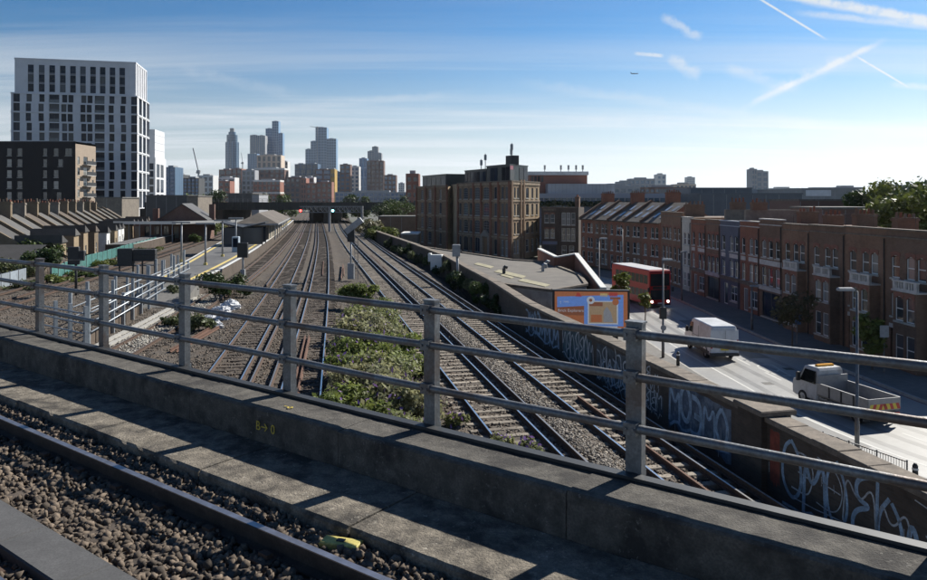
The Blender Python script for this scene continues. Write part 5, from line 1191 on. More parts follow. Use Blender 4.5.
def loft(prof, hw, name, m, t, smooth=False, bev=.06):
    """side profile (y,z) swept across the width; hw(z) is the half width; the long edges are rounded"""
    n = len(prof); cy = sum(p[0] for p in prof)/n; cz = sum(p[1] for p in prof)/n; mb = MB(); rings = []
    for s, k in ((-1,1.),(-1,0.),(1,0.),(1,1.)):
        rings.append([(s*(hw(z)-(0 if k == 0 else 0)-(0 if k == 0 else 0)+(0 if k == 0 else 0))-s*(0 if k else bev*0)+0, y, z) if k == 0 else (s*hw(z), y-(bev if y > cy else -bev)*(abs(y-cy) > .3), z-(bev if z > cz else -bev)*(abs(z-cz) > .2)) for y, z in prof])
    # order: outer inset faces at full width, then body rings pulled in slightly
    L = [(-(hw(z)), p) for p, z in ((rings[0][i], prof[i][1]) for i in range(n))]
    A = rings[0]; B = [(x+bev, y, z) for x, y, z in rings[1]]; C = [(x-bev, y, z) for x, y, z in rings[2]]; D_ = rings[3]
    mb.add(A+B+C+D_, [(j*n+i, (j+1)*n+i, (j+1)*n+(i+1)%n, j*n+(i+1)%n) for j in range(3) for i in range(n)]+[tuple(range(n)), tuple(range(3*n,4*n))[::-1]])
    return mb.build(name, m, t, smooth)
# white panel van
x, y = P(724.5, 361, ZG)
van = thing('delivery_van', 'white panel van driving away along the street', 'van', (x, y, ZG), -math.atan(-.04)*1.0)
M_vanw = mat('road_dirty_white_paint', (.62,.63,.64), .06, 2., .32, stain=(.40,.39,.37), stain_scale=1.1, stain_amt=.5); M_lorw = mat('dusty_lorry_paint', (.48,.48,.48), .1, 2., .4, stain=(.27,.25,.23), stain_scale=1.3, stain_amt=.7)
vp = [(.02,.45),(0,1.0),(.05,2.25),(.14,2.36),(3.55,2.38),(3.85,2.28),(4.35,1.55),(4.95,1.22),(5.1,.95),(5.12,.42),(4.9,.32),(.1,.34)]
body = loft(vp, lambda z: .98 if z < 1.2 else .98-.11*(z-1.2)/1.1, 'body', M_vanw, van)
for s in (-.52,.52):
    mb = MB(); mb.box(s-.44,s+.44,-.03,.01,.5,2.1); d0 = mb.build('rear_door', M_vanw, van); mb = MB(); mb.box(s*.2-.05,s*.2+.05,-.06,-.03,1.15,1.35); mb.build('handle', M_bumper, d0)
for s in (-.9,.9): mb = MB(); mb.box(s-.06,s+.06,-.04,.06,.85,1.45); mb.build('tail_light', M_tail, van)
mb = MB(); mb.box(-.98,.98,-.12,.2,.34,.55); mb.build('rear_bumper', M_bumper, van); mb = MB(); mb.box(-.27,.27,-.05,-.032,.72,.84); mb.build('number_plate', M_num, van)
for s in (-1,1):
    mb = MB(); mb.box(s*.975-.02,s*.975+.02,.3,4.9,.36,.62); mb.build('side_moulding', M_bumper, van)
    mb = MB(); mb.add([(s*.965,3.45,1.35),(s*.965,4.3,1.35),(s*.90,3.95,2.05),(s*.895,3.45,2.08)], [(0,1,2,3)]); mb.add([(s*.972,3.45,1.35),(s*.972,4.3,1.35),(s*.915,3.95,2.05),(s*.91,3.45,2.08)], [(0,1,2,3)]); mb.build('side_window', M_vglass, van)
    mb = MB(); mb.bev(s*1.1-.09,s*1.1+.09,4.15,4.3,1.3,1.7,.03); mb.build('mirror', M_bumper, van)
    mb = MB(); mb.box(s*.985-.006,s*.985+.006,2.2,2.22,.6,2.05); mb.box(s*.985-.006,s*.985+.006,3.4,3.42,.6,2.05); mb.box(s*.985-.006,s*.985+.006,2.22,3.4,1.28,1.3); mb.build('door_seam', M_bumper, van)
    for yy in (1.05,4.25): wheel(van, s*.86, yy, .34, .22); mb = MB(); mb.tube([(s*.972,yy-.46,.36),(s*.978,yy-.40,.66),(s*.98,yy-.2,.82),(s*.98,yy+.2,.82),(s*.978,yy+.4,.66),(s*.972,yy+.46,.36)],.035,6); mb.build('wheel_arch', M_bumper, van)
mb = MB(); mb.add([(-.8,3.88,2.22),(.8,3.88,2.22),(.86,4.38,1.54),(-.86,4.38,1.54)], [(0,1,2,3)]); ws = mb.build('windscreen', M_vglass, van); ws.location.z = .012; ws.location.y = .012
# tipper lorry
hl = R(15); x, y = P(867, 428, ZG)
lor = thing('tipper_lorry', 'white dropside tipper lorry with red and yellow rear stripes', 'lorry', (x+1.0*math.cos(hl), y+1.0*math.sin(hl), ZG), hl)
cp = [(3.62,.55),(3.6,2.05),(3.7,2.18),(4.55,2.18),(4.75,2.1),(5.1,1.42),(5.55,1.2),(5.62,.9),(5.6,.4),(5.35,.32),(3.7,.38)]
loft(cp, lambda z: .92 if z < 1.2 else .92-.12*(z-1.2), 'cab', M_lorw, lor); lor.scale = (.95,.95,.95)
for s in (-1,1):
    mb = MB(); k1, k2 = .925, .855; mb.add([(s*k1,3.75,1.28),(s*k1,4.98,1.28),(s*k2,4.62,1.98),(s*k2,3.78,1.98)], [(0,1,2,3)]); mb.build('side_window', M_vglass, lor)
    mb = MB(); mb.bev(s*1.08-.1,s*1.08+.1,4.85,4.98,1.25,1.75,.03); mb.build('mirror', M_bumper, lor)
mb = MB(); mb.add([(-.76,4.80,2.05),(.76,4.80,2.05),(.84,5.13,1.44),(-.84,5.13,1.44)], [(0,1,2,3)]); mb.build('windscreen', M_vglass, lor)
mb = MB(); mb.bev(-.55,.55,4.0,4.2,2.18,2.3,.03); mb.build('beacon_bar', M_amber, lor)
mb = MB(); mb.box(-.45,-.33,.1,3.9,.5,.68); mb.box(.33,.45,.1,3.9,.5,.68); mb.box(-.45,.45,.1,.2,.5,.68); mb.build('chassis', M_bumper, lor)
M_bed = mat('scratched_grey_bed', (.16,.155,.15), .25, 3., .6, stain=(.14,.12,.10), stain_scale=1.5); M_side = mat('dropside_aluminium', (.27,.27,.275), .12, 4., .45, .3)
bz = .82; mb = MB(); mb.box(-1.0,1.0,0,3.5,bz-.08,bz); mb.build('bed_floor', M_bed, lor)
mb = MB(); mb.box(-1.02,-.97,.0,3.5,bz,bz+.62); mb.box(-1.05,-1.02,0,3.5,bz+.56,bz+.62); mb.build('side_board', M_side, lor); mb = MB(); mb.box(.97,1.02,.0,3.5,bz,bz+.62); mb.box(1.02,1.05,0,3.5,bz+.56,bz+.62); mb.build('side_board', M_side, lor)
mb = MB(); mb.box(-1.0,1.0,3.46,3.53,bz,bz+1.0); mb.build('headboard', M_side, lor); mb = MB(); mb.box(-1.0,1.0,-.05,0,bz,bz+.62); tg = mb.build('tailgate', M_side, lor)
M_chr = plain('red_chevron', (.48,.05,.04), .5); M_chy = plain('yellow_chevron', (.66,.52,.06), .5)
for i in range(10): mb = MB(); a = -1.0+i*.2; mb.add([(a,-.056,bz+.04),(a+.2,-.056,bz+.04),(a+.2+(.12 if i < 5 else -.12),-.056,bz+.34),(a+(.12 if i < 5 else -.12),-.056,bz+.34)], [(0,1,2,3)]); mb.build('chevron', M_chr if i%2 else M_chy, tg)
for yy in (.9,1.75,2.6): 
    for s in (-1.035,1.035): mb = MB(); mb.box(s-.02,s+.02,yy-.04,yy+.04,bz,bz+.6); mb.build('stake', M_bumper, lor)
for s in (-1,1):
    mb = MB(); mb.bar((s*.98,1.35,.42),(s*.98,3.3,.42),.03,.06); mb.bar((s*.98,1.35,.62),(s*.98,3.3,.62),.03,.06); mb.build('side_guard', M_side, lor)
    mb = MB(); mb.box(s*.75-.14,s*.75+.14,-.12,-.04,.55,.7); mb.build('tail_light', M_tail, lor)
    wheel(lor, s*.82, 4.75, .36, .24); wheel(lor, s*.82, .85, .36, .26); wheel(lor, s*.56, .85, .36, .2)
    mb = MB(); mb.box(s*.8-.2,s*.8+.2,.3,.34,.2,.75); mb.build('mud_flap', M_bumper, lor)
mb = MB(); mb.box(-.9,.9,-.1,-.02,.42,.52); mb.build('rear_bar', M_bumper, lor); mb = MB(); mb.box(-.26,.26,-.13,-.105,.56,.68); mb.build('number_plate', M_num, lor)
# red double-decker bus coming round the bend
M_busred = plain('red_bus_paint', (.42,.022,.02), .3)
x, y = P(660, 308, ZG); bus = thing('double_decker_bus', 'red double deck bus with headlights on coming round the bend', 'bus', (x, y, ZG), R(180+14)); bus.scale = (.95, .82, .88)
bpf = [(0,.35),(0,4.1),(-.08,4.3),(-.2,4.38),(-10.3,4.38),(-10.5,4.2),(-10.5,.35)]
bpf = [(y_+0, z_) for y_, z_ in bpf][::-1]
loft(bpf, lambda z: 1.27, 'body', M_busred, bus)
mb = MB(); mb.box(-1.2,1.2,-10.3,-.3,4.381,4.42); mb.build('roof_panel', plain('pale_roof_paint', (.62,.60,.58), .35), bus)  # pale roof with the sun glare put into its colour
mb = MB(); mb.box(-1.12,1.12,-.0,.02,2.55,3.95); mb.build('upper_windscreen', M_vglass, bus); mb = MB(); mb.box(-1.12,1.12,0,.02,.95,2.1); mb.build('windscreen', M_vglass, bus)
mb = MB(); mb.box(-.85,.85,.0,.022,2.15,2.5); mb.build('destination_blind', plain('black_blind', (.02,.02,.02), .4), bus)
for s in (-1,1):
    for k_ in range(8):
        for (za, zb) in ((2.75,3.75),(1.15,2.05)):
            mb = MB(); mb.box(s*1.262-.008+(.008 if s > 0 else -.008),s*1.262+.008+(.008 if s > 0 else -.008),-1.4-k_*1.12,-.4-k_*1.12,za,zb); mb.build('side_window', M_vglass, bus)
    mb = MB(); mb.tube([(s*.95,0,.75),(s*.95,.04,.75)],.13,12); mb.build('headlight', lamp_mat('bus_headlight', (1.,.95,.85), 8.), bus)
    mb = MB(); mb.bev(s*1.42-.1,s*1.42+.1,.1,.25,1.9,2.4,.03); mb.build('mirror', M_bumper, bus)
    for yy in (-2.6,-8.0): wheel(bus, s*1.12, yy, .48, .28)
mb = MB(); mb.box(-.26,.26,.01,.03,.5,.62); mb.build('number_plate', M_white, bus); mb = MB(); mb.box(-1.2,1.2,.0,.06,.3,.5); mb.build('bumper', M_bumper, bus)
# ------------------------------------------------------------------ street furniture
def lamp(label, x, y, h, arm=0., extra=False, rz=0.):
    t = thing('street_lamp', label, 'street lamp', (x, y, ZG+.1), rz, 'street lamps')
    mb = MB(); mb.tube([(0,0,0),(0,0,1.2),(0,0,1.25),(0,0,h)], [.10,.10,.075,.05], 10); mb.build('post', M_steel, t, smooth=True)
    mb = MB(); mb.tube([(0,0,h-.05),(arm*.5,0,h+.12),(arm,0,h+.1)], .035, 6); mb.build('arm', M_steel, t); mb = MB(); mb.bev(arm-.35,arm+.35,-.13,.13,h+.02,h+.16,.05); mb.build('lamp_head', M_grey, t)
    if extra:
        mb = MB(); mb.bev(-.22,.22,-.12,.12,2.7,3.5,.03); mb.build('sign_box', M_bumper, t); mb = MB(); mb.tube([(0,-.1,2.1),(0,-.13,2.1)],.2,14); mb.build('round_sign', M_grey, t)
    return t
x, y = P(663, 358, ZG+.1); lamp('street lamp with a black box on the left pavement by the van', x, y, 6.7, .3, True)
lamp('tall street lamp in front of the lorry', 17.25, 31.6, 6.9, -.5)
lamp('street lamp rising behind the billboard', XA(599,66), 66, 7.3, .4); lamp('street lamp in front of the pitched roof terrace', XA(622.5,92), 92, 7.2, -.4)
x, y = P(752, 330, ZG+.1); lamp('thin street lamp on the far pavement opposite the van', x, y, 3.6, .2); lamp('street lamp on the far pavement by the cream house', XA(682,78), 78, 5.2, .2)
def post(label, px, py, h, m=M_steel, sign=None):
    x, y = P(px, py, ZG+.1); t = thing('sign_post', label, 'sign', (x, y, ZG+.1), 0, 'posts along the pavements'); mb = MB(); mb.tube([(0,0,0),(0,0,h)],.05,8); mb.build('post', m, t)
    if sign: mb = MB(); mb.bev(-.28,.28,-.05,-.02,h-.75,h,.01); mb.build('sign_plate', sign, t)
post('short plain post on the left pavement near the billboard', 643.5, 353, 1.9); post('post with a small blue sign on the far pavement', 797, 345, 2.3, M_steel, plain('blue_sign', (.10,.18,.38), .5)); post('post with a grey sign on the far pavement beside the small tree', 884, 373, 3.0, M_steel, M_grey)
def bollard(label, x, y):
    t = thing('bollard', label, 'bollard', (x, y, ZG+.1), 0, 'bollards at the end of the guard rail'); mb = MB(); mb.tube([(0,0,0),(0,0,.85),(0,0,.95)],[.11,.10,.05],10); mb.build('shaft', M_bumper, t, smooth=True); mb = MB(); mb.tube([(0,0,.7),(0,0,.78)],.115,10); mb.build('band', M_white, t)
gx0, gx1 = Vector((*P(799,424,ZG+1.1),0)), Vector((*P(907,461,ZG+1.1),0)); gd = gx1-gx0
gr = thing('guard_rail', 'grey pedestrian guard rail along the kerb beside the lorry', 'guard rail', (gx0.x, gx0.y, ZG+.12), math.atan2(gd.y, gd.x)); L = gd.length; nP = 4
for i in range(nP+1): xx = L*i/nP; mb = MB(); mb.tube([(xx,0,0),(xx,0,1.02)],.03,8); mb.build('post', M_steel, gr)
for i in range(nP):
    a, b = L*i/nP+.05, L*(i+1)/nP-.05; mb = MB(); mb.bar((a,0,.95),(b,0,.95),.04); mb.bar((a,0,.15),(b,0,.15),.04)
    for q in np.arange(a+.1, b, .11): mb.bar((q,0,.15),(q,0,.95),.015)
    mb.build('panel', M_steel, gr, kind='stuff')
bollard('bollard with pale band at the right end of the guard rail', gx1.x+.25, gx1.y-.1); x, y = P(678, 366, ZG+.1); bollard('low dark bollard on the left pavement near the van', x, y)
# billboard
Zb = 44.; xb, wb = XA(591,Zb), 4.66; zb0, zb1 = ZA(331,Zb), ZA(290,Zb)
bd = thing('billboard', 'illuminated orange and blue advertising billboard beside the street', 'billboard', (xb, Zb, zb0), R(-4)); hb = zb1-zb0
def em(n, c, s=.16): return plain(n, c, .45, 0, c, s)
mb = MB(); mb.box(-wb/2,wb/2,0,.35,0,hb); mb.build('cabinet', M_bumper, bd)
for s in (-1.5,1.5): mb = MB(); mb.box(s-.15,s+.15,.1,.4,ZG-zb0,0); mb.build('leg', M_bumper, bd)
def flat(name, m, x0, x1, z0, z1, y, poly=None, par=None):
    mb = MB(); p_ = poly or [(x0,z0),(x1,z0),(x1,z1),(x0,z1)]; mb.add([(a, y, b) for a, b in p_], [tuple(range(len(p_)))]); return mb.build(name, m, par or bd)
e_or = em('poster_orange', (.50,.17,.07)); e_bl = em('poster_blue', (.13,.25,.58), .25); e_wh = em('poster_white', (.62,.64,.66)); e_br = em('poster_brown', (.30,.11,.055)); e_re = em('poster_red', (.50,.07,.05)); e_ta = em('poster_tan', (.46,.32,.19)); e_gr = em('poster_grey', (.33,.33,.34)); e_ye = em('poster_yellow', (.66,.48,.20))
scn = flat('poster', e_or, -wb/2+.13, wb/2-.13, .12, hb-.1, -.006); y1 = -.010
fl = lambda n, m, a, b, c, d, y=y1, poly=None: flat(n, m, a, b, c, d, y, poly, scn)
fl('red_triangle', e_re, 0,0,0,0, y1, [(-.95,hb-.42),(-.55,hb-.42),(-.7,hb-.18),(-.85,hb-.16)]); fl('yellow_shape', e_ye, .55,1.0,hb-.4,hb-.2); fl('red_shape', e_re, 1.1,1.6,hb-.38,hb-.14)
fl('blue_panel', e_bl, 0,0,0,0, y1, [(-2.05,hb-1.07),(-2.05,hb-.42),(1.95,hb-.28),(1.95,.3),(-.42,.3),(-.42,hb-.97)])
fl('title_band', e_br, 0,0,0,0, -.014, [(-2.05,hb-1.55),(-2.05,hb-1.07),(-.42,hb-.98),(-.42,hb-1.55)])
fl('picture', e_ta, -.12,1.55,.5,hb-.72,-.014); fl('picture_frame', e_wh, -.2,1.63,hb-.72,hb-.66,-.016); fl('picture_frame', e_wh, -.2,-.12,.42,hb-.72,-.016); fl('picture_frame', e_wh, 1.55,1.63,.42,hb-.72,-.016); fl('picture_frame', e_wh, -.12,1.55,.42,.5,-.016)
fl('picture_shape', e_br, -.1,.7,hb-.98,hb-.74,-.018); fl('picture_shape', e_gr, 0,0,0,0,-.018,[(.75,.55),(1.35,.55),(1.2,1.15),(.95,1.5),(.75,1.2)]); fl('picture_shape', e_or, .0,.65,.55,1.0,-.018)
fl('round_badge', e_wh, 0,0,0,0,-.020,[(-.02+.24*math.cos(a),hb-.62+.24*math.sin(a)) for a in np.linspace(0,6.1,16)]); fl('badge_centre', e_br, 0,0,0,0,-.023,[(-.02+.1*math.cos(a),hb-.62+.1*math.sin(a)) for a in np.linspace(0,6.1,12)]); fl('round_badge', e_or, 0,0,0,0,-.020,[(1.48+.2*math.cos(a),hb-.72+.2*math.sin(a)) for a in np.linspace(0,6.1,16)])
fl('tag', e_br, 1.15,1.78,hb-.56,hb-.42,-.018); fl('strip', e_wh, .1,1.6,.22,.30,-.018)
text_part('lettering', 'Brick Explorers', .25, e_wh, scn, T(-1.23,-.020,hb-1.34)@RX90, .001); text_part('lettering', 'NHS', .16, e_wh, scn, T(-1.5,-.020,hb-.78)@RX90, .001); text_part('lettering', '\u2020', .22, e_wh, scn, T(-1.85,-.020,hb-.82)@RX90, .001)
# ------------------------------------------------------------------ street trees and the trees beyond the terrace
def tree(label, x, y, z, h, r, n, m, seed, group=None, size=.3, name='tree', tr=.16, lift=.45):
    g = np.random.default_rng(seed); B = []
    for _ in range(11):
        a = g.random()*6.28; q = r*.75*g.random()**.5; s = r*(.3+.25*g.random()); B.append((q*math.cos(a), q*math.sin(a), h*(lift+(.95-lift)*g.random())-s*.2, s, s, s*.8))
    return plant(name, label, 'tree', x, y, z, B, n, size, m, 0, h, seed, group, trunk=tr, shell=.45)
x, y = XA(618,60), 60.; tree('small bright green tree just above the billboard', x, y, ZG, 4.9, 1.0, 1500, M_leaf_y, 501, 'small street trees', .18, tr=.08)
x, y = P(645, 322, ZG); tree('small yellow green street tree right of the billboard', x, y, ZG, 2.6, .65, 900, M_leaf_y, 502, 'small street trees', .15, tr=.06)
x, y = P(872, 372, ZG); tree('small light green street tree on the far pavement behind the lamp post', x, y, ZG, 3.6, 1.0, 1600, M_leaf_y, 503, 'small street trees', .17, tr=.06)
x, y = P(792, 350, ZG); tree('bare brownish street tree on the far pavement before the bay houses', x, y, ZG, 4.2, 1.5, 1300, leafmat('brown_green_leaf', (.06,.055,.025)), 504, 'small street trees', .14, tr=.07)
lab = ['large tree behind the terrace at the right edge','bright tree just left of the right edge tree','tall tree behind the nearest chimneys','pale tree in the middle of the trees behind the terrace','dark tree left of the pale tree','smaller tree at the left of the trees behind the terrace','round tree behind the chimney left of the trees']
for i, (px, yt, Y, r) in enumerate([(925,180,95,6.5),(906,184,105,5.5),(893,187,112,5.),(880,190,118,5.),(868,193,108,4.),(857,196,125,4.),(915,192,84,4.5)]):
    zt_ = ZA(yt,Y); h = zt_-ZG; tree(lab[i], XA(px,Y), Y, ZG, h, r, 5200, [M_leaf, M_leaf_y, M_leaf, leafmat('light_green_leaf', (.085,.12,.035)), M_leaf_d][i%5], 520+i, 'trees behind the terrace', .34, tr=.3, lift=.5)
# ------------------------------------------------------------------ left: hoarding, gardens, terrace backs
M_turq = mat('turquoise_hoarding', (.085,.24,.22), .2, 1.5, .6, stain=(.15,.30,.28), stain_scale=.6, stain_amt=.5)
hp = [P(51,282,-.3), P(86,268.5,-.3), P(120,257,-.3), P(156,245.5,-.3)]
ho = thing('hoarding', 'turquoise hoarding panels along the left edge of the railway', 'hoarding', (0,0,0))
for a, b in zip(hp, hp[1:]):
    a, b = Vector((*a,0)), Vector((*b,0)); d = b-a; n = round(d.length/2.4); Mq = T(a.x,a.y,-.5)@RZ(math.atan2(d.y,d.x)); w = d.length/n
    for i in range(n):
        mb = MB(); mb.M = Mq; h = 1.6+random.uniform(-.04,.04); mb.box(i*w+.02,(i+1)*w-.02,-.03,.03,0,h)
        for q in np.arange(i*w+.15,(i+1)*w-.1,.3): mb.box(q,q+.08,-.055,-.031,.02,h-.02)
        mb.build('panel', M_turq, ho)
        mb = MB(); mb.M = Mq; mb.box(i*w-.05,i*w+.018,-.08,.08,0,h+.1); mb.build('post', M_steel, ho)
B_stock = brick('yellow_stock_brick', (.24,.18,.11), (.29,.22,.14), (.24,.21,.17), .45)
B_stockd = brick('dark_yellow_stock_brick', (.15,.115,.075), (.19,.145,.095), (.16,.14,.115), .5)
M_whrend = mat('white_render', (.66,.66,.64), .08, 2., .8, stain=(.45,.44,.42), stain_scale=.8)
M_slate2 = mat('weathered_light_slate', (.105,.102,.098), .2, 1.2, .8, fine=14., stain=(.09,.085,.08), stain_scale=.4); M_slate3 = mat('dark_slate', (.065,.062,.06), .2, 1.2, .75, fine=14.)
p0, p1 = Vector((-48.5,78,0)), Vector((-74,160,0)); dv = p1-p0; NH = 14; Wd = dv.length/NH; rz = math.atan2(dv.y, dv.x); ZH = -2.9
ordn = ['nearest','second','third','fourth','fifth','sixth','seventh','eighth','ninth','tenth','eleventh','twelfth','second last','farthest']
for i in range(NH):
    p = p0+dv*(i/NH); rmat = [M_slate3, M_slate2, M_slate2, M_tile, M_slate2, M_slate3, M_tile][i%7]; wm = [B_stockd, B_stock, B_stock, B_stockd, B_stock, M_whrend, B_stock][(i*3+1)%7]
    t = thing('terraced_house', ordn[i]+' house from the camera in the terrace backing onto the turquoise hoarding', 'house', (p.x, p.y, ZH), rz, 'terrace backs on the left'); W_ = Wd-.004; H = 5.3; RH = 8.3
    mb = MB(); facade(t, mb, ID, W_, H, [(W_*.8,3.2,.9,1.5,'S'),(W_*.8,.9,1.,1.5,'S')]); shell(mb, W_, 9, H, skip=('front',), top=False); mb.add([(0,0,H),(0,9,H),(0,4.5,RH)], [(0,1,2)]); mb.add([(W_,0,H),(W_,9,H),(W_,4.5,RH)], [(0,2,1)]); mb.build('wall', B_stockd if wm is M_whrend else wm, t)
    mb = MB(); mb.add([(.0,-.3,H-.1),(W_,-.3,H-.1),(W_,4.5,RH+.08),(0,4.5,RH+.08),(0,9.3,H-.1),(W_,9.3,H-.1)], [(0,1,2,3),(3,2,5,4)]); mb.build('roof', rmat, t)
    mb = MB(); mb.add([(x_,y_,z_) for x_ in (-.2,.2) for y_, z_ in ((-.35,H-.3),(-.35,H+.3),(4.5,RH+.5),(9.3,H+.3),(9.3,H-.3))], [(0,1,2,3,4),(9,8,7,6,5),(0,5,6,1),(1,6,7,2),(2,7,8,3)]); mb.build('party_wall', B_stockd, t)
    if i < 12: chimney(t, 0, 4.5, RH-.6, RH+1.3+random.uniform(-.15,.2), .75, 1.8, 5, B_stockd if i%3 else M_rend)
    # rear extension towards the railway
    ew, ed, eh = 2.7, 4.6+random.uniform(-.4,.6), 5.8+random.uniform(-.35,.35); mb = MB(); em_ = M_whrend if i in (4,6,7,9) else [wm if wm is not M_whrend else B_stock, B_stock, B_stock][i%3]
    Mq = T(.2,-ed,0); facade(t, mb, Mq, ew, eh, [(ew*.5,3.0,.9,1.4,'S'),(ew*.3,.6,.9,1.6,'S')]); facade(t, mb, T(.2+ew,-ed,0)@RZ(R(90)), ed, eh, [(ed*.4,3.0,.8,1.3,'S')]); facade(t, mb, T(.2,0,0)@RZ(R(-90)), ed, eh, [(ed*.35,3.0,.9,1.4,'S'),(ed*.7,3.0,.7,1.4,'S'),(ed*.5,.7,1.2,1.8,'VS')]); mb.build('rear_extension', em_, t)
    mb = MB(); mb.add([(.05,-ed-.2,eh),(ew+.35,-ed-.2,eh+.0),(ew+.35,.1,eh),(.05,.1,eh),(.05,-ed-.2,eh+.9),(.05,.1,eh+.9)], [(4,1,2,5),(0,1,4),(3,5,2),(0,4,5,3)]); mb.build('extension_roof', rmat if i%2 else M_slate3, t)
# brown sheds and walls nearer than the terrace
def shed(label, px0, px1, ya, H, dep, m, rm, ridge=0., z=-3., rzv=0.):
    x0, x1 = XA(px0,ya), XA(px1,ya); t = thing('shed', label, 'shed', (x0, ya, z), rzv, 'sheds behind the left bank'); W_ = x1-x0; mb = MB(); shell(mb, W_, dep, H, skip=(), top=False)
    mb.build('wall', m, t); mb = MB()
    if ridge: mb.add([(-.2,-.3,H-.05),(W_+.2,-.3,H-.05),(W_+.2,dep/2,H+ridge),(-.2,dep/2,H+ridge),(-.2,dep+.3,H-.05),(W_+.2,dep+.3,H-.05)], [(0,1,2,3),(3,2,5,4)])
    else: mb.box(-.15,W_+.15,-.15,dep+.15,H,H+.15)
    mb.build('roof', rm, t); return t
shed('brown boarded shed roof in front of the terrace chimneys', 30, 60, 80, 3.6, 7, B_stockd, M_tile, .5, -2.9); shed('low dark roofed shed at the left edge behind the railing', -25, 22, 72, 3.9, 8, brick('rear_dark_brick',(.08,.06,.045),(.11,.08,.06)), M_slate3, 1.6, -2.9)
# bushes and trees on the left bank
for i, (px, py, r, h, n, m, lab) in enumerate([(30,272,2.4,3.6,3800,M_leaf,'round green tree on the left bank beyond the railing'),(47,276,1.8,3.2,3200,M_leaf_d,'dark green tree on the left bank next to the hoarding'),(10,280,2.2,2.4,2400,M_leaf_g,'pale bush at the left edge of the bank'),(62,285,1.4,1.2,1500,M_leaf_y,'low bright bush in front of the hoarding'),(85,279,1.5,1.2,1500,M_leaf,'low green bush below the middle of the hoarding'),(108,268,1.5,1.1,1300,M_leaf_y,'low bush below the far half of the hoarding'),(128,260,1.6,1.1,1300,M_leaf,'low bush near the far end of the hoarding'),(148,254,1.8,1.2,1400,M_leaf_y,'bush at the far end of the hoarding'),(20,293,1.6,1.0,1400,M_leaf_g,'low scrub at the far left below the bank')]):
    x, y = P(px, py, -.5); g = np.random.default_rng(600+i); plant('bush', lab, 'bush', x, y, -.7, rblobs(g, 8, r, h, 0), n, .16, m, 6, h, 600+i, 'scrub on the left bank')
fe = thing('panel_fence', 'grey blue panel fence at the left edge of the railway', 'fence', (0,0,0)); a, b = Vector((*P(-30,300,-.4),0)), Vector((*P(26,283,-.4),0)); d = b-a; Mq = T(a.x,a.y,-.5)@RZ(math.atan2(d.y,d.x)); n = 6
for i in range(n): w = d.length/n; mb = MB(); mb.M = Mq; mb.box(i*w+.02,(i+1)*w-.02,-.03,.03,0,1.5); mb.build('panel', mat('blue_grey_board', (.19,.22,.25), .2, 2., .7, rnd=.2), fe); mb = MB(); mb.M = Mq; mb.box(i*w-.05,i*w+.015,-.06,.06,0,1.6); mb.build('post', M_steel, fe)
# ------------------------------------------------------------------ dark brick flats and the white tower behind
plain('pale_window_frame', (.38,.41,.42), .4)
B_char = brick('charcoal_brick', (.017,.016,.018), (.024,.023,.025), (.026,.025,.027), .2); B_beige = brick('beige_brick', (.27,.215,.165), (.32,.255,.195), (.34,.29,.24), .25)
Yd = 200.; xl, xr = XA(-40,Yd), XA(75.5,Yd); t = thing('apartment_block', 'charcoal brick apartment block with beige balcony end at the far left', 'building', (xl, Yd, -4), 0); W_ = xr-xl; H = ZA(141.5,Yd)+4; ops = []
rows_ = [(y_) for y_ in (148.2,159,170,181,192,203)]
for r_i, yy in enumerate(rows_):
    zt_ = ZA(yy,Yd)+4
    for px, w in ((-20,1.4),(9.2,1.35),(19.7,1.4),(45,1.1),((56,60.4,56,56,59,56)[r_i],1.35)): ops.append((XA(px,Yd)-xl, zt_-2.1, w, 2.1, 'SD' if px != 45 else 'SVD'))
    if r_i == 0: ops.append((XA(68.4,Yd)-xl, zt_-2.1, 1.9, 2.1, 'VD'))
mb = MB(); facade(t, mb, ID, W_, H, ops); shell(mb, W_, 11, H, skip=('front','right')); mb.build('wall', B_char, t)
mb = MB(); ops = [(1.6,1.9+3.05*k_+1.2,1.2,2.0,'SD') for k_ in range(7)]+[(5.3,1.9+3.05*k_+1.2,2.2,2.2,'VD') for k_ in range(7)]+[(9.4,1.9+3.05*k_+1.4,.8,1.6,'D') for k_ in range(7)]; Mr = right_face(W_,11); facade(t, mb, Mr, 11, H-.6, [o for o in ops if o[1]+o[3] < H-.8]); mb.build('side_wall', B_beige, t)
for k_ in range(7):
    mb = MB(); mb.M = Mr; z_ = 1.9+3.05*k_+1.0; mb.box(3.6,8.6,-1.4,0,z_,z_+.16); bal = mb.build('balcony', M_plaster, t); mb = MB(); mb.M = Mr; mb.box(3.6,8.6,-1.4,-1.34,z_+.16,z_+1.2); mb.build('balustrade', M_darksteel, bal)
mb = MB(); mb.box(-.05,W_+.05,-.05,.3,H,H+.12); mb.build('coping', M_steel, t)
# white tower
M_wt = mat('pale_grey_cladding', (.60,.61,.63), .06, .4, .6, stain=(.50,.51,.52), stain_scale=.15, stain_amt=.4)
tA, tB = Vector((-145,231,-4)), Vector((-108.2,239,-4)); d = tB-tA; W_ = d.length; rz = math.atan2(d.y, d.x); t = thing('apartment_tower', 'tall white clad apartment tower with columns of dark windows', 'building', tuple(tA), rz)
st_h = 3.12; zU = ZA(94,235)+4; ZT = ZA(61,235)+4
k2 = lambda zx: (zx-48)/(755-48)*W_
ops = []; z = zU; fl_n = 0; bands_ = []
while z-st_h > 0 and fl_n < 13:
    z -= st_h; fl_n += 1; sh_ = (-.25 if (fl_n//2)%2 else .0)
    for zx in (147,217,343,378,450,485,610,677): ops.append((k2(zx)+sh_, z+.3, 1.55, 2.55, 'SDB'))
    for zx, w in ((285,3.0),(540,3.0)): ops.append((k2(zx), z+.12, w, 2.8, 'VDBn'))
    for zx in (78,738): ops.append((k2(zx), z+.12, 1.9, 2.8, 'VDBn'))
    if fl_n%2 == 0: bands_.append(z)
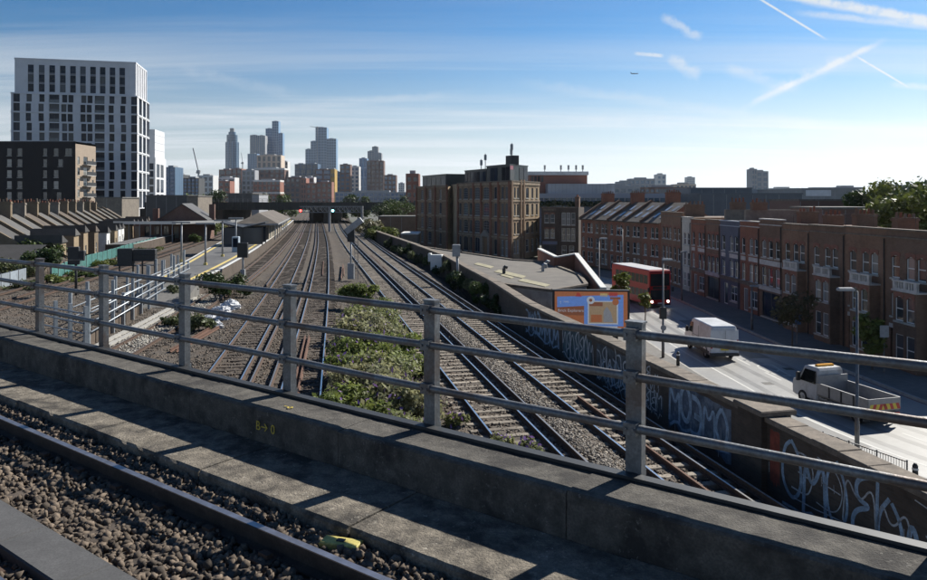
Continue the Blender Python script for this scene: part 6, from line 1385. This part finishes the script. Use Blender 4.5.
mb = MB(); facade(t, mb, ID, W_, zU, ops, rev=.5, sill=False); shell(mb, W_, 18, zU, skip=('front','right')); 
opsR = [(5.+k_*6.,z_+.15,4.6,5.7,'VSDBn') for z_ in bands_ for k_ in range(3)]
facade(t, mb, right_face(W_,18), 18, zU, opsR, rev=.4, sill=False); mb.build('wall', M_wt, t)
for o_ in list(t.children):
    if o_.name.startswith('window'): o_.location = o_.location+o_.rotation_euler.to_matrix()@Vector((0,.28,0))
for z_ in bands_+[zU-.25]: mb = MB(); mb.box(-.1,W_+.14,-.16,0,z_-.12,z_+.3); mb.box(W_,W_+.14,0,18.1,z_-.12,z_+.3); mb.build('string_course', M_wt, t)
for zx in (285,540):
    for z_ in [o[1] for o in ops if abs(o[0]-k2(zx)) < .01]: mb = MB(); mb.box(k2(zx)-1.5,k2(zx)+1.5,-.02,.06,z_,z_+1.05); mb.build('balustrade', mat('tinted_balustrade', (.09,.11,.12), .2, 2., .2), t)
for zx in (247,418,575): mb = MB(); mb.box(k2(zx)-.35,k2(zx)+.35,-.09,0,0,zU-.4); mb.build('pier', M_wt, t)
mb = MB(); xo = .9; WU = W_-1.4; opsU = [(k2(zx)-xo, zU+.5+3.1*k_, 1.7, 2.5, 'SDBn') for zx in (153,213,271,330,387,443,500,555,611,667) for k_ in range(3)]
Mu = T(xo,.5,0); facade(t, mb, Mu, WU, ZT, opsU, z0=zU, rev=.4, sill=False); mb.M = Mu; shell(mb, WU, 16.6, ZT, z0=zU); mb.M = None; mb.build('upper_wall', M_wt, t)
for zx in (153,213,271,330,387,443,500,555,611,667):
    for k_ in range(2): mb = MB(); mb.M = Mu; mb.box(k2(zx)-xo-.85,k2(zx)-xo+.85,-.02,.3,zU+3.02+3.1*k_,zU+3.58+3.1*k_); mb.build('spandrel', mat('mid_grey_panel', (.17,.18,.20), .1, 2., .6), t)
mb = MB(); mb.M = Mu; mb.box(-.12,WU+.12,-.12,16.7,ZT,ZT+.5); mb.build('parapet', M_wt, t)
for k_ in range(6): mb = MB(); mb.M = Mu; mb.box(WU,WU+.25,1.5+k_*2.8,1.9+k_*2.8,zU,ZT); mb.build('fin', M_wt, t)
# its lower neighbour
Y2 = 292.; xl = XA(146.5,Y2); t = thing('apartment_block', 'narrow white apartment block just right of the tall white tower', 'building', (xl, Y2, -4), R(8)); H2 = ZA(157,Y2)+4; H3 = ZA(129,Y2)+4; W2 = 6.2
mb = MB(); ops = [(1.6,z_,2.2,2.5,'VDBn') for z_ in np.arange(2,H2-3,3.1)]; facade(t, mb, ID, W2*.55, H2, ops, rev=.4, sill=False); shell(mb, W2*.55, 16, H2, skip=('front','right')); facade(t, mb, right_face(W2*.55,16), 16, H2, [(4.+k_*6,z_,4.5,5.4,'VSDBn') for z_ in np.arange(2,H2-6,6.2) for k_ in range(2)], rev=.4, sill=False); mb.build('wall', M_wt, t)
mb = MB(); mb.box(.2,W2*.5,.4,15,H2,H3); mb.build('upper_wall', M_wt, t)
for z_ in np.arange(H2+3, H3, 3.1): mb = MB(); mb.box(.1,W2*.5+.1,.3,15.1,z_,z_+.15); mb.build('string_course', M_wt, t)
# ------------------------------------------------------------------ distant city: each block a body with floors, piers and glass standing proud of each other
SKM = {}
def sky_block(label, parts, Y, mw, mg, floor=3.4, bay=3.2, dep=26., name='tower_block', cat='building', rz=0., group='blocks of the distant skyline', band=.45, pier=.35, base=-4., accent=None):
    """parts: (px0, px1, ytop) silhouettes side by side"""
    if 780 < Y < 1300: floor, bay, band, pier = floor*1.9, bay*1.75, band*.85, pier*.8
    xm = (min(p[0] for p in parts)+max(p[1] for p in parts))/2; x0 = XA(xm,Y); t = thing(name, label, cat, (x0, Y, base), rz, group)
    for i, (a, b, yt) in enumerate(parts):
        xa, xb = XA(a,Y)-x0, XA(b,Y)-x0; H = ZA(yt,Y)-base; off = i*.7*(1 if Y > 600 else .3); d0, d1 = off, dep-off
        mb = MB(); mb.box(xa+.25,xb-.25,d0+.3,d1-.3,0,H-.4); co = mb.build('glass_core' if i == 0 else 'glass_wing', mg, t)
        mb = MB(); nf = max(2, int(H/floor)); z0 = max(0, H-60*floor)
        for k in range(nf+1):
            z = H-k*floor
            if z < 4: break
            mb.box(xa,xb,d0,d1,z-floor*band,z)
        mb.build('floor_bands', mw, t, kind='stuff')
        mb = MB(); nb = max(2, int((xb-xa)/bay)); w = (xb-xa)/nb
        for k in range(nb+1):
            xx = xa+k*w; ww = w*pier/2; mb.box(max(xa,xx-ww)-.05,min(xb,xx+ww)+.05,d0-.12,d1+.12,0,H-.02)
        nb = max(2, int((d1-d0)/bay)); w = (d1-d0)/nb
        for k in range(nb+1):
            yy = d0+k*w; ww = w*pier/2; mb.box(xb-.1,xb+.12,max(d0,yy-ww),min(d1,yy+ww),0,H-.02); mb.box(xa-.12,xa+.1,max(d0,yy-ww),min(d1,yy+ww),0,H-.02)
        mb.build('piers', mw, t, kind='stuff')
        if accent:
            for k, zf_ in enumerate(accent):
                mb = MB(); mb.box(xa-.3,xb+.3,d0-.3,d1+.3,H*zf_-1.2,H*zf_+1.2); mb.build('pale_band', s_wh, t)
        mb = MB(); mb.box(xa+(xb-xa)*.25,xb-(xb-xa)*.3,d0+4,d1-4,H-.4,H+1.6); mb.build('roof_plant', M_grey, t)
    return t
def sm(n, c, rough=.7): return mat('skyline_'+n, c, .08, .05, rough)
g_bl = glass('skyline_blue_glass', (.03,.10,.22), .1, .2); g_dk = glass('skyline_dark_glass', (.03,.045,.065), .1, .3); g_gr = glass('skyline_grey_glass', (.06,.13,.21), .1, .2)  # reflected blue sky put into the glass colours
s_gl = sm('steel_blue', (.17,.29,.44), .4); s_gy = sm('grey', (.30,.31,.33)); s_wh = sm('white', (.58,.58,.57)); s_br = sm('brick', (.27,.115,.08)); s_bd = sm('dark_brick', (.15,.09,.075)); s_be = sm('beige', (.55,.45,.36)); s_dk = sm('charcoal', (.05,.055,.06)); s_oc = sm('ochre', (.42,.27,.07)); s_dg = sm('dark_glass_rib', (.08,.14,.22), .4)  # blue frame tones carry the sky light on the facing sides
# cylinder-like riverside tower
Yc = 2100.; xc = XA(232.2,Yc); t = thing('tower_block', 'tall slender glass tower with a stepped round crown', 'building', (xc, Yc, -4), 0, 'blocks of the distant skyline'); sc_ = Yc/FX
def cyl(name, r, z0, z1, m, n=22): mb = MB(); mb.tube([(0,0,z0),(0,0,z1)], r, n); return mb.build(name, m, t)
zt_ = lambda y_: ZA(y_,Yc)+4
cyl('glass_shaft', 6.4*sc_, 0, zt_(142.5), g_gr); cyl('upper_shaft', 5.3*sc_, zt_(142.5), zt_(135), g_gr); cyl('crown', 3.6*sc_, zt_(135), zt_(132), g_gr); cyl('top_drum', 2.3*sc_, zt_(132), zt_(128.3), M_grey)
mb = MB()
for z in np.arange(8, zt_(142), 7.): mb.tube([(0,0,z),(0,0,z+1.2)], 6.4*sc_+.4, 22)
for z in np.arange(zt_(142), zt_(135.5), 7.): mb.tube([(0,0,z),(0,0,z+1.2)], 5.3*sc_+.4, 22)
mb.build('floor_bands', s_dg, t, kind='stuff')
for k in range(10):
    a = 6.283*k/10; mb = MB(); r = 6.5*sc_; mb.tube([(r*math.cos(a),r*math.sin(a),0),(r*math.cos(a),r*math.sin(a),zt_(142))], .9, 6); mb.build('fin', s_gl, t)
sky_block('blue glass tower stepped up to the tallest point of the skyline', [(265.6,272,128.4),(272,278.4,121),(278.4,282.6,133)], 2000, s_gl, g_bl, 7., 5., 22, band=.14, pier=.16)
sky_block('pale ribbed tower just left of the tallest tower', [(250,257.5,135),(257.5,265,135.4)], 1950, s_gy, g_gr, 3.8, 4.5, 26, band=.1, pier=.5)
sky_block('glass block at the foot of the pale ribbed tower', [(247.6,257,153.7)], 1850, s_gl, g_gr, 4., 5., 24, band=.2, pier=.15)
sky_block('stepped grey blue glass cluster of towers in the middle', [(305.4,311,149),(310.6,316,141),(315.4,326.6,127.2),(326.4,336,138.5)], 1900, s_gl, g_gr, 7., 6., 30, band=.2, pier=.13)
sky_block('beige topped block above red brick flats left of centre', [(257,281,155)], 1050, s_be, g_dk, 4.8, 3.4, 22, band=.25, pier=.5)
sky_block('red brick flats with white bands below the beige block', [(254.6,284.5,168)], 1000, s_bd, g_dk, 3.3, 3.6, 22, band=.45, pier=.5, accent=(.98,.6))
sky_block('red brick lower flats with pale base stepping forward', [(253.5,280,180)], 940, s_br, g_dk, 3.3, 3.0, 20, band=.4, pier=.4, accent=(.97,.55))
sky_block('slim dark striped tower right of the beige block', [(282,287.6,161.5)], 1100, s_wh, g_dk, 3.3, 6., 16, band=.2, pier=.35)
sky_block('dark glass mid rise with orange upper corner', [(294.8,306,164),(306,317.6,163.6)], 1020, s_dg, g_dk, 3.6, 4., 22, band=.2, pier=.2)
sky_block('block with a bright ochre right side', [(315,331,169.2)], 1000, s_bd, g_bl, 3.5, 5., 20, band=.3, pier=.25)
sky_block('narrow ochre panelled block at the right of the red flats', [(331,334.6,169)], 990, s_oc, g_dk, 6, 5., 20, band=.6, pier=.5)
sky_block('dark red flats left of the white gabled flats', [(285.5,304.5,177)], 930, s_bd, g_dk, 3.3, 3., 18, band=.45, pier=.45)
sky_block('red brick flats with white upper storeys in front of the glass cluster', [(301,306,178),(306,316,183),(316,331.5,181.8)], 880, s_br, g_dk, 3.2, 2.8, 18, band=.45, pier=.55)
sky_block('white framed flats in the middle of the red brick flats', [(304,314,177)], 905, s_wh, g_dk, 3.2, 3., 14, band=.35, pier=.35)
sky_block('navy slab right of the ochre block', [(334.6,340,171.7)], 1150, s_dg, g_bl, 4, 4, 18, band=.25, pier=.2)
sky_block('brown brick tower left of the pale slab', [(340,350.2,164.3)], 1080, s_bd, g_gr, 3.3, 3., 18, band=.45, pier=.5)
sky_block('pale concrete slab between two brown towers', [(350.2,359,166.3)], 1120, s_wh, g_gr, 3.3, 3.4, 18, band=.5, pier=.5)
sky_block('blue striped slim tower beside the dark brown tower', [(359.2,367,158.2)], 1180, s_gl, g_bl, 8., 2.6, 18, band=.1, pier=.35)
sky_block('dark brown tower with a pale rooftop storey', [(367,383.6,160.5)], 1100, s_bd, g_dk, 3.4, 3., 20, band=.4, pier=.5)
sky_block('grey glass tower rising behind the dark brown tower', [(367.6,374,151),(372,378,146.6),(377,381.4,153)], 1500, s_gy, g_gr, 3.6, 3.4, 20, band=.3, pier=.2)
sky_block('low brown block right of the dark brown tower', [(384,396,175)], 1000, s_bd, g_gr, 3.3, 3., 18, band=.4, pier=.45)
sky_block('small pale block far right of the brown towers', [(398.5,404.5,183)], 1300, s_wh, g_gr, 3.6, 3., 16)
sky_block('long low glass building behind the road bridge', [(335,412,192)], 700, s_gy, g_bl, 4., 4., 20, band=.3, pier=.2)
sky_block('brick and glass block below the slender round tower', [(219,232,169.5),(231,241.5,168.6)], 1000, s_br, g_dk, 3.6, 4., 22, band=.2, pier=.25)
sky_block('brick block with white balconies left of the grey grid block', [(212,229.8,181)], 880, s_br, g_dk, 3.3, 3.4, 18, band=.4, pier=.45)
sky_block('white cornered brick flats in the left skyline', [(216,234.6,177.4)], 900, s_wh, g_dk, 3.3, 3.4, 18, band=.35, pier=.3)
sky_block('grey grid block left of the red brick flats', [(242,254.8,170)], 960, s_gy, g_dk, 3.4, 2.8, 18, band=.4, pier=.45)
sky_block('dark brick infill block behind the grey grid block', [(232,243,178)], 1010, s_bd, g_dk, 3.4, 3.4, 18)
sky_block('white gridded flats beside the crane', [(198,213,175.3)], 820, s_wh, g_dk, 3.3, 2.6, 18, band=.4, pier=.4)
sky_block('blue glass flats right of the white tower', [(163.4,175,167)], 620, s_dg, g_bl, 3.4, 3.4, 18, band=.25, pier=.2)
sky_block('dark glass flats left of the crane', [(171,183,174.5),(183,198.4,178)], 700, s_dk, g_bl, 3.4, 3.2, 18, band=.25, pier=.25)
sky_block('distant brick and white block left of the old factory', [(406,418.5,173.5)], 330, s_br, g_dk, 3.6, 3., 12, band=.45, pier=.35)
sky_block('grey concrete flats far behind the pitched roofs', [(618,632,181.5),(630,655,178.5)], 900, s_gy, g_gr, 3.3, 3.4, 18, band=.45, pier=.4)
sky_block('slim pale tower far behind the pitched roofs', [(657,666,174.2)], 1000, s_wh, g_gr, 3.3, 3., 16, band=.5, pier=.5)
sky_block('small pale tower far away right of the slim pale tower', [(687,695,177)], 1500, s_wh, g_gr, 3.3, 3.4, 16)
sky_block('grey tower block alone on the right horizon', [(752,757,168.8),(756.5,768.6,171)], 850, s_gy, g_gr, 3.1, 2.8, 16, band=.4, pier=.45)
for i, (a, b, yt, Y, c) in enumerate([(640,690,187,500,s_bd),(676,696,184,640,s_be),(600,640,186,420,s_gy),(835,865,187,700,s_gy),(805,845,189,600,s_gy),(770,800,188,900,s_wh),(700,725,190,1200,s_gy),(885,930,186,900,s_gy)]):
    sky_block(['long dark brick building behind the pitched roofs','small domed beige building on the right horizon','grey low building behind the pitched roofs','hazy low building above the right hand terrace','hazy grey building left of the trees','pale low building right of the lone tower','faint low building left of the lone tower','faint building behind the trees at the right edge'][i], [(a,b,yt)], Y, c, g_gr, 3.6, 3.4, 16, group='low buildings on the right horizon')
# cranes
def crane(label, px, yb, yt, Y, jib, up):
    x = XA(px,Y); z1 = ZA(yt,Y); t = thing('tower_crane', label, 'crane', (x, Y, -4), 0, 'cranes over the city'); s = Y/FX; zc = ZA(yb,Y)+4
    mb = MB(); mb.box(-.8,.8,-.8,.8,0,zc); mb.build('mast', M_grey, t); e = (jib*s, 0, zc+up*s)
    mb = MB(); mb.bar((0,0,zc),e,.9,1.1); mb.build('jib', M_grey, t); mb = MB(); mb.bar((0,0,zc),(-jib*s*.2-4,0,zc-1),1.2,1.6); mb.box(-2,2,-1.5,1.5,zc-1.5,zc+2); mb.build('counter_jib', M_grey, t)
crane('luffing crane with raised jib left of the slender round tower', 198.6, 172, 148, 830, -5.5, 24); crane('small luffing crane between the slender tower and the pale ribbed tower', 242.6, 163, 152, 1500, -1.2, 10); crane('crane on top of the stepped glass cluster', 317.5, 127.2, 126, 1890, -7.5, .8)
# right: modern offices behind the corner block, warehouse roofs
M_clad = mat('silver_metal_cladding', (.36,.38,.41), .1, .5, .45, .3)
Yo = 190.; x0 = XA(530,Yo); t = thing('office_building', 'modern grey office building with brick top storey behind the old factory', 'building', (x0, Yo, -4), 0); z = lambda y_: ZA(y_,Yo)+4; X = lambda px: XA(px,Yo)-x0
mb = MB(); mb.box(X(532),X(592.5),8,22,0,z(174)); mb.build('brick_storey', s_br, t); mb = MB(); mb.box(X(531),X(593.5),7.4,22.5,z(174),z(170.3)); mb.build('white_roof_edge', M_whrend, t)
for k in range(4): mb = MB(); mb.box(X(534+k*3.4),X(536.4+k*3.4),7.95,8,z(181),z(175)); mb.build('window', M_dglass, t)
mb = MB(); mb.box(X(549),X(617),3,18,0,z(183.5)); mb.build('cladding_box', M_clad, t)
for k in range(18): mb = MB(); xx = X(549)+(X(617)-X(549))*k/18; mb.box(xx,xx+.08,2.94,3,z(193),z(183.7)); mb.build('panel_joint', M_grey, t)
mb = MB(); mb.box(X(538),X(690),1,16,z(198),z(193.4)); mb.build('roof_band', plain('blue_grey_band', (.27,.30,.36), .5), t); mb = MB(); mb.box(X(538),X(690),1.6,15,0,z(198)); mb.build('glazed_floor', g_gr, t)
for k in range(26): mb = MB(); xx = X(538)+(X(690)-X(538))*k/26; mb.box(xx,xx+.3,1.5,1.6,z(206),z(198)); mb.build('mullion', M_grey, t)
for k, px in enumerate((549,566,574,582,589)): mb = MB(); mb.tube([(X(px),10,z(171)),(X(px),10,z(164))],.12,6); mb.box(X(px)-.25,X(px)+.25,9.8,10.2,z(168),z(163.3)); mb.build('antenna', M_grey, t)
g_ = np.random.default_rng(71); v, f = leaves(3500, [(X(541)+k*1.9, .2, z(204.5)+.5*g_.random(), 1.3, .8, .8) for k in range(17)], .28, 71); link('planting', arrmesh(v, f), M_leaf_d, t)
Yw = 150.
def shed2(label, px0, px1, yt, Y, dep, m, rm): 
    x0, x1 = XA(px0,Y), XA(px1,Y); t = thing('warehouse', label, 'warehouse', (x0, Y, -4), 0, 'warehouses behind the terrace'); H = ZA(yt,Y)+4; mb = MB(); mb.box(0,x1-x0,0,dep,0,H-.3); mb.build('wall', m, t); mb = MB(); mb.box(-.2,x1-x0+.2,-.2,dep+.2,H-.3,H); mb.build('roof', rm, t)
    n = int((x1-x0)/3)
    for k in range(n): mb = MB(); mb.box(k*3+.05,k*3+.12,-.04,0,.2,H-.4); mb.build('panel_joint', M_grey, t)
    return t
M_wblue = mat('dark_blue_grey_sheet', (.075,.095,.12), .15, .5, .5); M_wgrey = mat('mid_grey_sheet', (.20,.21,.22), .12, .5, .5)
shed2('dark blue grey warehouse behind the blue house', 690, 752, 187.5, 190, 30, M_wblue, M_wblue); shed2('long dark warehouse behind the chimneys', 700, 802, 193, 165, 18, M_wblue, M_wblue); wh = shed2('pale grey warehouse right of the dark warehouses', 802, 860, 188, 200, 30, M_wgrey, M_wgrey); shed2('low pale roofed shed under the lone tower block', 752, 806, 189, 230, 20, mat('pale_grey_sheet', (.40,.42,.43), .1, .5, .5), MATS['pale_grey_sheet'])
mb = MB(); mb.box(1,8,-.15,-.05,ZA(196,200)+4,ZA(190,200)+4); mb.build('sign_panel', mat('faded_white_panel', (.55,.57,.60), .1, 1., .6), wh)
shed2('dark brick shed behind the bay houses', 800, 845, 199, 120, 12, s_bd, M_leadroof); shed2('brown flat roofed extension behind the bay houses', 822, 880, 207, 95, 9, s_bd, M_leadroof)
# left middle distance: dark sheds over the station, roofs by the bridge
shed2('dark grey flat roofed building behind the station', 146, 187, 195, 215, 14, mat('charcoal_render', (.07,.075,.08), .15, .5, .7), M_leadroof); shed2('pale end building beside the dark flat roofed one', 187, 198, 195.5, 214, 12, M_rend, M_leadroof); shed2('dark grey block beyond the bridge left of the red flats', 228, 252, 193, 300, 14, MATS['charcoal_render'], M_leadroof); shed2('pale end of the dark grey block beyond the bridge', 252, 259, 194, 300, 14, s_gy, M_leadroof)
shed2('low brown brick arch building right of the tracks before the factory', 379, 418, 216, 195, 10, B_brown2, M_leadroof); shed2('dark brick shed left of the factory', 383, 416, 206, 230, 12, B_brown2, M_leadroof)
shed2('white roofed low shed left of the factory', 402, 417.5, 233, 140, 7, M_rend, M_whrend)
shed2('small grey brick block between the dark flats and the white tower', 95, 122, 197, 190, 10, M_rend, M_leadroof)
# trees beyond the bridge and beside the tracks
lab = ['dark tree left of the dark block beyond the bridge','broad dark tree beyond the bridge','small tree beyond the bridge near the white flats','tree right of the dark block beyond the bridge','low tree beyond the middle of the bridge','tree beyond the right half of the bridge','small tree at the right end of the bridge','low tree between the bridge and the brown towers']
for i, (px, yt, Y, r) in enumerate([(200,193,300,6),(212,192.5,310,6.5),(190,195,290,5),(265,191.5,330,6.5),(285,195,300,5),(345,195.5,300,5),(358,195,310,5),(395,196.5,300,5)]):
    zt_2 = ZA(yt,Y); tree(lab[i], XA(px,Y), Y, -4, zt_2+4, r, 2600, [M_leaf, M_leaf_d][i%2], 700+i, 'trees beyond the road bridge', .55, tr=.35, lift=.35)
for i, (px, py, Y, h, r, m, lb) in enumerate([(372,226,150,4.2,3.0,leafmat('pale_dry_leaf', (.13,.125,.07)),'pale dry shrub right of the signal gantry'),(382,232,138,3.4,2.6,M_leaf_y,'bright green shrub at the right of the far tracks'),(376,230,142,3.0,2.4,M_leaf,'green shrub below the pale dry one'),(366,222,165,3.6,2.2,M_leaf_g,'grey green shrub behind the gantry leg'),(390,204,225,6,4,M_leaf_d,'dark bush on the bank left of the factory'),(400,203,222,6,4,M_leaf,'green bush on the bank close to the factory')]):
    g = np.random.default_rng(740+i); plant('bush', lb, 'bush', XA(px,Y), Y, -1. if i < 4 else -4, rblobs(g, 8, r, h if i < 4 else h+4, 0 if i < 4 else 3), 2400, .26, m, 6, h, 740+i, 'shrubs at the end of the trackside wall')
for i, (px, py, Y, r, lb) in enumerate([(208,232,150,2.,'green shrub on the disused strip behind the island platform'),(222,226,170,2.4,'shrub behind the platform shelter'),(196,240,128,1.6,'low shrub between the left tracks and the platform'),(240,222,190,2.4,'far shrub behind the platform building')]):
    g = np.random.default_rng(760+i); plant('bush', lb, 'bush', XA(px,Y), Y, -.4, rblobs(g, 6, r, r*.9, 0), 1200, .2, [M_leaf, M_leaf_y][i%2], 5, r, 760+i, 'shrubs by the island platform')
# aeroplane
Ya = 1250.; t = thing('aeroplane', 'tiny aeroplane in the blue sky right of centre', 'aeroplane', (XA(634.5,Ya), Ya, ZA(73.5,Ya)), R(80)); M_pl = plain('aircraft_grey', (.10,.12,.15), .4)
t.scale = (.5,.5,.5); mb = MB(); mb.tube([(0,-13,0),(0,-11,0),(0,9,0),(0,13,.8)], [.4,1.5,1.5,.3], 10); mb.build('fuselage', M_pl, t, smooth=True); mb = MB(); mb.add([(-13,3,.6),(0,-3,-.4),(13,3,.6),(13,4.5,.6),(0,2.5,-.4),(-13,4.5,.6)], [(0,1,4,5),(1,2,3,4)]); mb.build('wing', M_pl, t); mb = MB(); mb.add([(0,9,1),(0,13,1),(0,13.6,5.5),(0,12,5.5)], [(0,1,2,3)]); mb.build('tail_fin', M_pl, t)

# pale rubble along the disused siding
def rub(n, g):
    y = 30+g.random(n)*27; x = cC(y)-1.0+(g.random(n)-.5)*2.8; return np.stack([x, y, bed_z(x, y)+.01], 1)
link('siding_rubble', stones(6000, rub, .11, 31), mat('pale_chalky_rubble', (.27,.255,.225), .35, 8., .9, isl=.5), kind='stuff', label='pale rubble strewn along the disused siding beside the post fence', cat='rubble')
for i, dd in enumerate((-1.9, -1.35)):
    x_ = 32.
    ct2 = thing('cable_trough', ['pale concrete cable trough along the foot of the post fence','pale concrete cable trough nearer the disused siding'][i], 'cable trough', (0,0,0), 0, 'troughs by the siding')
    while x_ < 55:
        a, b = at(cC, x_, dd), at(cC, x_+.98, dd); mb = MB(); mb.bar((a[0],a[1],-.13),(b[0],b[1],-.13),.22,.14); mb.build('trough_lid', mat('bleached_concrete', (.33,.32,.295), .15, 4., .85), ct2); x_ += 1.0  # pale lids added for dusty concrete strips and the shine of sunlit rails
# ------------------------------------------------------------------ the summer air
hz = MB(); hz.box(-2600, 2600, -300, 2900, -5.2, 262)
t_ = bpy.data.materials.new('haze_air'); t_.use_nodes = True; t_.node_tree.nodes.clear(); vo = t_.node_tree.nodes.new('ShaderNodeVolumePrincipled'); oo = t_.node_tree.nodes.new('ShaderNodeOutputMaterial')
vo.inputs['Color'].default_value = (.86,.92,1,1); vo.inputs['Density'].default_value = .00004; vo.inputs['Anisotropy'].default_value = .35; t_.node_tree.links.new(vo.outputs[0], oo.inputs['Volume'])
ho_ = hz.build('haze', t_, kind='stuff')
